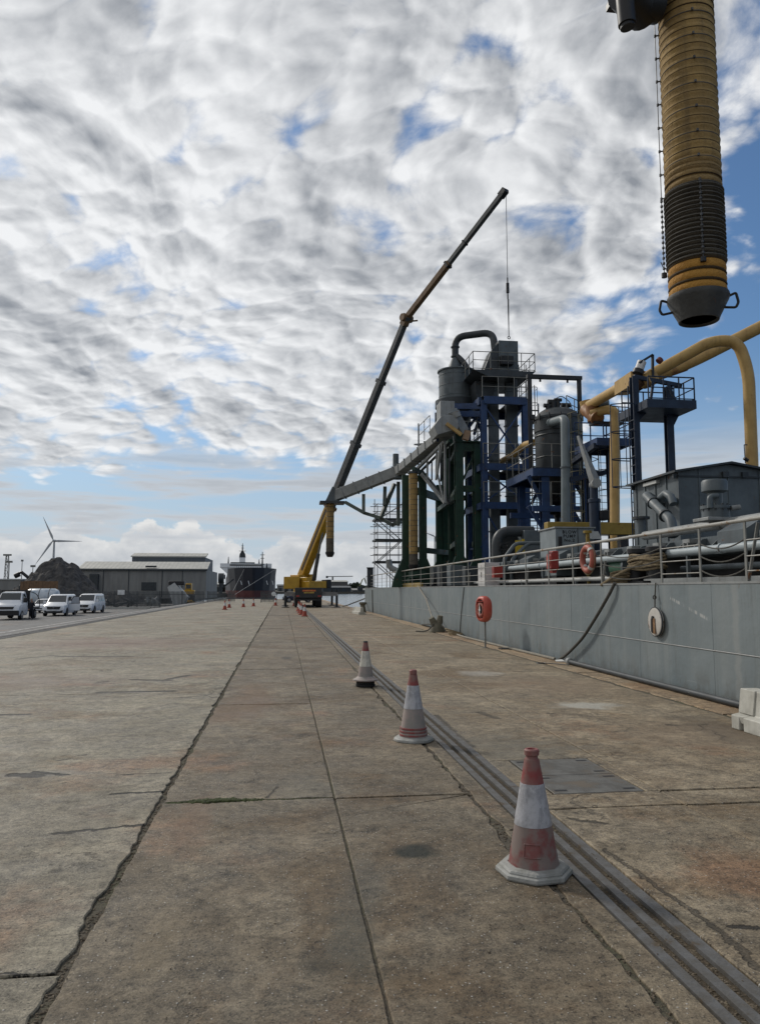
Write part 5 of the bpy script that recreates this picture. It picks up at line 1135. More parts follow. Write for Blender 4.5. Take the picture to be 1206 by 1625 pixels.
m = MB(); m.box((c.x-.12,6.6,c.z+.17), (c.x+.45,7.1,c.z+.24)); m.build('mounting_plate', MAT['black'], ng_); m = MB(); m.box((c.x-.1,6.6,c.z+.24), (c.x+.0,7.05,8.75)); m.box((c.x+.25,6.6,c.z+.24), (c.x+.35,7.05,8.75)); m.build('hanger', MAT['dgrey'], ng_)

# ------------------------------------------------------------------ traffic cones
def dirty(name, c1, c2, f0, f1, ns=7, rough=.6, bump=.1):
    return M(name, c1, c2, rough, ns=ns, amt=(f0,f1), bump=bump, bs=40)
def sleeve(name, c):
    m, g, b = bsdf(name); p = g.new('ShaderNodeTexCoord').outputs['Object']
    n = g.noise(p, 7, 8, .72); n2 = g.noise(p, 40, 6, .75); ver = g.noise(g.scale(p, (30, 30, 2.5)), 1.0, 5, .65)
    cl_ = g.mix(g.step(n, .42, .62), c, tuple(v*.66 for v in c)); cl_ = g.mix(g.m('MULTIPLY', g.step(ver, .5, .66), .6), cl_, tuple(v*.5 for v in c)); cl_ = g.mix(g.step(n2, .58, .68), cl_, tuple(min(1, v*1.3) for v in c))
    g.put(b.inputs['Base Color'], cl_); b.inputs['Roughness'].default_value = .45
    bn = g.new('ShaderNodeBump'); bn.inputs['Strength'].default_value = .6; bn.inputs['Distance'].default_value = .008; g.put(bn.inputs['Height'], g.noise(g.scale(p, (1, 1, .35)), 22, 5, .6)); g.l.new(bn.outputs[0], b.inputs['Normal']); return m
C_red = dirty('grimy_red_cone', (.205,.070,.064), (.205,.160,.142), .38, .56); C_redtop = dirty('red_cone_tip', (.235,.046,.044), (.205,.115,.10), .38, .62)
C_base = dirty('cement_dusted_base', (.30,.30,.28), (.21,.21,.19), .4, .62, bump=.4); C_grey = dirty('dusty_grey_cone', (.24,.22,.20), (.32,.26,.235), .4, .62)
C_slv = sleeve('dirty_reflective_sleeve', (.42,.42,.44)); C_slc = sleeve('cream_reflective_sleeve', (.58,.55,.47)); C_slw = sleeve('white_reflective_sleeve', (.66,.65,.62))
def rad(z, rb=.150, rt=.034, h=.75): return rb+(rt-rb)*(z-.05)/(h-.05)
# front cone: octagonal base
p = gnd(847,1384); t = thing('traffic_cone', 'nearest traffic cone, dirty red with grey octagonal base', 'traffic cone', (p.x,p.y,0), 'traffic cones on the quay'); t.scale = (.97,.97,.92)
m = MB(); m.lathe([(.222,0),(.228,.012),(.225,.03),(.205,.037),(.208,.041),(.198,.055),(.156,.064),(.150,.058)], p, 8, phase=R(22.5+8)); m.build('base', C_base, t, sharp=30, bevel=.005)
def body(mat, z0, z1, nm, add=0, n=40, extra=()): 
    m = MB(); m.lathe([(rad(z0)+add,z0),(rad((z0+z1)/2)+add,(z0+z1)/2),(rad(z1)+add,z1)]+list(extra), p, n); return m.build(nm, mat, t)
body(C_red, .05, .300, 'cone_body'); body(C_slv, .296, .545, 'reflective_sleeve', .0025); body(C_redtop, .54, .69, 'cone_tip')
m = MB(); m.lathe([(.040,.69),(.036,.70),(.036,.712),(.044,.716),(.045,.745),(.038,.752),(.026,.752),(.024,.742)], p, 24); m.build('cap', C_redtop, t)
m = MB(); q = Vector((p.x,p.y,0)); 
a0 = math.atan2(-p.y, -p.x)
for (za, zb2, da, db) in ((.13,.136,-.42,.30),(.205,.211,-.42,.30)):
    pts = [(q.x+(rad(za)+.003)*math.cos(a0+da+(db-da)*k/8), q.y+(rad(za)+.003)*math.sin(a0+da+(db-da)*k/8), za) for k in range(9)]; m.pipe(pts, .0035, 5)
for da in (-.42,.30):
    pts = [(q.x+(rad(z)+.003)*math.cos(a0+da), q.y+(rad(z)+.003)*math.sin(a0+da), z) for z in (.133,.17,.208)]; m.pipe(pts, .0035, 5)
m.build('embossed_frame', C_red, t)
# second cone: stacked red collars on lumpy base
p = gnd(656,1175); t = thing('traffic_cone', 'second traffic cone with red collars around its foot', 'traffic cone', (p.x,p.y,0), 'traffic cones on the quay')
pr = [(.205,0),(.215,.01),(.21,.03),(.19,.045),(.13,.052)]; m = MB(); m.lathe(pr, p, 30)
for v in m.v: 
    k = noise.noise(Vector((v.x*9, v.y*9, v.z*5))); v.x += (v.x-p.x)*.10*k; v.y += (v.y-p.y)*.10*k
m.build('base', C_base, t)
for k in range(3): z = .055+k*.034; m = MB(); m.lathe([(.10,z),(.150-k*.003,z+.003),(.153-k*.003,z+.012),(.150-k*.003,z+.022),(.10,z+.026)], p, 30); m.build('collar', C_redtop, t)
body(C_grey, .05, .345, 'cone_body', .0); body(C_slv, .342, .585, 'reflective_sleeve', .002); body(C_redtop, .58, .70, 'cone_tip')
m = MB(); m.lathe([(.036,.70),(.041,.705),(.041,.74),(.03,.752),(.02,.752)], p, 20); m.build('cap', C_redtop, t)
# third cone: on a rubber ring
p = gnd(580,1089); t = thing('traffic_cone', 'third traffic cone with cream band standing on a black rubber foot', 'traffic cone', (p.x,p.y,0), 'traffic cones on the quay')
m = MB(); m.lathe([(.155,0),(.165,.01),(.165,.035),(.15,.042),(.155,.05),(.155,.07),(.14,.078)], p, 24); m.build('rubber_foot', MAT['tyre'], t)
m = MB(); m.lathe([(.145,.078),(.215,.10),(.215,.118),(.17,.135),(.135,.165),(.12,.17)], p, 30); m.build('base', C_grey, t)
body(C_grey, .15, .335, 'cone_body'); body(C_slc, .332, .585, 'reflective_sleeve', .002); body(C_redtop, .58, .725, 'cone_tip'); m = MB(); m.lathe([(.037,.72),(.036,.748),(.02,.75)], p, 16); m.build('cap', MAT['dgrey'], t)
# far cones
FC = [((483.5,978),'orange cone nearest the back of the mobile crane'),((478.5,975.5),'orange cone second in the row behind the crane'),((476,973),'orange cone third in the row behind the crane'),((474,970),'grubby cone farthest in the row behind the crane'),
      ((357,967.5),'left of two close orange cones near the fence gap'),((364,964.5),'right of two close orange cones near the fence gap'),((386.5,963.5),'lone orange cone in line with the moored bulk carrier'),((402.5,962),'orange cone right of the bulk carrier centre line'),((437.5,961),'orange cone left of the crane outrigger'),((467,961.5),'orange cone between the crane outrigger legs')]
proto = None
for (pp, lab) in FC:
    p = gnd(*pp)
    if proto is None:
        t = thing('traffic_cone', lab, 'traffic cone', (p.x,p.y,0), 'traffic cones on the quay'); proto = t
        m = MB(); m.box((p.x-.21,p.y-.21,0), (p.x+.21,p.y+.21,.05)); m.build('base', MAT['orange'], t, bevel=.02)
        body(MAT['orange'], .05, .32, 'cone_body', n=16); body(C_slw, .32, .56, 'reflective_sleeve', n=16); body(MAT['orange'], .56, .75, 'cone_tip', n=16)
    else: t = copy_tree(proto); t.location = (p.x,p.y,0); t['label'] = lab

# ------------------------------------------------------------------ things on the quay edge
lp = gnd(770,1028); ls = thing('lifebuoy_station', 'red lifebuoy housing on a thin post at the quay edge', 'lifebuoy station', (lp.x,lp.y,0))
m = MB(); m.tube((lp.x,lp.y,0), (lp.x,lp.y,.80), .026, n=10); m.lathe([(.08,0),(.08,.012),(.03,.02)], (lp.x,lp.y,0), 12); m.build('post', MAT['rail'], ls)
hc = Vector((lp.x-.03,lp.y,1.07)); nrm = Vector((-.97,-.24,0)).normalized(); side = Vector((-nrm.y, nrm.x, 0)); upv = Vector((0,0,1))
def shell(prof, mat, nm, par=None, n=32, sx=.86, sz=1.04, ctr=hc):
    m = MB(); vs = []; fs = []
    for (r, h) in prof:
        for k in range(n):
            a = 2*math.pi*k/n; ca_, sa_ = math.cos(a), math.sin(a); e = 2.6
            x_ = abs(ca_)**(2/e)*(1 if ca_ >= 0 else -1); z_ = abs(sa_)**(2/e)*(1 if sa_ >= 0 else -1)
            vs.append(ctr+side*(x_*r*sx)+upv*(z_*r*sz)+nrm*h)
    L = len(prof)
    for i in range(L-1):
        for k in range(n): fs.append((i*n+k, i*n+(k+1) % n, (i+1)*n+(k+1) % n, (i+1)*n+k))
    fs += [tuple(range(n)), tuple(range((L-1)*n, L*n))]; m.add(vs, fs); return m.build(nm, mat, ls, par)
hs = shell([(.20,-.13),(.30,-.12),(.345,-.06),(.35,.02),(.335,.09),(.30,.12),(.27,.125),(.265,.06)], MAT['redf'], 'housing')
m = MB(); m.torus(hc+nrm*.085-upv*.02, .165, .05, nrm, 28, 10); m.build('ring', MAT['ringo'], ls)
shell([(.245,.062),(.245,.064)], MAT['black'], 'recess', hs)
m = MB(); cc2 = hc+nrm*.135-upv*.02
m.prism([cc2+upv*.19, cc2-side*.028+upv*.02, cc2-side*.05-upv*.0, cc2-side*.02-upv*.04, cc2-upv*.19, cc2+side*.02-upv*.04, cc2+side*.05, cc2+side*.028+upv*.02], nrm*.006); m.build('rope_bag', MAT['lettw'], ls)
m = MB(); m.beam(hc+nrm*.128-side*.2+upv*.215, hc+nrm*.128+side*.2+upv*.215, .012,.05, up=nrm); m.build('name_strip', MAT['redf'], ls, hs)
# bollard with ropes
bp_ = gnd(693,1003); bo = thing('mooring_bollard', 'stone coloured twin horned bollard on the quay edge tied with ropes', 'bollard', (bp_.x,bp_.y,0))
BM = M('mossy_iron', (.15,.135,.10), (.09,.085,.06), .85, rust=.3); DKI = MAT['black']
m = MB(); m.lathe([(.30,0),(.28,.10),(.20,.20),(.17,.32)], (bp_.x,bp_.y,0), 20); m.build('foot', BM, bo)
for dx_, h, tl in ((.11,.62,.03),(-.15,.54,-.07)):
    m = MB(); m.pipe([(bp_.x+dx_*.3,bp_.y,.18),(bp_.x+dx_,bp_.y,.42),(bp_.x+dx_+tl,bp_.y-.03,h)], [.15,.13,.10], 14); m.build('horn', BM, bo)
mr = [((683,990),(676,950),(663,930)), ((700,995),(712,1003),(735,1012),(790,1026),(880,1048)), ((686,1000),(678,1004),(660,1003)), ((706,985),(712,992),(724,1004))]
for i, path in enumerate(mr):
    pts = []
    for k, q in enumerate(path):
        if i == 0 and k == 2: v = atx(*q,HX)
        elif i == 0 and k == 1: v = atx(*q,6.2)
        elif k == 0: v = Vector((bp_.x+(.1 if i in (1,3) else -.12),bp_.y-.1,.32))
        else: v = gnd(*q); v.z = .035; v.x = min(v.x, 6.22)
        pts.append(v)
    m = MB(); m.pipe([tuple(v) for v in pts], .032 if i in (0,1) else .024, 8, .5); single(m, 'mooring_line', MAT['ropeg'] if i in (2,3) else M('pale_rope', (.26,.24,.20), (.17,.155,.13), .9, ns=20), ['rope running up from the quay bollard to the ship deck','rope lying along the quay edge from the bollard','short loose rope end left of the bollard','rope slack dropping right of the bollard'][i], 'rope', pts[0], 'ropes at the quay bollard')
rp2 = MB(); c = gnd(724,1008)
for k in range(4): rp2.torus((min(c.x,6.1),c.y+.1*k,.035+.03*k), .22+.03*k, .028, (.1*k,0,1), 18, 6)
single(rp2, 'rope_heap', MAT['rope'], 'small heap of coiled brown rope beside the bollard', 'rope', c)
# pipe / hose along the hull foot
a, b = gnd(886,1055), gnd(1152,1114)
m = MB(); m.pipe([(6.17,a.y,.06),(6.19,(a.y+b.y)/2,.055),(6.20,b.y-4,.055)], .05, 12, .3); th_ = thing('ground_hose', 'long dark hose lying along the foot of the grey hull', 'hose', (6.17,a.y,0)); hh = m.build('hose', MAT['dgrey'], th_)
m = MB(); m.lathe([(.07,0),(.075,.02),(.075,.12),(.055,.14)], (6.17,a.y+.10,.07), 14, Matrix.Rotation(R(90),3,'X')); m.build('coupling', MAT['lgrey'], th_)
m = MB(); q = gnd(862,1053); m.torus((min(q.x,6.0)-.05,q.y,.012), .10, .010, (0,0,1), 16, 6); m.pipe([(min(q.x,6.0)+.05,q.y,.012),(6.08,q.y-.5,.012),(6.15,a.y,.05)], .010, 6); single(m, 'rope_loop', MAT['wire'], 'thin wire loop lying beside the end of the ground hose', 'wire', (q.x,q.y,0))
m = MB(); q = gnd(890,1050); m.prism([(q.x-.12,q.y,.002),(q.x+.08,q.y-.05,.002),(q.x+.06,q.y+.12,.03),(q.x-.1,q.y+.1,.02)], (0,0,.012)); single(m, 'paper_scrap', MAT['lettw'], 'small white scrap lying at the foot of the thick hanging rope', 'litter', (q.x,q.y,0))
for i, (px, py) in enumerate(((803,1030),(1152,1152))):
    q = gnd(px,py); m = MB(); m.box((q.x-.18,q.y-.15,.0), (q.x+.18,q.y+.15,.03))
    if i == 0: single(m, 'steel_offcut', MAT['black'], 'small dark steel plate lying on the quay edge right of the lifebuoy post', 'plate', (q.x,q.y,0))
# near concrete barrier and far one
def barrier(loc, ang, L, label):
    t = thing('concrete_barrier', label, 'barrier', loc, 'concrete barriers at the quay edge'); t.rotation_euler.z = ang
    def place(m, nm, mat, bev=0): 
        me = m.mesh(nm); me.materials.append(mat); o = bpy.data.objects.new(nm, me); COL.objects.link(o); o.parent = t
        if bev: bmm = o.modifiers.new('bevel','BEVEL'); bmm.width = bev; bmm.segments = 2
        return o
    m = MB(); prof = [(-.22,.0),(-.22,.16),(-.12,.18),(-.085,.46),(.085,.46),(.12,.18),(.22,.16),(.22,0)]
    m.prism([(x,.30,z) for x, z in prof], (0,-(L-.5),0)); k0 = place(m, 'block', MAT['conc'], .012)
    m = MB(); m.prism([(x,.55,z) for x, z in prof[:1]]+[(x,.55,z) for x, z in prof[1:]], (0,-.17,0)); place(m, 'end_foot', MAT['conc'], .012)
    m = MB(); m.prism([(x,.381,z) for x, z in [(-.2,.085),(-.22,.16),(-.12,.18),(-.085,.46),(.085,.46),(.12,.18),(.22,.16),(.2,.085)]], (0,-.082,0)); place(m, 'lintel', MAT['conc'])
    m = MB(); m.prism([(-.14,.53,.183),(-.103,.53,.462),(.103,.53,.462),(.14,.53,.183)], (0,-.30,0)); place(m, 'end_pier', MAT['conc'], .01)
    m = MB(); m.box((-.025,.55,.20), (.025,.60,.30)); place(m, 'joint_lug', MAT['conc'], .008)
    return t
q = gnd(1152,1157); barrier((q.x+.30,q.y-.50,0), R(-2), 2.2, 'pale concrete barrier block cut by the right edge of the picture')
q = gnd(560,974); barrier((q.x+.25,q.y+.2,0), R(4), 3.0, 'pale concrete barrier block far along the quay beyond the ship')
m = MB(); q = gnd(574,973); m.lathe([(.28,0),(.22,.15),(.16,.5),(.26,.62),(.22,.72)], (5.6,q.y+1.5,0), 16); single(m, 'quay_bollard', BM, 'dark bollard beside the far concrete barrier', 'bollard', (5.6,q.y+1.5,0))
# ------------------------------------------------------------------ mobile crane
MC = thing('mobile_crane', 'yellow mobile crane on the quay with its long boom raised over the ship', 'crane', (2.3,69,0))
DKC = M('crane_chassis_paint', (.035,.034,.034), (.022,.022,.022), .5, rust=.2)
cx = 2.33
m = MB(); m.box((cx-1.15,68.4,.75), (cx+1.15,79.5,1.35)); m.build('chassis', DKC, MC, bevel=.04)
m = MB(); m.box((cx-1.2,68.2,.85), (cx+1.2,68.42,1.75)); rear = m.build('rear_panel', DKC, MC, bevel=.03)
m = MB(); m.box((cx-1.1,68.14,.62), (cx+1.1,68.22,.76)); m.build('bumper', MAT['black'], MC)
CHV = M('red_reflective', (.5,.06,.03), (.55,.30,.05), .4, ns=8); 
m = MB(); m.box((cx-.55,68.17,1.42), (cx+.62,68.198,1.56)); m.build('marker_board', CHV, MC, rear)
m = MB(); m.box((cx-.42,68.175,1.26), (cx+.48,68.198,1.36)); m.build('number_plate', M('plate_amber', (.45,.30,.06), rough=.5), MC, rear)
for s_ in (-1,1):
    m = MB(); m.box((cx+s_*.95-.14,68.17,.95), (cx+s_*.95+.14,68.198,1.08)); m.build('tail_lamp', MAT['red'], MC, rear)
for y in (69.2,70.7,74.6,76.2,78.2):
    for s_ in (-1,1):
        m = MB(); m.tube((cx+s_*.72,y,.58), (cx+s_*1.18,y,.58), .58, n=20); wh = m.build('wheel', MAT['tyre'], MC); m = MB(); m.tube((cx+s_*1.10,y,.58), (cx+s_*1.19,y,.58), .30, n=14); m.build('rim', MAT['dgrey'], MC, wh)
m = MB(); m.box((cx-1.15,79.5,.7), (cx+1.15,81.6,2.3)); m.build('drive_cab', MAT['craneyel'], MC, bevel=.08)
o_l, o_r = at(452,940,68).x, at(537,940,68).x
for y in (68.75,75.4):
    m = MB(); m.box((o_l,y-.16,1.02), (o_r,y+.16,1.34)); ob_ = m.build('outrigger_beam', M('outrigger_grey', (.20,.19,.18), (.15,.14,.13), .6, rust=.3), MC)
    for x in (o_l+.08, o_r-.08):
        m = MB(); m.tube((x,y,.12), (x,y,1.62), .11, n=12); m.build('outrigger_jack', MAT['black'], MC, ob_); m = MB(); m.lathe([(.34,.0),(.34,.05),(.14,.12)], (x,y,0), 14); m.build('jack_pad', MAT['black'], MC, ob_)
# slewing upper works, turned towards the ship
tc = Vector((2.2,71.0,0)); Tp = at(800,304,50); sl = Vector((Tp.x-tc.x, Tp.y-tc.y, 0)).normalized(); sn = Vector((-sl.y, sl.x, 0))
def up_box(a, b, mat, nm, par=None, bev=.05):
    m = MB(); vs = []
    for z in (a[2], b[2]):
        for u, v in ((a[0],a[1]),(b[0],a[1]),(b[0],b[1]),(a[0],b[1])): q = tc+sl*u+sn*v; vs.append((q.x,q.y,z))
    m.add(vs, [(0,3,2,1),(4,5,6,7),(0,1,5,4),(1,2,6,5),(2,3,7,6),(3,0,4,7)]); return m.build(nm, mat, MC, par, bevel=bev)
m = MB(); m.tube((tc.x,tc.y,1.35), (tc.x,tc.y,1.72), .95, n=24); m.build('turntable', MAT['black'], MC)
up_box((-1.6,-.95,1.72), (1.9,.95,2.35), MAT['craneyel'], 'upper_frame')
up_box((-1.3,-.95,2.35), (.2,-.3,2.95), MAT['craneyel'], 'engine_cover'); up_box((-1.3,.35,2.35), (.1,.95,3.0), MAT['craneyel'], 'boom_foot_cheek'); up_box((.2,-.95,2.35), (1.5,-.35,2.7), MAT['craneyel'], 'hose_reel')
m = MB(); cw = at(463,927,70.5); m.box((cw.x-.72,69.7,1.65), (cw.x+.72,72.4,2.75)); m.build('counterweight', MAT['craneyel'], MC, bevel=.05)

up_box((1.0,1.0,1.75), (1.9,1.5,2.5), MAT['black'], 'operator_cab'); up_box((1.1,1.502,2.0), (1.8,1.52,2.42), MAT['glass'], 'cab_window', bev=0)
# telescopic boom
b0 = tc-sl*.7+Vector((0,0,2.75)); b1 = at(645,505,58.6); b2 = Tp
bd_ = (b1-b0); L_ = bd_.length; du = bd_.normalized()
secs = [(0,.30,.72,.80,'craneyel'), (.28,.55,.60,.68,'boomg'), (.53,.78,.52,.58,'boomg'), (.76,1.0,.44,.50,'boomg')]
MAT['boomg'] = M('weathered_boom_grey', (.075,.078,.08), (.05,.052,.052), .5, rust=.3, streak=.3); MAT['boomb'] = M('rusty_jib_paint', (.17,.10,.045), (.11,.066,.035), .6, rust=.4)
for (f0, f1, w_, h_, mt) in secs:
    m = MB(); m.beam(b0+bd_*f0, b0+bd_*f1, w_, h_); m.build('boom_section', MAT[mt], MC, bevel=.05)
    m = MB(); m.beam(b0+bd_*(f1-.006), b0+bd_*(f1+.006), w_+.12, h_+.12); m.build('boom_collar', MAT['boomb'] if mt == 'craneyel' else MAT['boomg'], MC)
m = MB(); side_ = du.cross(Vector((0,0,1))).normalized()
m.beam(b0+bd_*.03-side_*-.0+Vector((0,0,0)), b0+bd_*.29, .735,.30); m.build('boom_stripe', M('dark_boom_panel', (.06,.035,.015), (.04,.025,.012), .5), MC)
m = MB(); a_ = tc+sl*1.1+Vector((0,0,2.2)); e_ = b0+bd_*.225-Vector((0,0,.4)); m.tube(a_, a_.lerp(e_,.55), .17, n=12); m.build('lift_cylinder', MAT['boomg'], MC); m = MB(); m.tube(a_.lerp(e_,.55), e_, .10, n=12); m.build('lift_piston', MAT['rail'], MC)
m = MB(); a2 = tc+sl*1.5+Vector((0,0,2.4)); m.tube(a2, b0+bd_*.2-Vector((0,0,.5)), .06, n=8); m.build('hose_bundle', MAT['black'], MC)
# jib
jd = b2-b1
m = MB(); c = b1; m.tube(c-side_*.5, c+side_*.5, .30, n=14); m.beam(c-du*.6, c+du*.3, .5,.6); m.tube(c+side_*.1+Vector((.1,0,-.3)), c+Vector((.9,0,-.15)), .07, n=8); m.build('jib_head', MAT['boomb'], MC)
m = MB(); m.beam(b1, b1+jd*.47, .40,.46); m.build('jib_section', MAT['boomb'], MC, bevel=.04)
m = MB(); m.beam(b1+jd*.45, b1+jd*.98, .32,.38); m.build('jib_section', MAT['boomg'], MC, bevel=.04)
m = MB(); m.beam(b1+jd*.445, b1+jd*.46, .50,.56); m.beam(b1+jd*.62, b1+jd*.63, .38,.44); m.build('jib_collar', MAT['black'], MC)
m = MB(); m.beam(b1+jd*.965, b2+jd.normalized()*.15, .4,.48); m.tube(b2-side_*.22, b2+side_*.22, .22, n=12); m.build('jib_tip', MAT['black'], MC)
hk = at(805,457,50); hk.x = b2.x+.12; hk.y = b2.y; he = at(806,534,50).z
m = MB(); m.tube((hk.x,hk.y,b2.z-.1), (hk.x,hk.y,hk.z+.5), .022, n=5); m.build('hoist_rope', MAT['wire'], MC)
m = MB(); m.tube((hk.x,hk.y,hk.z-.35), (hk.x,hk.y,hk.z+.35), .11, n=10); m.tube((hk.x,hk.y,hk.z+.35), (hk.x,hk.y,hk.z+.75), .05, n=8); m.tube((hk.x,hk.y,hk.z-.8), (hk.x,hk.y,hk.z-.35), .05, n=8); m.build('hook_block', MAT['black'], MC)
m = MB(); m.tube((hk.x,hk.y,hk.z-.8), (hk.x+.03,hk.y,he), .028, n=6); m.tube((hk.x+.06,hk.y,hk.z-.8), (hk.x+.03,hk.y,he), .022, n=6); m.build('sling', MAT['black'], MC); m = MB(); m.torus((hk.x+.03,hk.y,he-.08), .09, .03, (0,1,0), 10, 6); m.build('sling_hook', MAT['black'], MC)

# ------------------------------------------------------------------ vehicles
def local_part(mb_, nm, mat, root, parent=None, bev=0, sharp=38):
    me = mb_.mesh(nm, (0,0,0), sharp); me.materials.append(mat); o = bpy.data.objects.new(nm, me); COL.objects.link(o); o.parent = parent or root
    if bev: b = o.modifiers.new('bevel','BEVEL'); b.width = bev; b.segments = 2; b.limit_method = 'ANGLE'; b.angle_limit = R(35)
    return o
def wheel(root, x, y, r=.34, w_=.24):
    s_ = 1 if x > 0 else -1; m = MB(); m.lathe([(r*.6,-w_/2),(r*.93,-w_/2),(r,-w_*.32),(r,w_*.32),(r*.93,w_/2),(r*.6,w_/2)], (x,y,r), 22, Matrix.Rotation(R(90),3,'Y')); t = local_part(m, 'wheel', MAT['tyre'], root)
    m = MB(); m.lathe([(r*.62,0),(r*.6,.02),(r*.2,.01),(.03,.03)] if s_ > 0 else [(.03,-.03),(r*.2,-.01),(r*.6,-.02),(r*.62,0)], (x+s_*w_*.46,y,r), 18, Matrix.Rotation(R(90),3,'Y')); local_part(m, 'rim', MAT['rim'], root, t)
def loft(st):
    m = MB(); vs = []; n = 10
    for (y, zb, be, tp, wb, wt) in st:
        half = [(wb*.93,zb),(wb,zb+.16),(wb*1.0,be*.75+zb*.25),(wb*.985,be),(wt,tp-.07),(wt-.12,tp)]
        ring = [(x,y,z) for x, z in half]+[(-x,y,z) for x, z in half[::-1]]; vs += ring
    k = 12; fs = []
    for i in range(len(st)-1):
        for j in range(k): fs.append((i*k+j, i*k+(j+1) % k, (i+1)*k+(j+1) % k, (i+1)*k+j))
    fs += [tuple(range(k)), tuple(range((len(st)-1)*k, len(st)*k))]; m.add(vs, fs); return m
def pane(root, quad, nm='window', mat=None, par=None, th=.012):
    q = [Vector(v) for v in quad]; n = (q[1]-q[0]).cross(q[2]-q[0]).normalized(); m = MB(); m.prism([v+n*.002 for v in q], n*th); return local_part(m, nm, mat or MAT['glass'], root, par)
def van(label, loc, ang, door=False, estate=False):
    t = thing('white_van', label, 'van', loc, 'white vans parked on the road'); t.rotation_euler.z = ang
    st = [(0.0,.36,.62,.74,.80,.70),(.06,.30,.74,.90,.90,.80),(.25,.26,.94,1.02,.965,.87),(.95,.24,1.06,1.14,.985,.90),(1.9,.24,1.10,1.90,.985,.76),(2.4,.24,1.10,1.95,.985,.78),(4.75,.24,1.10,1.95,.985,.78),(4.93,.3,1.08,1.86,.965,.76),(4.97,.36,1.0,1.75,.93,.72)]
    bd = local_part(loft(st), 'body', MAT['white'], t, sharp=32)
    pane(t, [(-.80,1.02,1.175),(.80,1.02,1.175),(.68,1.80,1.83),(-.68,1.80,1.83)], 'windscreen')
    for s_ in (1,-1):
        def sx(y, z): 
            f = (z-1.10)/(1.88-1.10); return s_*((.975)*(1-f)+.775*f+.006)
        for (a, b, c) in ((1.45,1.95,2.35),(2.45,2.45,3.45),(3.55,3.55,4.65)):
            if door and s_ > 0 and a == 1.45: continue
            quad = [(sx(a,1.16),a,1.16),(sx(c,1.16),c,1.16),(sx(c,1.74),c,1.74),(sx(b,1.74),b,1.74)]
            if s_ < 0: quad = quad[::-1]
            pane(t, quad, 'window')
        for y in (.85,4.05):
            m = MB(); m.lathe([(.42,0),(.42,.02)], (s_*.972 if s_ > 0 else -.992,y,.36), 20, Matrix.Rotation(R(90),3,'Y')); local_part(m, 'wheel_arch', MAT['plast'], t, bd); wheel(t, s_*.87, y, .345, .22)
        m = MB(); m.prism([(s_*.55,.09,.86),(s_*.93,.22,.90),(s_*.96,.42,.99),(s_*.62,.20,.96)], (0,-.05,.0)); local_part(m, 'headlight', MAT['lamp'], t, bd)
        m = MB(); m.box((s_*.72-.09,-.012,.42), (s_*.72+.09,.03,.52)); local_part(m, 'fog_lamp', MAT['plast'], t, bd)
        m = MB(); m.box((min(s_*1.0,s_*1.22),1.22,1.12), (max(s_*1.0,s_*1.22),1.34,1.36)); local_part(m, 'mirror', MAT['white'], t, bd, .03)
        m = MB(); m.box((min(s_*.984,s_*.994),2.40,.5), (max(s_*.984,s_*.994),2.415,1.1)); local_part(m, 'door_gap', MAT['plast'], t, bd)
    m = MB(); m.prism([(-.52,-.025,.62),(.52,-.025,.62),(.60,.04,.86),(-.60,.04,.86)], (0,-.02,0)); gr = local_part(m, 'grille', MAT['plast'], t, bd)
    m = MB(); m.lathe([(.09,-.012),(.085,.0)], (0,-.055,.755), 16, Matrix.Rotation(R(90),3,'X') @ Matrix.Diagonal((1.0,.5,1))); local_part(m, 'emblem', MAT['rim'], t, gr)
    m = MB(); m.box((-.75,-.02,.30), (.75,.02,.46)); local_part(m, 'lower_grille', MAT['plast'], t, bd)
    m = MB(); m.box((-.26,-.035,.50), (.26,-.022,.60)); local_part(m, 'number_plate', MAT['lettw'], t, bd)
    if door:
        m = MB(); m.box((.985,1.42,.86-.4), (1.95,1.50,1.10)); dd = local_part(m, 'open_door', MAT['white'], t, None, .02)
        m = MB(); m.prism([(1.0,1.44,1.10),(1.95,1.44,1.10),(1.90,1.44,1.78),(1.35,1.44,1.78)], (0,.04,0)); local_part(m, 'door_frame', MAT['plast'], t, dd); pane(t, [(1.10,1.435,1.14),(1.89,1.435,1.14),(1.85,1.435,1.72),(1.40,1.435,1.72)], 'door_window', MAT['lamp'], dd)
        m = MB(); m.box((.93,1.55,.5), (.99,2.35,1.75)); local_part(m, 'door_opening', MAT['plast'], t, bd)
    return t
v1 = gnd(85,978,ROADZ); van('white van with its front door standing open beside the road', (v1.x,v1.y,ROADZ), R(2), True)
v2_ = gnd(131,973.5,ROADZ); van('white van parked behind the one with the open door', (v2_.x,v2_.y,ROADZ), R(-2))
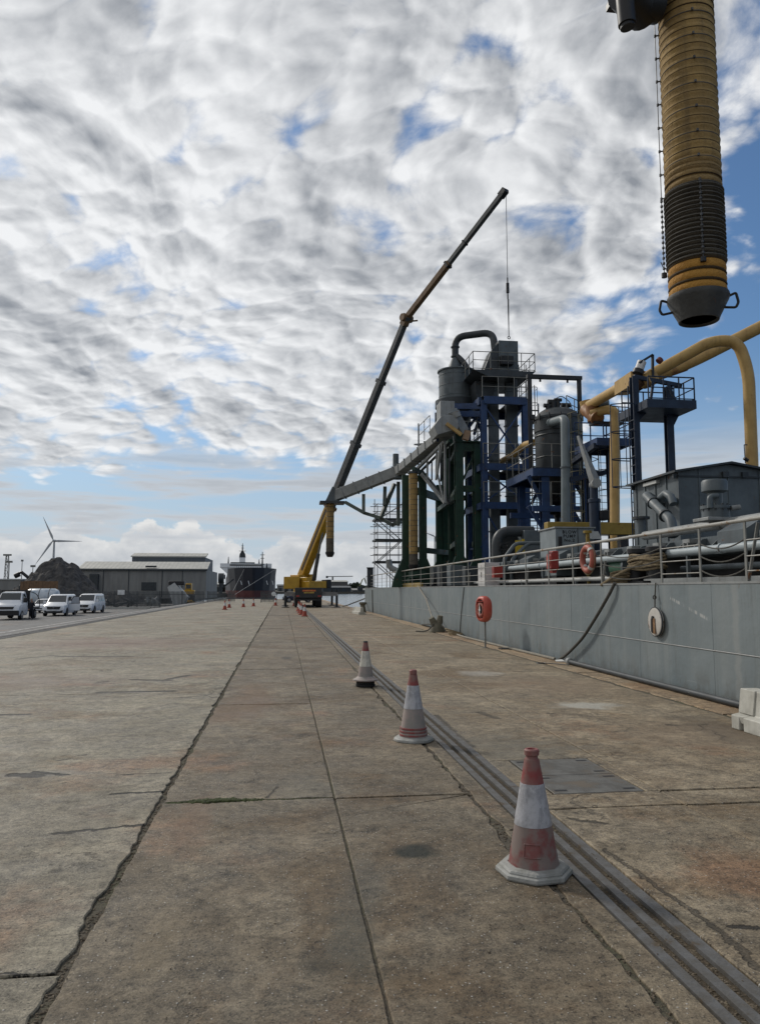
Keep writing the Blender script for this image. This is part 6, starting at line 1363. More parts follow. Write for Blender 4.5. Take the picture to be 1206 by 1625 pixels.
# flatbed truck
tl_ = gnd(14,984,ROADZ); tr = thing('flatbed_truck', 'white cab flatbed truck half cut by the left edge of the picture', 'truck', (tl_.x-.25,tl_.y,ROADZ)); tr.rotation_euler.z = R(2)
st = [(0.0,.45,.78,.88,.86,.76),(.06,.38,.90,1.05,.98,.86),(.25,.34,1.10,1.22,1.02,.92),(.75,.32,1.28,1.36,1.03,.95),(1.45,.32,1.32,2.18,1.03,.80),(2.25,.32,1.32,2.24,1.03,.82),(2.32,.36,1.28,2.16,1.0,.78)]
bd = local_part(loft(st), 'cab', MAT['white'], tr, sharp=32)
pane(tr, [(-.84,.80,1.39),(.84,.80,1.39),(.72,1.38,2.10),(-.72,1.38,2.10)], 'windscreen')
for s_ in (1,-1):
    quad = [(s_*1.02,1.05,1.38),(s_*1.02,2.0,1.38),(s_*.85,2.0,2.02),(s_*.87,1.42,2.02)]
    pane(tr, quad if s_ > 0 else quad[::-1], 'window'); wheel(tr, s_*.92, .75, .37, .24); wheel(tr, s_*.90, 4.4, .37, .34)
    m = MB(); m.prism([(s_*.55,.07,1.0),(s_*.98,.20,1.02),(s_*1.0,.45,1.18),(s_*.66,.18,1.14)], (0,-.06,0)); local_part(m, 'headlight', MAT['lamp'], tr, bd)
    m = MB(); m.box((min(s_*1.04,s_*1.3),.98,1.35), (max(s_*1.04,s_*1.3),1.1,1.75)); local_part(m, 'mirror', MAT['plast'], tr, bd, .03)
m = MB(); m.prism([(-.55,-.02,.84),(.55,-.02,.84),(.62,.05,1.04),(-.62,.05,1.04)], (0,-.03,0)); local_part(m, 'grille', MAT['plast'], tr, bd)
m = MB(); m.prism([(-1.0,-.06,.36),(1.0,-.06,.36),(1.0,-.06,.74),(-1.0,-.06,.74)], (0,.14,0)); local_part(m, 'bumper', MAT['plast'], tr, bd, .03)
m = MB(); m.box((-1.1,2.45,.80), (1.1,5.6,.95)); m.box((-.45,2.3,.55), (.45,5.5,.80)); local_part(m, 'load_bed', DKC, tr)
m = MB(); m.box((-1.1,2.42,.95), (1.1,2.5,2.35)); local_part(m, 'headboard', MAT['black'], tr)
m = MB()
for y in (2.6,5.5): m.pipe([(1.08,y,.95),(1.08,y,1.5),(.8,y,2.05),(0,y,2.3),(-.8,y,2.05),(-1.08,y,1.5),(-1.08,y,.95)], .035, 6, .4)
m.build('bed_hoop', MAT['black'], None, tr)
m = MB(); m.box((-1.0,3.2,.95), (.2,5.2,1.4)); local_part(m, 'load_crate', MAT['dgrey'], tr)
# parked tank trailer behind
tn = gnd(62,968,ROADZ); tk_ = thing('tank_trailer', 'rounded white and blue tank trailer parked behind the van', 'trailer', (tn.x+.1,tn.y+1,ROADZ))
m = MB(); m.lathe([(.25,-1.9),(.8,-1.75),(1.0,-1.4),(1.0,1.4),(.8,1.75),(.25,1.9)], (0,0,1.5), 26, Matrix.Rotation(R(90),3,'Y')); local_part(m, 'tank', M('tank_white_blue', (.55,.58,.60), (.25,.33,.40), .35, ns=.9), tk_)
for x in (-1.2,-.2,.9): m = MB(); m.torus((x,0,1.5), 1.01, .035, (1,0,0), 26, 6); local_part(m, 'band', MAT['plast'], tk_)
m = MB(); m.box((-1.8,-.8,.42), (1.8,.8,.6)); m.box((-1.5,-.7,.6), (1.5,.7,.75)); local_part(m, 'frame', MAT['plast'], tk_)
for x in (-1,1):
    for y in (-.75,.75): m = MB(); m.tube((x,y-.12,.36), (x,y+.12,.36), .36, n=18); local_part(m, 'wheel', MAT['tyre'], tk_)
ct = gnd(64,973,ROADZ); cr = thing('small_car', 'pale car partly hidden between the truck and the van', 'car', (ct.x-.2,ct.y,ROADZ))
st = [(0,.32,.55,.62,.72,.62),(.1,.26,.66,.76,.82,.74),(1.0,.22,.82,.90,.86,.78),(1.75,.22,.86,1.38,.86,.64),(3.2,.22,.88,1.42,.86,.64),(3.8,.3,.88,1.1,.84,.7),(3.95,.35,.8,.95,.8,.7)]
cb_ = local_part(loft(st), 'body', MAT['white'], cr, sharp=32); pane(cr, [(-.66,1.05,.93),(.66,1.05,.93),(.56,1.68,1.33),(-.56,1.68,1.33)], 'windscreen')
for s_ in (1,-1):
    for y in (.75,3.1): wheel(cr, s_*.76, y, .31, .2)
    m = MB(); m.prism([(s_*.45,.05,.60),(s_*.76,.14,.62),(s_*.78,.3,.70),(s_*.5,.14,.68)], (0,-.04,0)); local_part(m, 'headlight', MAT['lamp'], cr, cb_)
m = MB(); m.box((-.4,-.01,.4), (.4,.03,.5)); local_part(m, 'grille', MAT['plast'], cr, cb_)
# car beyond the crane
c2p = gnd(455,956); ec = thing('estate_car', 'dark car with pale nose parked beyond the crane on the quay', 'car', (c2p.x-.5,c2p.y,0)); ec.rotation_euler.z = R(-86)
cb_ = local_part(loft(st), 'body', M('dark_car_paint', (.02,.03,.06), (.015,.02,.04), .25), ec, sharp=32); pane(ec, [(-.66,1.05,.93),(.66,1.05,.93),(.56,1.68,1.33),(-.56,1.68,1.33)], 'windscreen')
m = MB(); m.prism([(-.7,-.02,.45),(.7,-.02,.45),(.78,1.0,.90),(-.78,1.0,.90)], (0,0,.02)); local_part(m, 'bonnet', MAT['white'], ec, cb_)
for s_ in (1,-1):
    for y in (.75,3.1): wheel(ec, s_*.76, y, .31, .2)
    quad = [(s_*.865,1.6,.92),(s_*.865,3.3,.92),(s_*.70,3.1,1.34),(s_*.70,1.85,1.34)]; pane(ec, quad if s_ > 0 else quad[::-1], 'window')
# person by the truck
pg = gnd(49.5,983,ROADZ); pr_ = thing('person', 'person in dark clothes standing beside the flatbed truck with a hand raised to the face', 'person', (pg.x,pg.y,ROADZ)); pr_.rotation_euler.z = R(25)
def skin(nodes, edges, nm, mat, root, sub=1):
    me = bpy.data.meshes.new(nm); me.from_pydata([n[:3] for n in nodes], edges, []); o = bpy.data.objects.new(nm, me); COL.objects.link(o)
    md = o.modifiers.new('skin','SKIN'); sv = me.skin_vertices[0].data
    for i, n in enumerate(nodes): sv[i].radius = (n[3], n[3]); sv[i].use_root = (i == 0)
    s_ = o.modifiers.new('sub','SUBSURF'); s_.levels = sub; s_.render_levels = sub+1
    me.materials.append(mat); o.parent = root; return o
N = [(0,0,.88,.14),(.09,0,.82,.095),(.12,-.02,.45,.065),(.13,.02,.09,.045),(.13,-.13,.04,.04),(-.09,0,.82,.095),(-.11,-.01,.45,.065),(-.12,.03,.09,.045),(-.12,-.12,.04,.04),
     (0,0,1.08,.15),(0,-.02,1.30,.155),(0,-.02,1.40,.075),(.19,0,1.32,.065),(.25,.0,1.06,.05),(.14,-.18,1.18,.04),(.06,-.20,1.36,.03),(-.19,0,1.32,.065),(-.24,.02,1.05,.05),(-.20,-.12,.86,.035)]
Ed = [(0,1),(1,2),(2,3),(3,4),(0,5),(5,6),(6,7),(7,8),(0,9),(9,10),(10,11),(10,12),(12,13),(13,14),(14,15),(10,16),(16,17),(17,18)]
skin(N, Ed, 'body', M('dark_work_clothes', (.012,.013,.018), (.02,.02,.024), .85), pr_, 1)
SKN = M('skin', (.36,.22,.16), (.33,.20,.14), .55)
m = MB(); m.lathe([(.035,-.125),(.062,-.10),(.075,-.04),(.08,.02),(.076,.07),(.055,.11),(.02,.125)], (0,-.035,1.545), 18, Matrix.Diagonal((.92,1.12,1))); m.lathe([(.05,0),(.05,.12)], (0,-.02,1.36), 12)
m.prism([(-.014,-.118,1.52),(.014,-.118,1.52),(.004,-.118,1.56)], (0,-.022,-.006)); hd = local_part(m, 'head', SKN, pr_)
m = MB(); m.lathe([(.084,.0),(.088,.04),(.07,.09),(.03,.115)], (0,-.02,1.56), 18, Matrix.Diagonal((.95,1.12,1))); local_part(m, 'hair', MAT['plast'], pr_, hd)
for s_ in (-1,1): m = MB(); m.box((s_*.03-.01,-.125,1.55), (s_*.03+.01,-.115,1.56)); local_part(m, 'eye', MAT['plast'], pr_, hd)
for (hx_, hy_, hz_, up_) in ((.06,-.20,1.36,1),(-.20,-.12,.86,-1)):
    m = MB(); m.beam((hx_,hy_,hz_), (hx_-.01,hy_-.01,hz_+.09*up_), .07,.03); 
    for k in range(4): m.tube((hx_-.03+.02*k,hy_-.01,hz_+.085*up_), (hx_-.03+.02*k,hy_-.035,hz_+(.15-.01*abs(k-1.5))*up_), .009, .007, n=6)
    m.tube((hx_+.035,hy_,hz_+.03*up_), (hx_+.05,hy_-.03,hz_+.08*up_), .010, .008, n=6); local_part(m, 'hand', SKN, pr_)

# ------------------------------------------------------------------ yard beyond the road
# spoil heap
hm = bpy.data.meshes.new('spoil_heap'); vs = []; fs = []; n = 110
hc_ = Vector((-33.2,121,ROADZ)); 
for i in range(n+1):
    for j in range(n+1):
        x = -19+38*i/n; y = -12+24*j/n; d = math.sqrt((x/ (5.6 if x > 0 else 6.6))**2+(y/6.0)**2)
        h = 7.6*max(0, 1-(d*.80)**1.25)*(1-.08*math.exp(-d*d*12))
        d2 = math.sqrt(((x-8.5)/6)**2+(y/6)**2); h = max(h, 2.2*max(0,1-d2)); d3 = math.sqrt(((x+10.5)/7)**2+(y/7)**2); h = max(h, 2.6*max(0,1-d3))
        if h > 0: h += 1.0*noise.fractal(Vector((x*.45,y*.45,1)), .8, 2.1, 7)*min(1, h)+.10*random.random()*min(1,h)
        vs.append((x,y,max(h,-.05)-.02))
for i in range(n):
    for j in range(n): a = i*(n+1)+j; fs.append((a,a+n+1,a+n+2,a+1))
hm.from_pydata(vs, [], fs); hm.materials.append(M('dark_spoil', (.085,.079,.074), (.045,.042,.040), .95, ns=1.6, bump=.9, bs=4))
ho = bpy.data.objects.new('spoil_heap', hm); COL.objects.link(ho); ho.location = hc_; tag(ho, 'tall heap of dark rubble behind the parked vans', 'spoil heap')
# warehouse
wh = thing('warehouse', 'long grey warehouse with pale roof and a taller block behind', 'warehouse', (-33,190,0))
def cladm(name, c1, c2):
    m, g, b = bsdf(name); p = g.new('ShaderNodeNewGeometry').outputs['Position']; x, y, z = g.xyz(p)
    rb = g.m('ABSOLUTE', g.m('SUBTRACT', g.m('FRACT', g.m('MULTIPLY', x, 1.0)), .5)); c = g.mix(g.step(g.noise(g.scale(p, (1,1,.2)), .6, 5), .4, .65), c1, c2)
    g.put(b.inputs['Base Color'], c); b.inputs['Roughness'].default_value = .6; bn = g.new('ShaderNodeBump'); bn.inputs['Strength'].default_value = .5; bn.inputs['Distance'].default_value = .1; g.put(bn.inputs['Height'], rb); g.l.new(bn.outputs[0], b.inputs['Normal']); return m
CLG = cladm('grey_cladding', (.21,.205,.19), (.165,.16,.15)); RFP = cladm('pale_roof_sheet', (.40,.39,.35), (.33,.325,.29)); CLD = cladm('blue_grey_cladding', (.10,.115,.13), (.085,.097,.11))
wx0, wx1 = at(127,900,190).x, at(328,900,190).x; hw = at(230,904,190).z; hr = at(230,893,190).z
m = MB(); m.box((wx0,190,-.6), (wx1,222,hw)); m.build('wall', CLG, wh)
m = MB(); m.prism([(wx0-.4,189.6,hw),(wx1+.3,189.6,hw),(wx1+.3,197,hr+.25),(wx0-.4,197,hr+.25)], (0,0,.25)); m.build('roof', RFP, wh)
m = MB(); m.box((wx0-.4,189.5,hw-.25), (wx1+.3,189.62,hw+.12)); m.build('gutter', MAT['dgrey'], wh)
bx0, bx1 = at(210,890,204).x, at(326,890,204).x; hb2 = at(260,884,204).z; ht2 = at(260,879,204).z
m = MB(); m.box((bx0,204,hw), (bx1,226,hb2)); m.build('upper_wall', CLD, wh); m = MB(); m.prism([(bx0-.3,203.7,hb2),(bx1+.3,203.7,hb2),(bx1+.3,209,ht2+.2),(bx0-.3,209,ht2+.2)], (0,0,.25)); m.build('upper_roof', RFP, wh)
a, b = at(225,924,189.8), at(248,937,189.8); m = MB(); m.box((a.x,189.85,b.z), (b.x,189.99,a.z)); m.build('roller_door', MAT['dgrey'], wh)
a, b = at(231,899,189), at(248,901,189); m = MB(); m.box((a.x,189.3,hw+.55), (b.x,190.2,hw+.95)); m.build('roof_vent', MAT['dgrey'], wh)
for px in (165,205,258,290): x = at(px,910,190).x; m = MB(); m.tube((x,189.92,-.3), (x,189.92,hw-.2), .08, n=8); m.build('downpipe', MAT['dgrey'], wh)
a, b = at(143,911,189), at(156,922,189); m = MB(); m.box((a.x,188.8,-.6), (b.x,189.99,a.z)); m.build('lean_to', MAT['dgrey'], wh)
# timber hoarding behind the truck
a, b = at(33,922,104), at(92,945,104); hb_ = thing('timber_hoarding', 'brown timber hoarding standing in front of the rubble heap', 'hoarding', ((a.x+b.x)/2,104,0))
nb = 12
for i in range(nb):
    x = a.x+(b.x-a.x)*i/nb; m = MB(); m.box((x+.01,104+.03*(i % 2),ROADZ), (x+(b.x-a.x)/nb-.01,104.08+.03*(i % 2),a.z+random.uniform(-.05,.05))); m.build('board', MAT['wood'], hb_)
for x in (a.x+.3,(a.x+b.x)/2,b.x-.3): m = MB(); m.box((x,104.12,ROADZ), (x+.12,104.25,a.z-.1)); m.build('post', MAT['wood'], hb_)
# palisade fence across the end of the quay
def fence(x0, x1, y, h, label, zb=ROADZ):
    t = thing('palisade_fence', label, 'fence', ((x0+x1)/2,y,0), 'fences across the end of the quay'); m = MB(); x = x0
    FM = M('grey_fence_steel', (.075,.08,.08), (.05,.054,.055), .6, ns=.4)
    m.box((x0,y+.02,zb+.35), (x1,y+.05,zb+.42)); m.box((x0,y+.02,h-.4), (x1,y+.05,h-.33)); m.build('rail', FM, t)
    while x < x1-.5:
        w_ = min(2.75, x1-x); m = MB(); k = 0
        while k*.155 < w_-.05: u = x+k*.155; m.box((u,y-.02,zb+.08), (u+.085,y+.015,h)); k += 1
        m.build('pale_panel', FM, t); m = MB(); m.box((x,y+.05,zb), (x+.10,y+.15,h+.05)); m.build('post', FM, t); x += 2.75
    return t
MAT['cladf'] = M('grey_sheet_hoarding', (.085,.09,.09), (.06,.064,.064), .7, ns=.3)
xe = at(373,950,99).x; xg = at(414,950,95).x; xh = at(441,950,95).x
fence(-62, -9.7, 99, 1.35, 'long grey steel palisade fence across the yard left of the gap')
fence(xg, xh, 95, 1.35, 'short grey steel fence panel right of the gap near the crane', 0.0)
fence(-9.4, xe, 99, 1.35, 'grey steel fence panel between the road edge and the gap', 0.0)
kb = MB(); kb.box((-44,98.2,ROADZ), (-16.2,98.5,ROADZ+.2)); struct(kb, 'kerb', MAT['conc'])
bs = MB(); q = at(192.5,940,98.8); bs.box((q.x-.42,98.9,q.z-.3), (q.x+.42,98.95,q.z+.3)); single(bs, 'notice_board', MAT['lettw'], 'small white notice board fixed to the grey fence', 'sign', (q.x,98.9,q.z))
bs = MB(); q = at(434.5,942.5,94.8); bs.lathe([(.28,0),(.28,.02)], (q.x,94.9,q.z), 16, Matrix.Rotation(R(90),3,'X')); single(bs, 'round_sign', MAT['lettw'], 'small round white sign on the short fence panel', 'sign', (q.x,94.9,q.z))
# tipped pale rubbish / broken concrete by the fence
tp = thing('tipped_skip', 'pale tipped container spilling beside the fence', 'skip', (at(283,950,108).x,108,ROADZ))
a = at(268,927,108); b = at(298,952,108); m = MB(); m.prism([(a.x,107,a.z-.4),(a.x+.9,107,a.z+.2),(b.x+.1,107,b.z+.4),(b.x-.6,107,ROADZ),(a.x+.9,107,ROADZ)], (0,2.4,0)); m.build('container', MAT['cream'], tp); m = MB(); c = at(275,925,108); m.box((c.x-.5,107.2,c.z-.3), (c.x+1.6,109,c.z+.25)); m.build('load', MAT['black'], tp, bevel=.1)
# yellow digger near the warehouse
dg = thing('yellow_digger', 'small yellow digger working near the warehouse corner', 'digger', (at(298,950,118).x,118,0)); q = at(298,931,118)
m = MB(); m.box((q.x-1.0,117,ROADZ), (q.x+1.2,118.4,.75)); m.build('track', MAT['black'], dg, bevel=.1); m = MB(); m.box((q.x-.9,117,.8), (q.x+1.1,118.6,1.5)); m.build('body', MAT['craneyel'], dg, bevel=.08); m = MB(); m.box((q.x-.2,117,1.5), (q.x+.7,118.2,2.5)); m.build('cab', MAT['craneyel'], dg, bevel=.06)
m = MB(); m.box((q.x-.1,116.98,1.7), (q.x+.6,116.995,2.3)); m.build('window', MAT['glass'], dg); m = MB(); m.beam((q.x-.6,117.5,1.4), (q.x-1.6,117.4,2.4), .22); m.beam((q.x-1.6,117.4,2.4), (q.x-2.4,117.3,1.0), .18); m.build('arm', MAT['craneyel'], dg)
# excavator arm on the left of the heap
ea = thing('excavator', 'dark excavator arm reaching up left of the rubble heap', 'excavator', (at(36,945,112).x,112,0)); m = MB(); m.pipe([at(46,917,112), at(35,908,112), at(29,911,112)], .22, 8); m.build('arm', MAT['black'], ea); m = MB(); q = at(28,911,112); m.tube(q+Vector((-.3,0,-.3)), q+Vector((.3,0,0)), .35, n=10); m.build('bucket', MAT['black'], ea); q = at(48,930,112); m = MB(); m.box((q.x-1.2,111,ROADZ), (q.x+1.4,113,2.2)); m.build('body', MAT['dgrey'], ea, bevel=.15)
# mixed scrap along the fence
for i, (px, py, s_, mt, lab) in enumerate(((240,945,1.0,'lgrey','pale scrap bundle left of the tipped container'),(205,930,.9,'dgrey','dark scrap heap in front of the warehouse'),(181,935,.7,'dgrey','low dark scrap heap right of the rubble'),(303,935,.6,'craneyel','yellow bucket lying beside the digger'))):
    q = at(px,py,104 if i != 3 else 116); m = MB(); rnd = random.Random(i+3)
    for k in range(9): 
        c = Vector((q.x+rnd.uniform(-1,1)*s_, q.y+rnd.uniform(-.5,.5), rnd.uniform(.3,1.0)*s_)); d = Vector((rnd.uniform(-1,1), rnd.uniform(-.4,.4), rnd.uniform(-.6,.6)))*s_*.8; m.beam(c-d, c+d, .35*s_,.25*s_)
    for v in m.v: v.z = max(v.z-.7, ROADZ)
    single(m, 'scrap_heap', MAT[mt], lab, 'scrap', (q.x,q.y,0), 'scrap beyond the fence')
# lamp columns and lattice mast, far left
def mast(px, pyt, Y, r, label, nm, head): 
    q = at(px,pyt,Y); t = thing(nm, label, nm.split('_')[0] if nm != 'lattice_mast' else 'mast', (q.x,Y,0)); m = MB()
    if nm == 'lattice_mast':
        w_ = 1.1
        for dx_ in (-1,1):
            for dy_ in (-1,1): m.tube((q.x+dx_*w_/2,Y+dy_*w_/2,0), (q.x+dx_*w_/4,Y+dy_*w_/4,q.z), .09, n=5)
        m.build('leg', MAT['rail'], t); m = MB(); k = 0
        while k < q.z-1: 
            f = 1-.5*k/q.z; f2 = 1-.5*(k+1.5)/q.z; m.tube((q.x-w_/2*f,Y-w_/2,k), (q.x+w_/2*f2,Y-w_/2,k+1.5), .05, n=4); m.tube((q.x+w_/2*f,Y-w_/2,k), (q.x-w_/2*f2,Y-w_/2,k+1.5), .05, n=4); k += 1.5
        m.build('lattice', MAT['rail'], t)
    else: m.tube((q.x,Y,0), (q.x,Y,q.z), r*1.3, r*.8, n=8); m.build('column', MAT['rail'], t)
    m = MB(); m.box((q.x-head,Y-.2,q.z), (q.x+head,Y+.2,q.z+.45)); m.build('lamp_head', MAT['rail'], t)
mast(12.5,882,210,.1,'lattice lighting mast at the far left edge','lattice_mast',1.0); mast(15.5,893,190,.13,'street lamp just right of the lattice mast','lamp_column',.7); mast(36,891,200,.1,'thin lamp column between the mast and the rubble heap','lamp_column',.25); mast(53,900,180,.1,'short lamp column with wide head at the edge of the heap','lamp_column',.5)
# yard sheds far left behind truck
sh = thing('yard_shed', 'low grey shed behind the parked truck at the left edge', 'shed', (at(10,930,150).x,150,0)); q0_, q1_ = at(-40,920,150), at(34,920,150); m = MB(); m.box((q0_.x,150,-.2), (q1_.x,158,q0_.z)); m.build('wall', CLG, sh); m = MB(); m.box((q0_.x-.2,149.8,q0_.z), (q1_.x+.2,158.2,q0_.z+.2)); m.build('roof', MAT['cream'], sh)
# ------------------------------------------------------------------ wind turbines
def turbine(px, py, Y, tips, label):
    hb = at(px,py,Y); t = thing('wind_turbine', label, 'wind turbine', (hb.x,Y,0), 'distant wind turbines'); WT = M('turbine_grey', (.40,.41,.42), (.36,.37,.38), .5)
    m = MB(); m.tube((hb.x,Y+3,-1), (hb.x,Y+3,hb.z-1.5), 2.6, 1.5, n=14); m.build('tower', WT, t); m = MB(); m.beam((hb.x,Y-2,hb.z), (hb.x+1.5,Y+9,hb.z), 3.4,3.6); m.build('nacelle', WT, t, bevel=.5)
    m = MB(); m.lathe([(.2,-3.2),(1.4,-2.0),(1.8,0)], (hb.x,Y-2,hb.z), 14, Matrix.Rotation(R(-90),3,'X')); m.build('hub', WT, t)
    for tp_ in tips:
        e = at(*tp_,Y-2); a_ = Vector((hb.x,Y-3,hb.z)); d = e-a_; pd = Vector((0,1,0)).cross(d).normalized(); m = MB(); vs = []
        prof = [(0,.9,.9),(.05,1.0,.8),(.18,2.0,.45),(.5,1.25,.28),(.85,.6,.14),(1,.15,.06)]
        for f, w_, th in prof:
            c = a_+d*f
            for u, v in ((-.35,0),(0,.5),(.65,0),(0,-.5)): vs.append(c+pd*(u*w_*2)+Vector((0,v*th*2,0)))
        fs = []
        for i in range(len(prof)-1):
            for k in range(4): fs.append((i*4+k,i*4+(k+1) % 4,(i+1)*4+(k+1) % 4,(i+1)*4+k))
        fs += [(0,1,2,3),tuple(range(len(vs)-4,len(vs)))]; m.add(vs, fs); m.build('blade', WT, t)
turbine(86,858,1400,((69,820),(131,859),(56,897)),'large wind turbine behind the rubble heap'); turbine(690,852,1900,((672,844),(703,835),(697,877)),'far wind turbine glimpsed between the green columns')
# ------------------------------------------------------------------ bulk carrier at the next berth
bc = thing('bulk_carrier', 'black hulled bulk carrier with red boot topping moored bow on', 'ship', (-15,430,-2.5))
HB = M('black_ship_hull', (.012,.015,.026), (.02,.023,.032), .45, ns=.06, streak=.3, streakc=(.06,.05,.045)); HRD = M('red_boot_topping', (.13,.040,.038), (.10,.035,.033), .6, ns=.1)
ax_ = Vector((-.075,.997,0)); sdv = Vector((.997,.075,0)); bow = Vector((-14.6,398,0))
stn = [(0,.6,-2.5),(4,5.2,-1.8),(10,9.2,-.8),(20,12.2,0),(34,13.4,0),(60,13.6,0),(150,13.6,0),(165,12,0)]
def ring(s_, hw_, z0, z1, fl): c = bow+ax_*s_; return c, hw_
def hullband(z0, z1, mat, nm, f0, f1):
    m = MB(); vs = []; k = len(stn)
    for (s_, hw_, _) in stn:
        deck = 12.6 if s_ < 22 else 8.6
        top_ = min(z1, deck)
        for z, f in ((z0,f0),(top_,f1)):
            rake = -2.6*(z/12.0)*max(0,1-s_/16); c = bow+ax_*(s_+rake); w_ = hw_*(f if s_ < 24 else 1)
            for sg in (-1,1): q = c+sdv*(sg*w_); vs.append((q.x,q.y,z))
    fs = []
    for i in range(k-1):
        a = i*4; b = a+4; fs += [(a,b,b+2,a+2),(a+1,a+3,b+3,b+1),(a+2,b+2,b+3,a+3),(a,a+1,b+1,b)]
    fs += [(0,2,3,1),((k-1)*4,(k-1)*4+1,(k-1)*4+3,(k-1)*4+2)]; m.add(vs, fs); return m.build(nm, mat, bc, sharp=None)
hullband(-3.0,.9, HRD, 'boot_topping', .86, .92); hb1 = hullband(.9,12.6, HB, 'hull', .925, 1.06)
WSP = M('ship_white', (.78,.78,.77), (.70,.70,.69), .5, ns=.1)
def sbox(s0, s1, u0, u1, z0, z1, nm, mat, par=None):
    m = MB(); vs = []
    for z in (z0, z1):
        for s_, u in ((s0,u0),(s0,u1),(s1,u1),(s1,u0)): q = bow+ax_*s_+sdv*u; vs.append((q.x,q.y,z))
    m.add(vs, [(0,3,2,1),(4,5,6,7),(0,1,5,4),(1,2,6,5),(2,3,7,6),(3,0,4,7)]); return m.build(nm, mat, bc, par)
sp1 = sbox(138,156,-12.5,12.5,8.6,16.5,'superstructure', WSP); sbox(137,146,-17.5,17.5,16.5,19.3,'bridge', WSP)
sbox(136.9,136.98,-11,11,17.6,18.7,'bridge_window', MAT['glass'])
for zz_ in (10.5,13.5):
    for u in range(-10,11,4): sbox(137.85,137.95,u,u+1.2,zz_,zz_+1.0,'window', MAT['glass'], sp1)
m = MB()
for sg in (-1,1):
    q = bow+ax_*137.5; a_ = q+sdv*(sg*12.4)+Vector((0,0,12.0)); b_ = q+sdv*(sg*17.3)+Vector((0,0,16.4)); c_ = q+sdv*(sg*12.4)+Vector((0,0,16.4)); m.prism([a_,b_,c_], ax_*5)
m.build('wing_bracket', WSP, bc, sp1)
sbox(139,146,-10.5,6,19.3,20.2,'monkey_island', MAT['dgrey']); sbox(140,146,-4.5,-.5,20.2,23.5,'funnel_house', WSP)
def smast(u, s_, z0, z1, lab_, cross):
    q = bow+ax_*s_+sdv*u; m = MB(); m.tube((q.x,q.y,z0), (q.x,q.y,z1), .55, .18, n=8)
    for f, w_ in cross: m.beam((q.x-w_,q.y,z0+(z1-z0)*f), (q.x+w_,q.y,z0+(z1-z0)*f), .3,.3)
    m.build(lab_, MAT['dgrey'], bc)
q = bow+ax_*142+sdv*-2.5; m = MB(); m.prism([(q.x-2.2,q.y,23.5),(q.x+2.2,q.y,23.5),(q.x+1.9,q.y,26.0),(q.x+.7,q.y,28),(q.x-.7,q.y,28),(q.x-1.9,q.y,26.0)], (0,2.5,0)); m.build('radar_mast_base', MAT['dgrey'], bc)
smast(-2.5,142,27.5,33.5,'radar_mast',((.1,2.4),(.45,1.0),(.7,.8))); smast(5.0,14,12.4,21.5,'fore_mast',((.25,.9),(.62,1.0),(.82,1.2)))
for u, s_, z1 in ((-12,140,24),(9,140,22.5),(7.5,16,15.5)): smast(u,s_,19.3 if s_ > 100 else 12.4,z1,'aerial',())
mr_ = MB()
for k in range(18): q = bow+ax_*(2+k*.5)+sdv*(-8.5+k); mr_.tube((q.x,q.y,12.5), (q.x,q.y,13.5), .08, n=4)
for sg in (-1,1):
    q = bow+ax_*8+sdv*(sg*9.0); qa = bow+ax_*3+sdv*(sg*5); 
mr_.build('bow_rail', MAT['dgrey'], bc)
for px, py in ((383,925),(395,925),(424,925),(433,925)):
    q = at(px,py,393); m = MB(); m.beam(q+Vector((-.25,0,1.1)), q+Vector((.35,0,-.9)), .5,.3); m.build('hull_mark', WSP, bc, hb1)
m = MB(); q = bow+ax_*100+sdv*-15.5; m.tube((q.x,q.y,2), (q.x,q.y,9), .8, n=8); m.tube((q.x-1.5,q.y,9.5), (q.x+1.5,q.y,9.5), 1.5, n=10); m.build('deck_crane_post', MAT['dgrey'], bc)
for i, (p, q) in enumerate((((438,903,397),(372,944,140)), ((388,903,398),(370,938,160)))):
    a_, b_ = at(*p), at(*q); b_.z = max(b_.z,.3); m = MB(); m.tube(a_, b_, .04, n=5); single(m, 'bow_line', MAT['rail'], ['long mooring line from the bulk carrier bow down to the quay gap','steeper mooring line down the bulk carrier port bow'][i], 'rope', b_, 'bow lines of the bulk carrier')
gl = thing('quay_gangway_crane', 'slender dark quay ladder tower left of the bulk carrier', 'tower', (at(351,940,330).x,330,-.4)); q = at(351,912,330); m = MB(); m.box((q.x-.7,329,-.4), (q.x+.7,331,q.z-3)); m.build('column', MAT['dgrey'], gl); m = MB(); m.tube((q.x-1,330,q.z-1.5), (q.x+1.2,330,q.z-1.5), 2.2, n=14); m.build('drum', MAT['dgrey'], gl); m = MB(); m.beam((q.x,330,q.z-6), (q.x+5.5,330,q.z-1.8), .6); m.build('strut', MAT['dgrey'], gl)
# ------------------------------------------------------------------ far bank
FB = [((446,600),(520,939),(926),'dgrey','long dark shed','long dark quayside shed directly behind the crane'), ]
def shed(px0, px1, pyt, Y, mat, rf, label, wins=0):
    a, b = at(px0,pyt,Y), at(px1,pyt,Y); t = thing('quay_shed', label, 'shed', ((a.x+b.x)/2,Y,0), 'sheds on the far bank'); m = MB(); m.box((a.x,Y,-2.6), (b.x,Y+40,a.z)); wl = m.build('wall', mat, t)
    m = MB(); m.prism([(a.x-.5,Y-.6,a.z),(b.x+.5,Y-.6,a.z),(b.x+.5,Y+20,a.z+1.6),(a.x-.5,Y+20,a.z+1.6)], (0,0,.4)); m.build('roof', rf, t)
    for k in range(wins):
        x = a.x+(b.x-a.x)*(k+.5)/wins; m = MB(); m.box((x-1.8,Y-.12,-1.2), (x+1.8,Y-.01,3.0)); m.build('door', MAT['dgrey'], t, wl)
CB = M('blue_black_sheet', (.035,.048,.062), (.028,.038,.05), .6, ns=.05)
shed(512,557,933,700,CB,MAT['dgrey'],'dark blue shed on the far bank right of the crane',4)
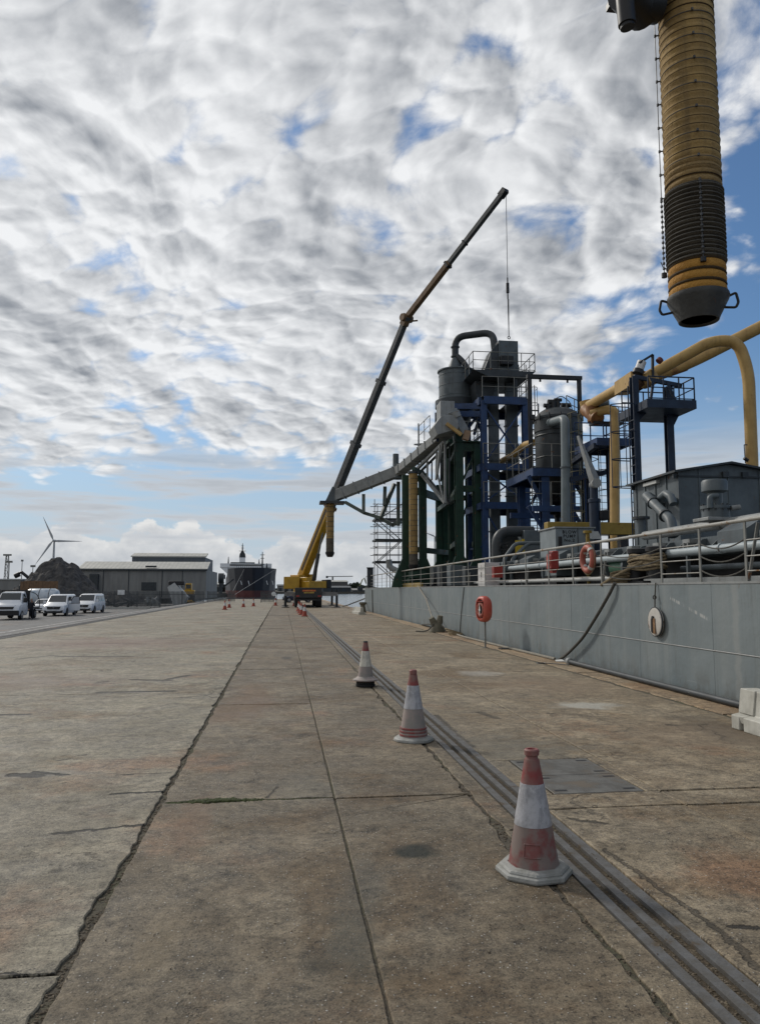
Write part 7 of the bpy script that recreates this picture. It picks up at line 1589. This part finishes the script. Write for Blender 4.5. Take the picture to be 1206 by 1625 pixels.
shed(505,552,923.5,760,M('brown_grey_sheet', (.10,.095,.088), (.08,.076,.07), .7, ns=.05),RFP,'tall brown grey shed rising behind the dark blue one')
shed(440,470,930,820,CLG,MAT['dgrey'],'low grey shed glimpsed between the bulk carrier and the crane',3); shed(330,352,928,520,CLG,MAT['cream'],'pale grey shed left of the bulk carrier',2); shed(560,620,937,720,CB,CLG,'low dark shed under the curved yellow crane',3); shed(640,720,934,800,CLG,RFP,'grey shed behind the green tower',3)
mb = MB(); mb.box((-200,690,-8), (900,899.8,-.7)); struct(mb, 'far_quay', MAT['wall'])
tcn = at(528,915,900); tw = thing('tower_crane', 'tiny tower crane with long jib on the far skyline', 'crane', (tcn.x,900,0)); m = MB(); m.box((tcn.x-.9,899,-.6), (tcn.x+.9,900.8,tcn.z)); m.build('mast', MAT['rail'], tw); m = MB(); a, b = at(519,915,900), at(560,914.5,900); m.beam(a, b, .9,.9); m.build('jib', MAT['rail'], tw); m = MB(); m.box((a.x-1.2,899,a.z-1.8), (a.x+1.2,901,a.z+.8)); m.build('counterweight', MAT['dgrey'], tw)
yc = thing('scrap_grab_crane', 'small yellow green crane arm bent like a hook beyond the ship end', 'crane', (at(576,938,640).x,689,-.6)); m = MB(); m.pipe([at(571,930,695), at(575,920,695), at(578,917,695), at(581,926,695)], .55, 8); m.build('arm', M('olive_paint', (.14,.15,.04), (.1,.11,.03), .6), yc); m = MB(); q = at(572,935,695); m.box((q.x-2.5,692,-.6), (q.x+2,698,q.z+2)); m.build('body', MAT['dgrey'], yc, bevel=.3)
# trees along the far bank
TM = M('far_foliage', (.045,.062,.036), (.028,.04,.024), .95, ns=.3); TRK = M('bark', (.06,.045,.03), rough=.9)
def tree(x, y, h, seed, label):
    rnd = random.Random(seed); t = thing('far_tree', label, 'tree', (x,y,-.6), 'trees on the far bank'); m = MB(); m.tube((x,y,-.6), (x,y,h*.55), h*.04, h*.02, n=6)
    for k in range(3): a = rnd.uniform(0,6.28); m.tube((x,y,h*.35), (x+math.cos(a)*h*.22,y,h*.7), h*.018, h*.008, n=5)
    m.build('trunk', TRK, t); m = MB()
    for k in range(420):
        a, b_ = rnd.uniform(0,6.28), rnd.uniform(-1,1); r = rnd.random()**.4; rr = math.sqrt(1-b_*b_); c = Vector((x+h*.36*r*rr*math.cos(a)*(1+.3*math.sin(a*3+seed)), y+h*.36*r*rr*math.sin(a), h*.62+h*.36*r*b_)); s_ = h*.035*rnd.uniform(.6,1.4)
        u = Vector((rnd.uniform(-1,1),rnd.uniform(-1,1),rnd.uniform(-1,1))).normalized(); v = u.orthogonal().normalized(); m.add([c-u*s_-v*s_, c+u*s_-v*s_, c+u*s_+v*s_, c-u*s_+v*s_], [(0,1,2,3)])
    m.build('crown', TM, t, sharp=None)
for i, (px, pyt, lab) in enumerate(((556,925,'leftmost tree of the group beyond the dark blue shed'),(562,924,'second tree beyond the dark blue shed'),(567,923,'rounded tree just left of the hooked crane'),(585,926,'tree right of the hooked crane'),(545,927,'low tree above the roof of the dark blue shed'))):
    q = at(px,pyt,780); tree(q.x, 780, q.z, i, lab)
# mooring lines of the near ship out over the water
for i, (p, q) in enumerate((((581,949,60),(520,958,84)), ((582,956,59.5),(570,972,53.5)))):
    a_, b_ = at(*p), at(*q); 
    if i == 1: b_ = Vector((5.6,54.9,.5))
    m = MB(); c = (a_+b_)/2-Vector((0,0,.5 if i == 0 else .1)); m.pipe([a_, c, b_], .05, 6, 3); single(m, 'stern_line', MAT['ropeg'], ['dark mooring line running from the ship end out past the crane','short mooring line from the ship end down to the far bollard'][i], 'rope', b_, 'mooring lines at the far ship end')
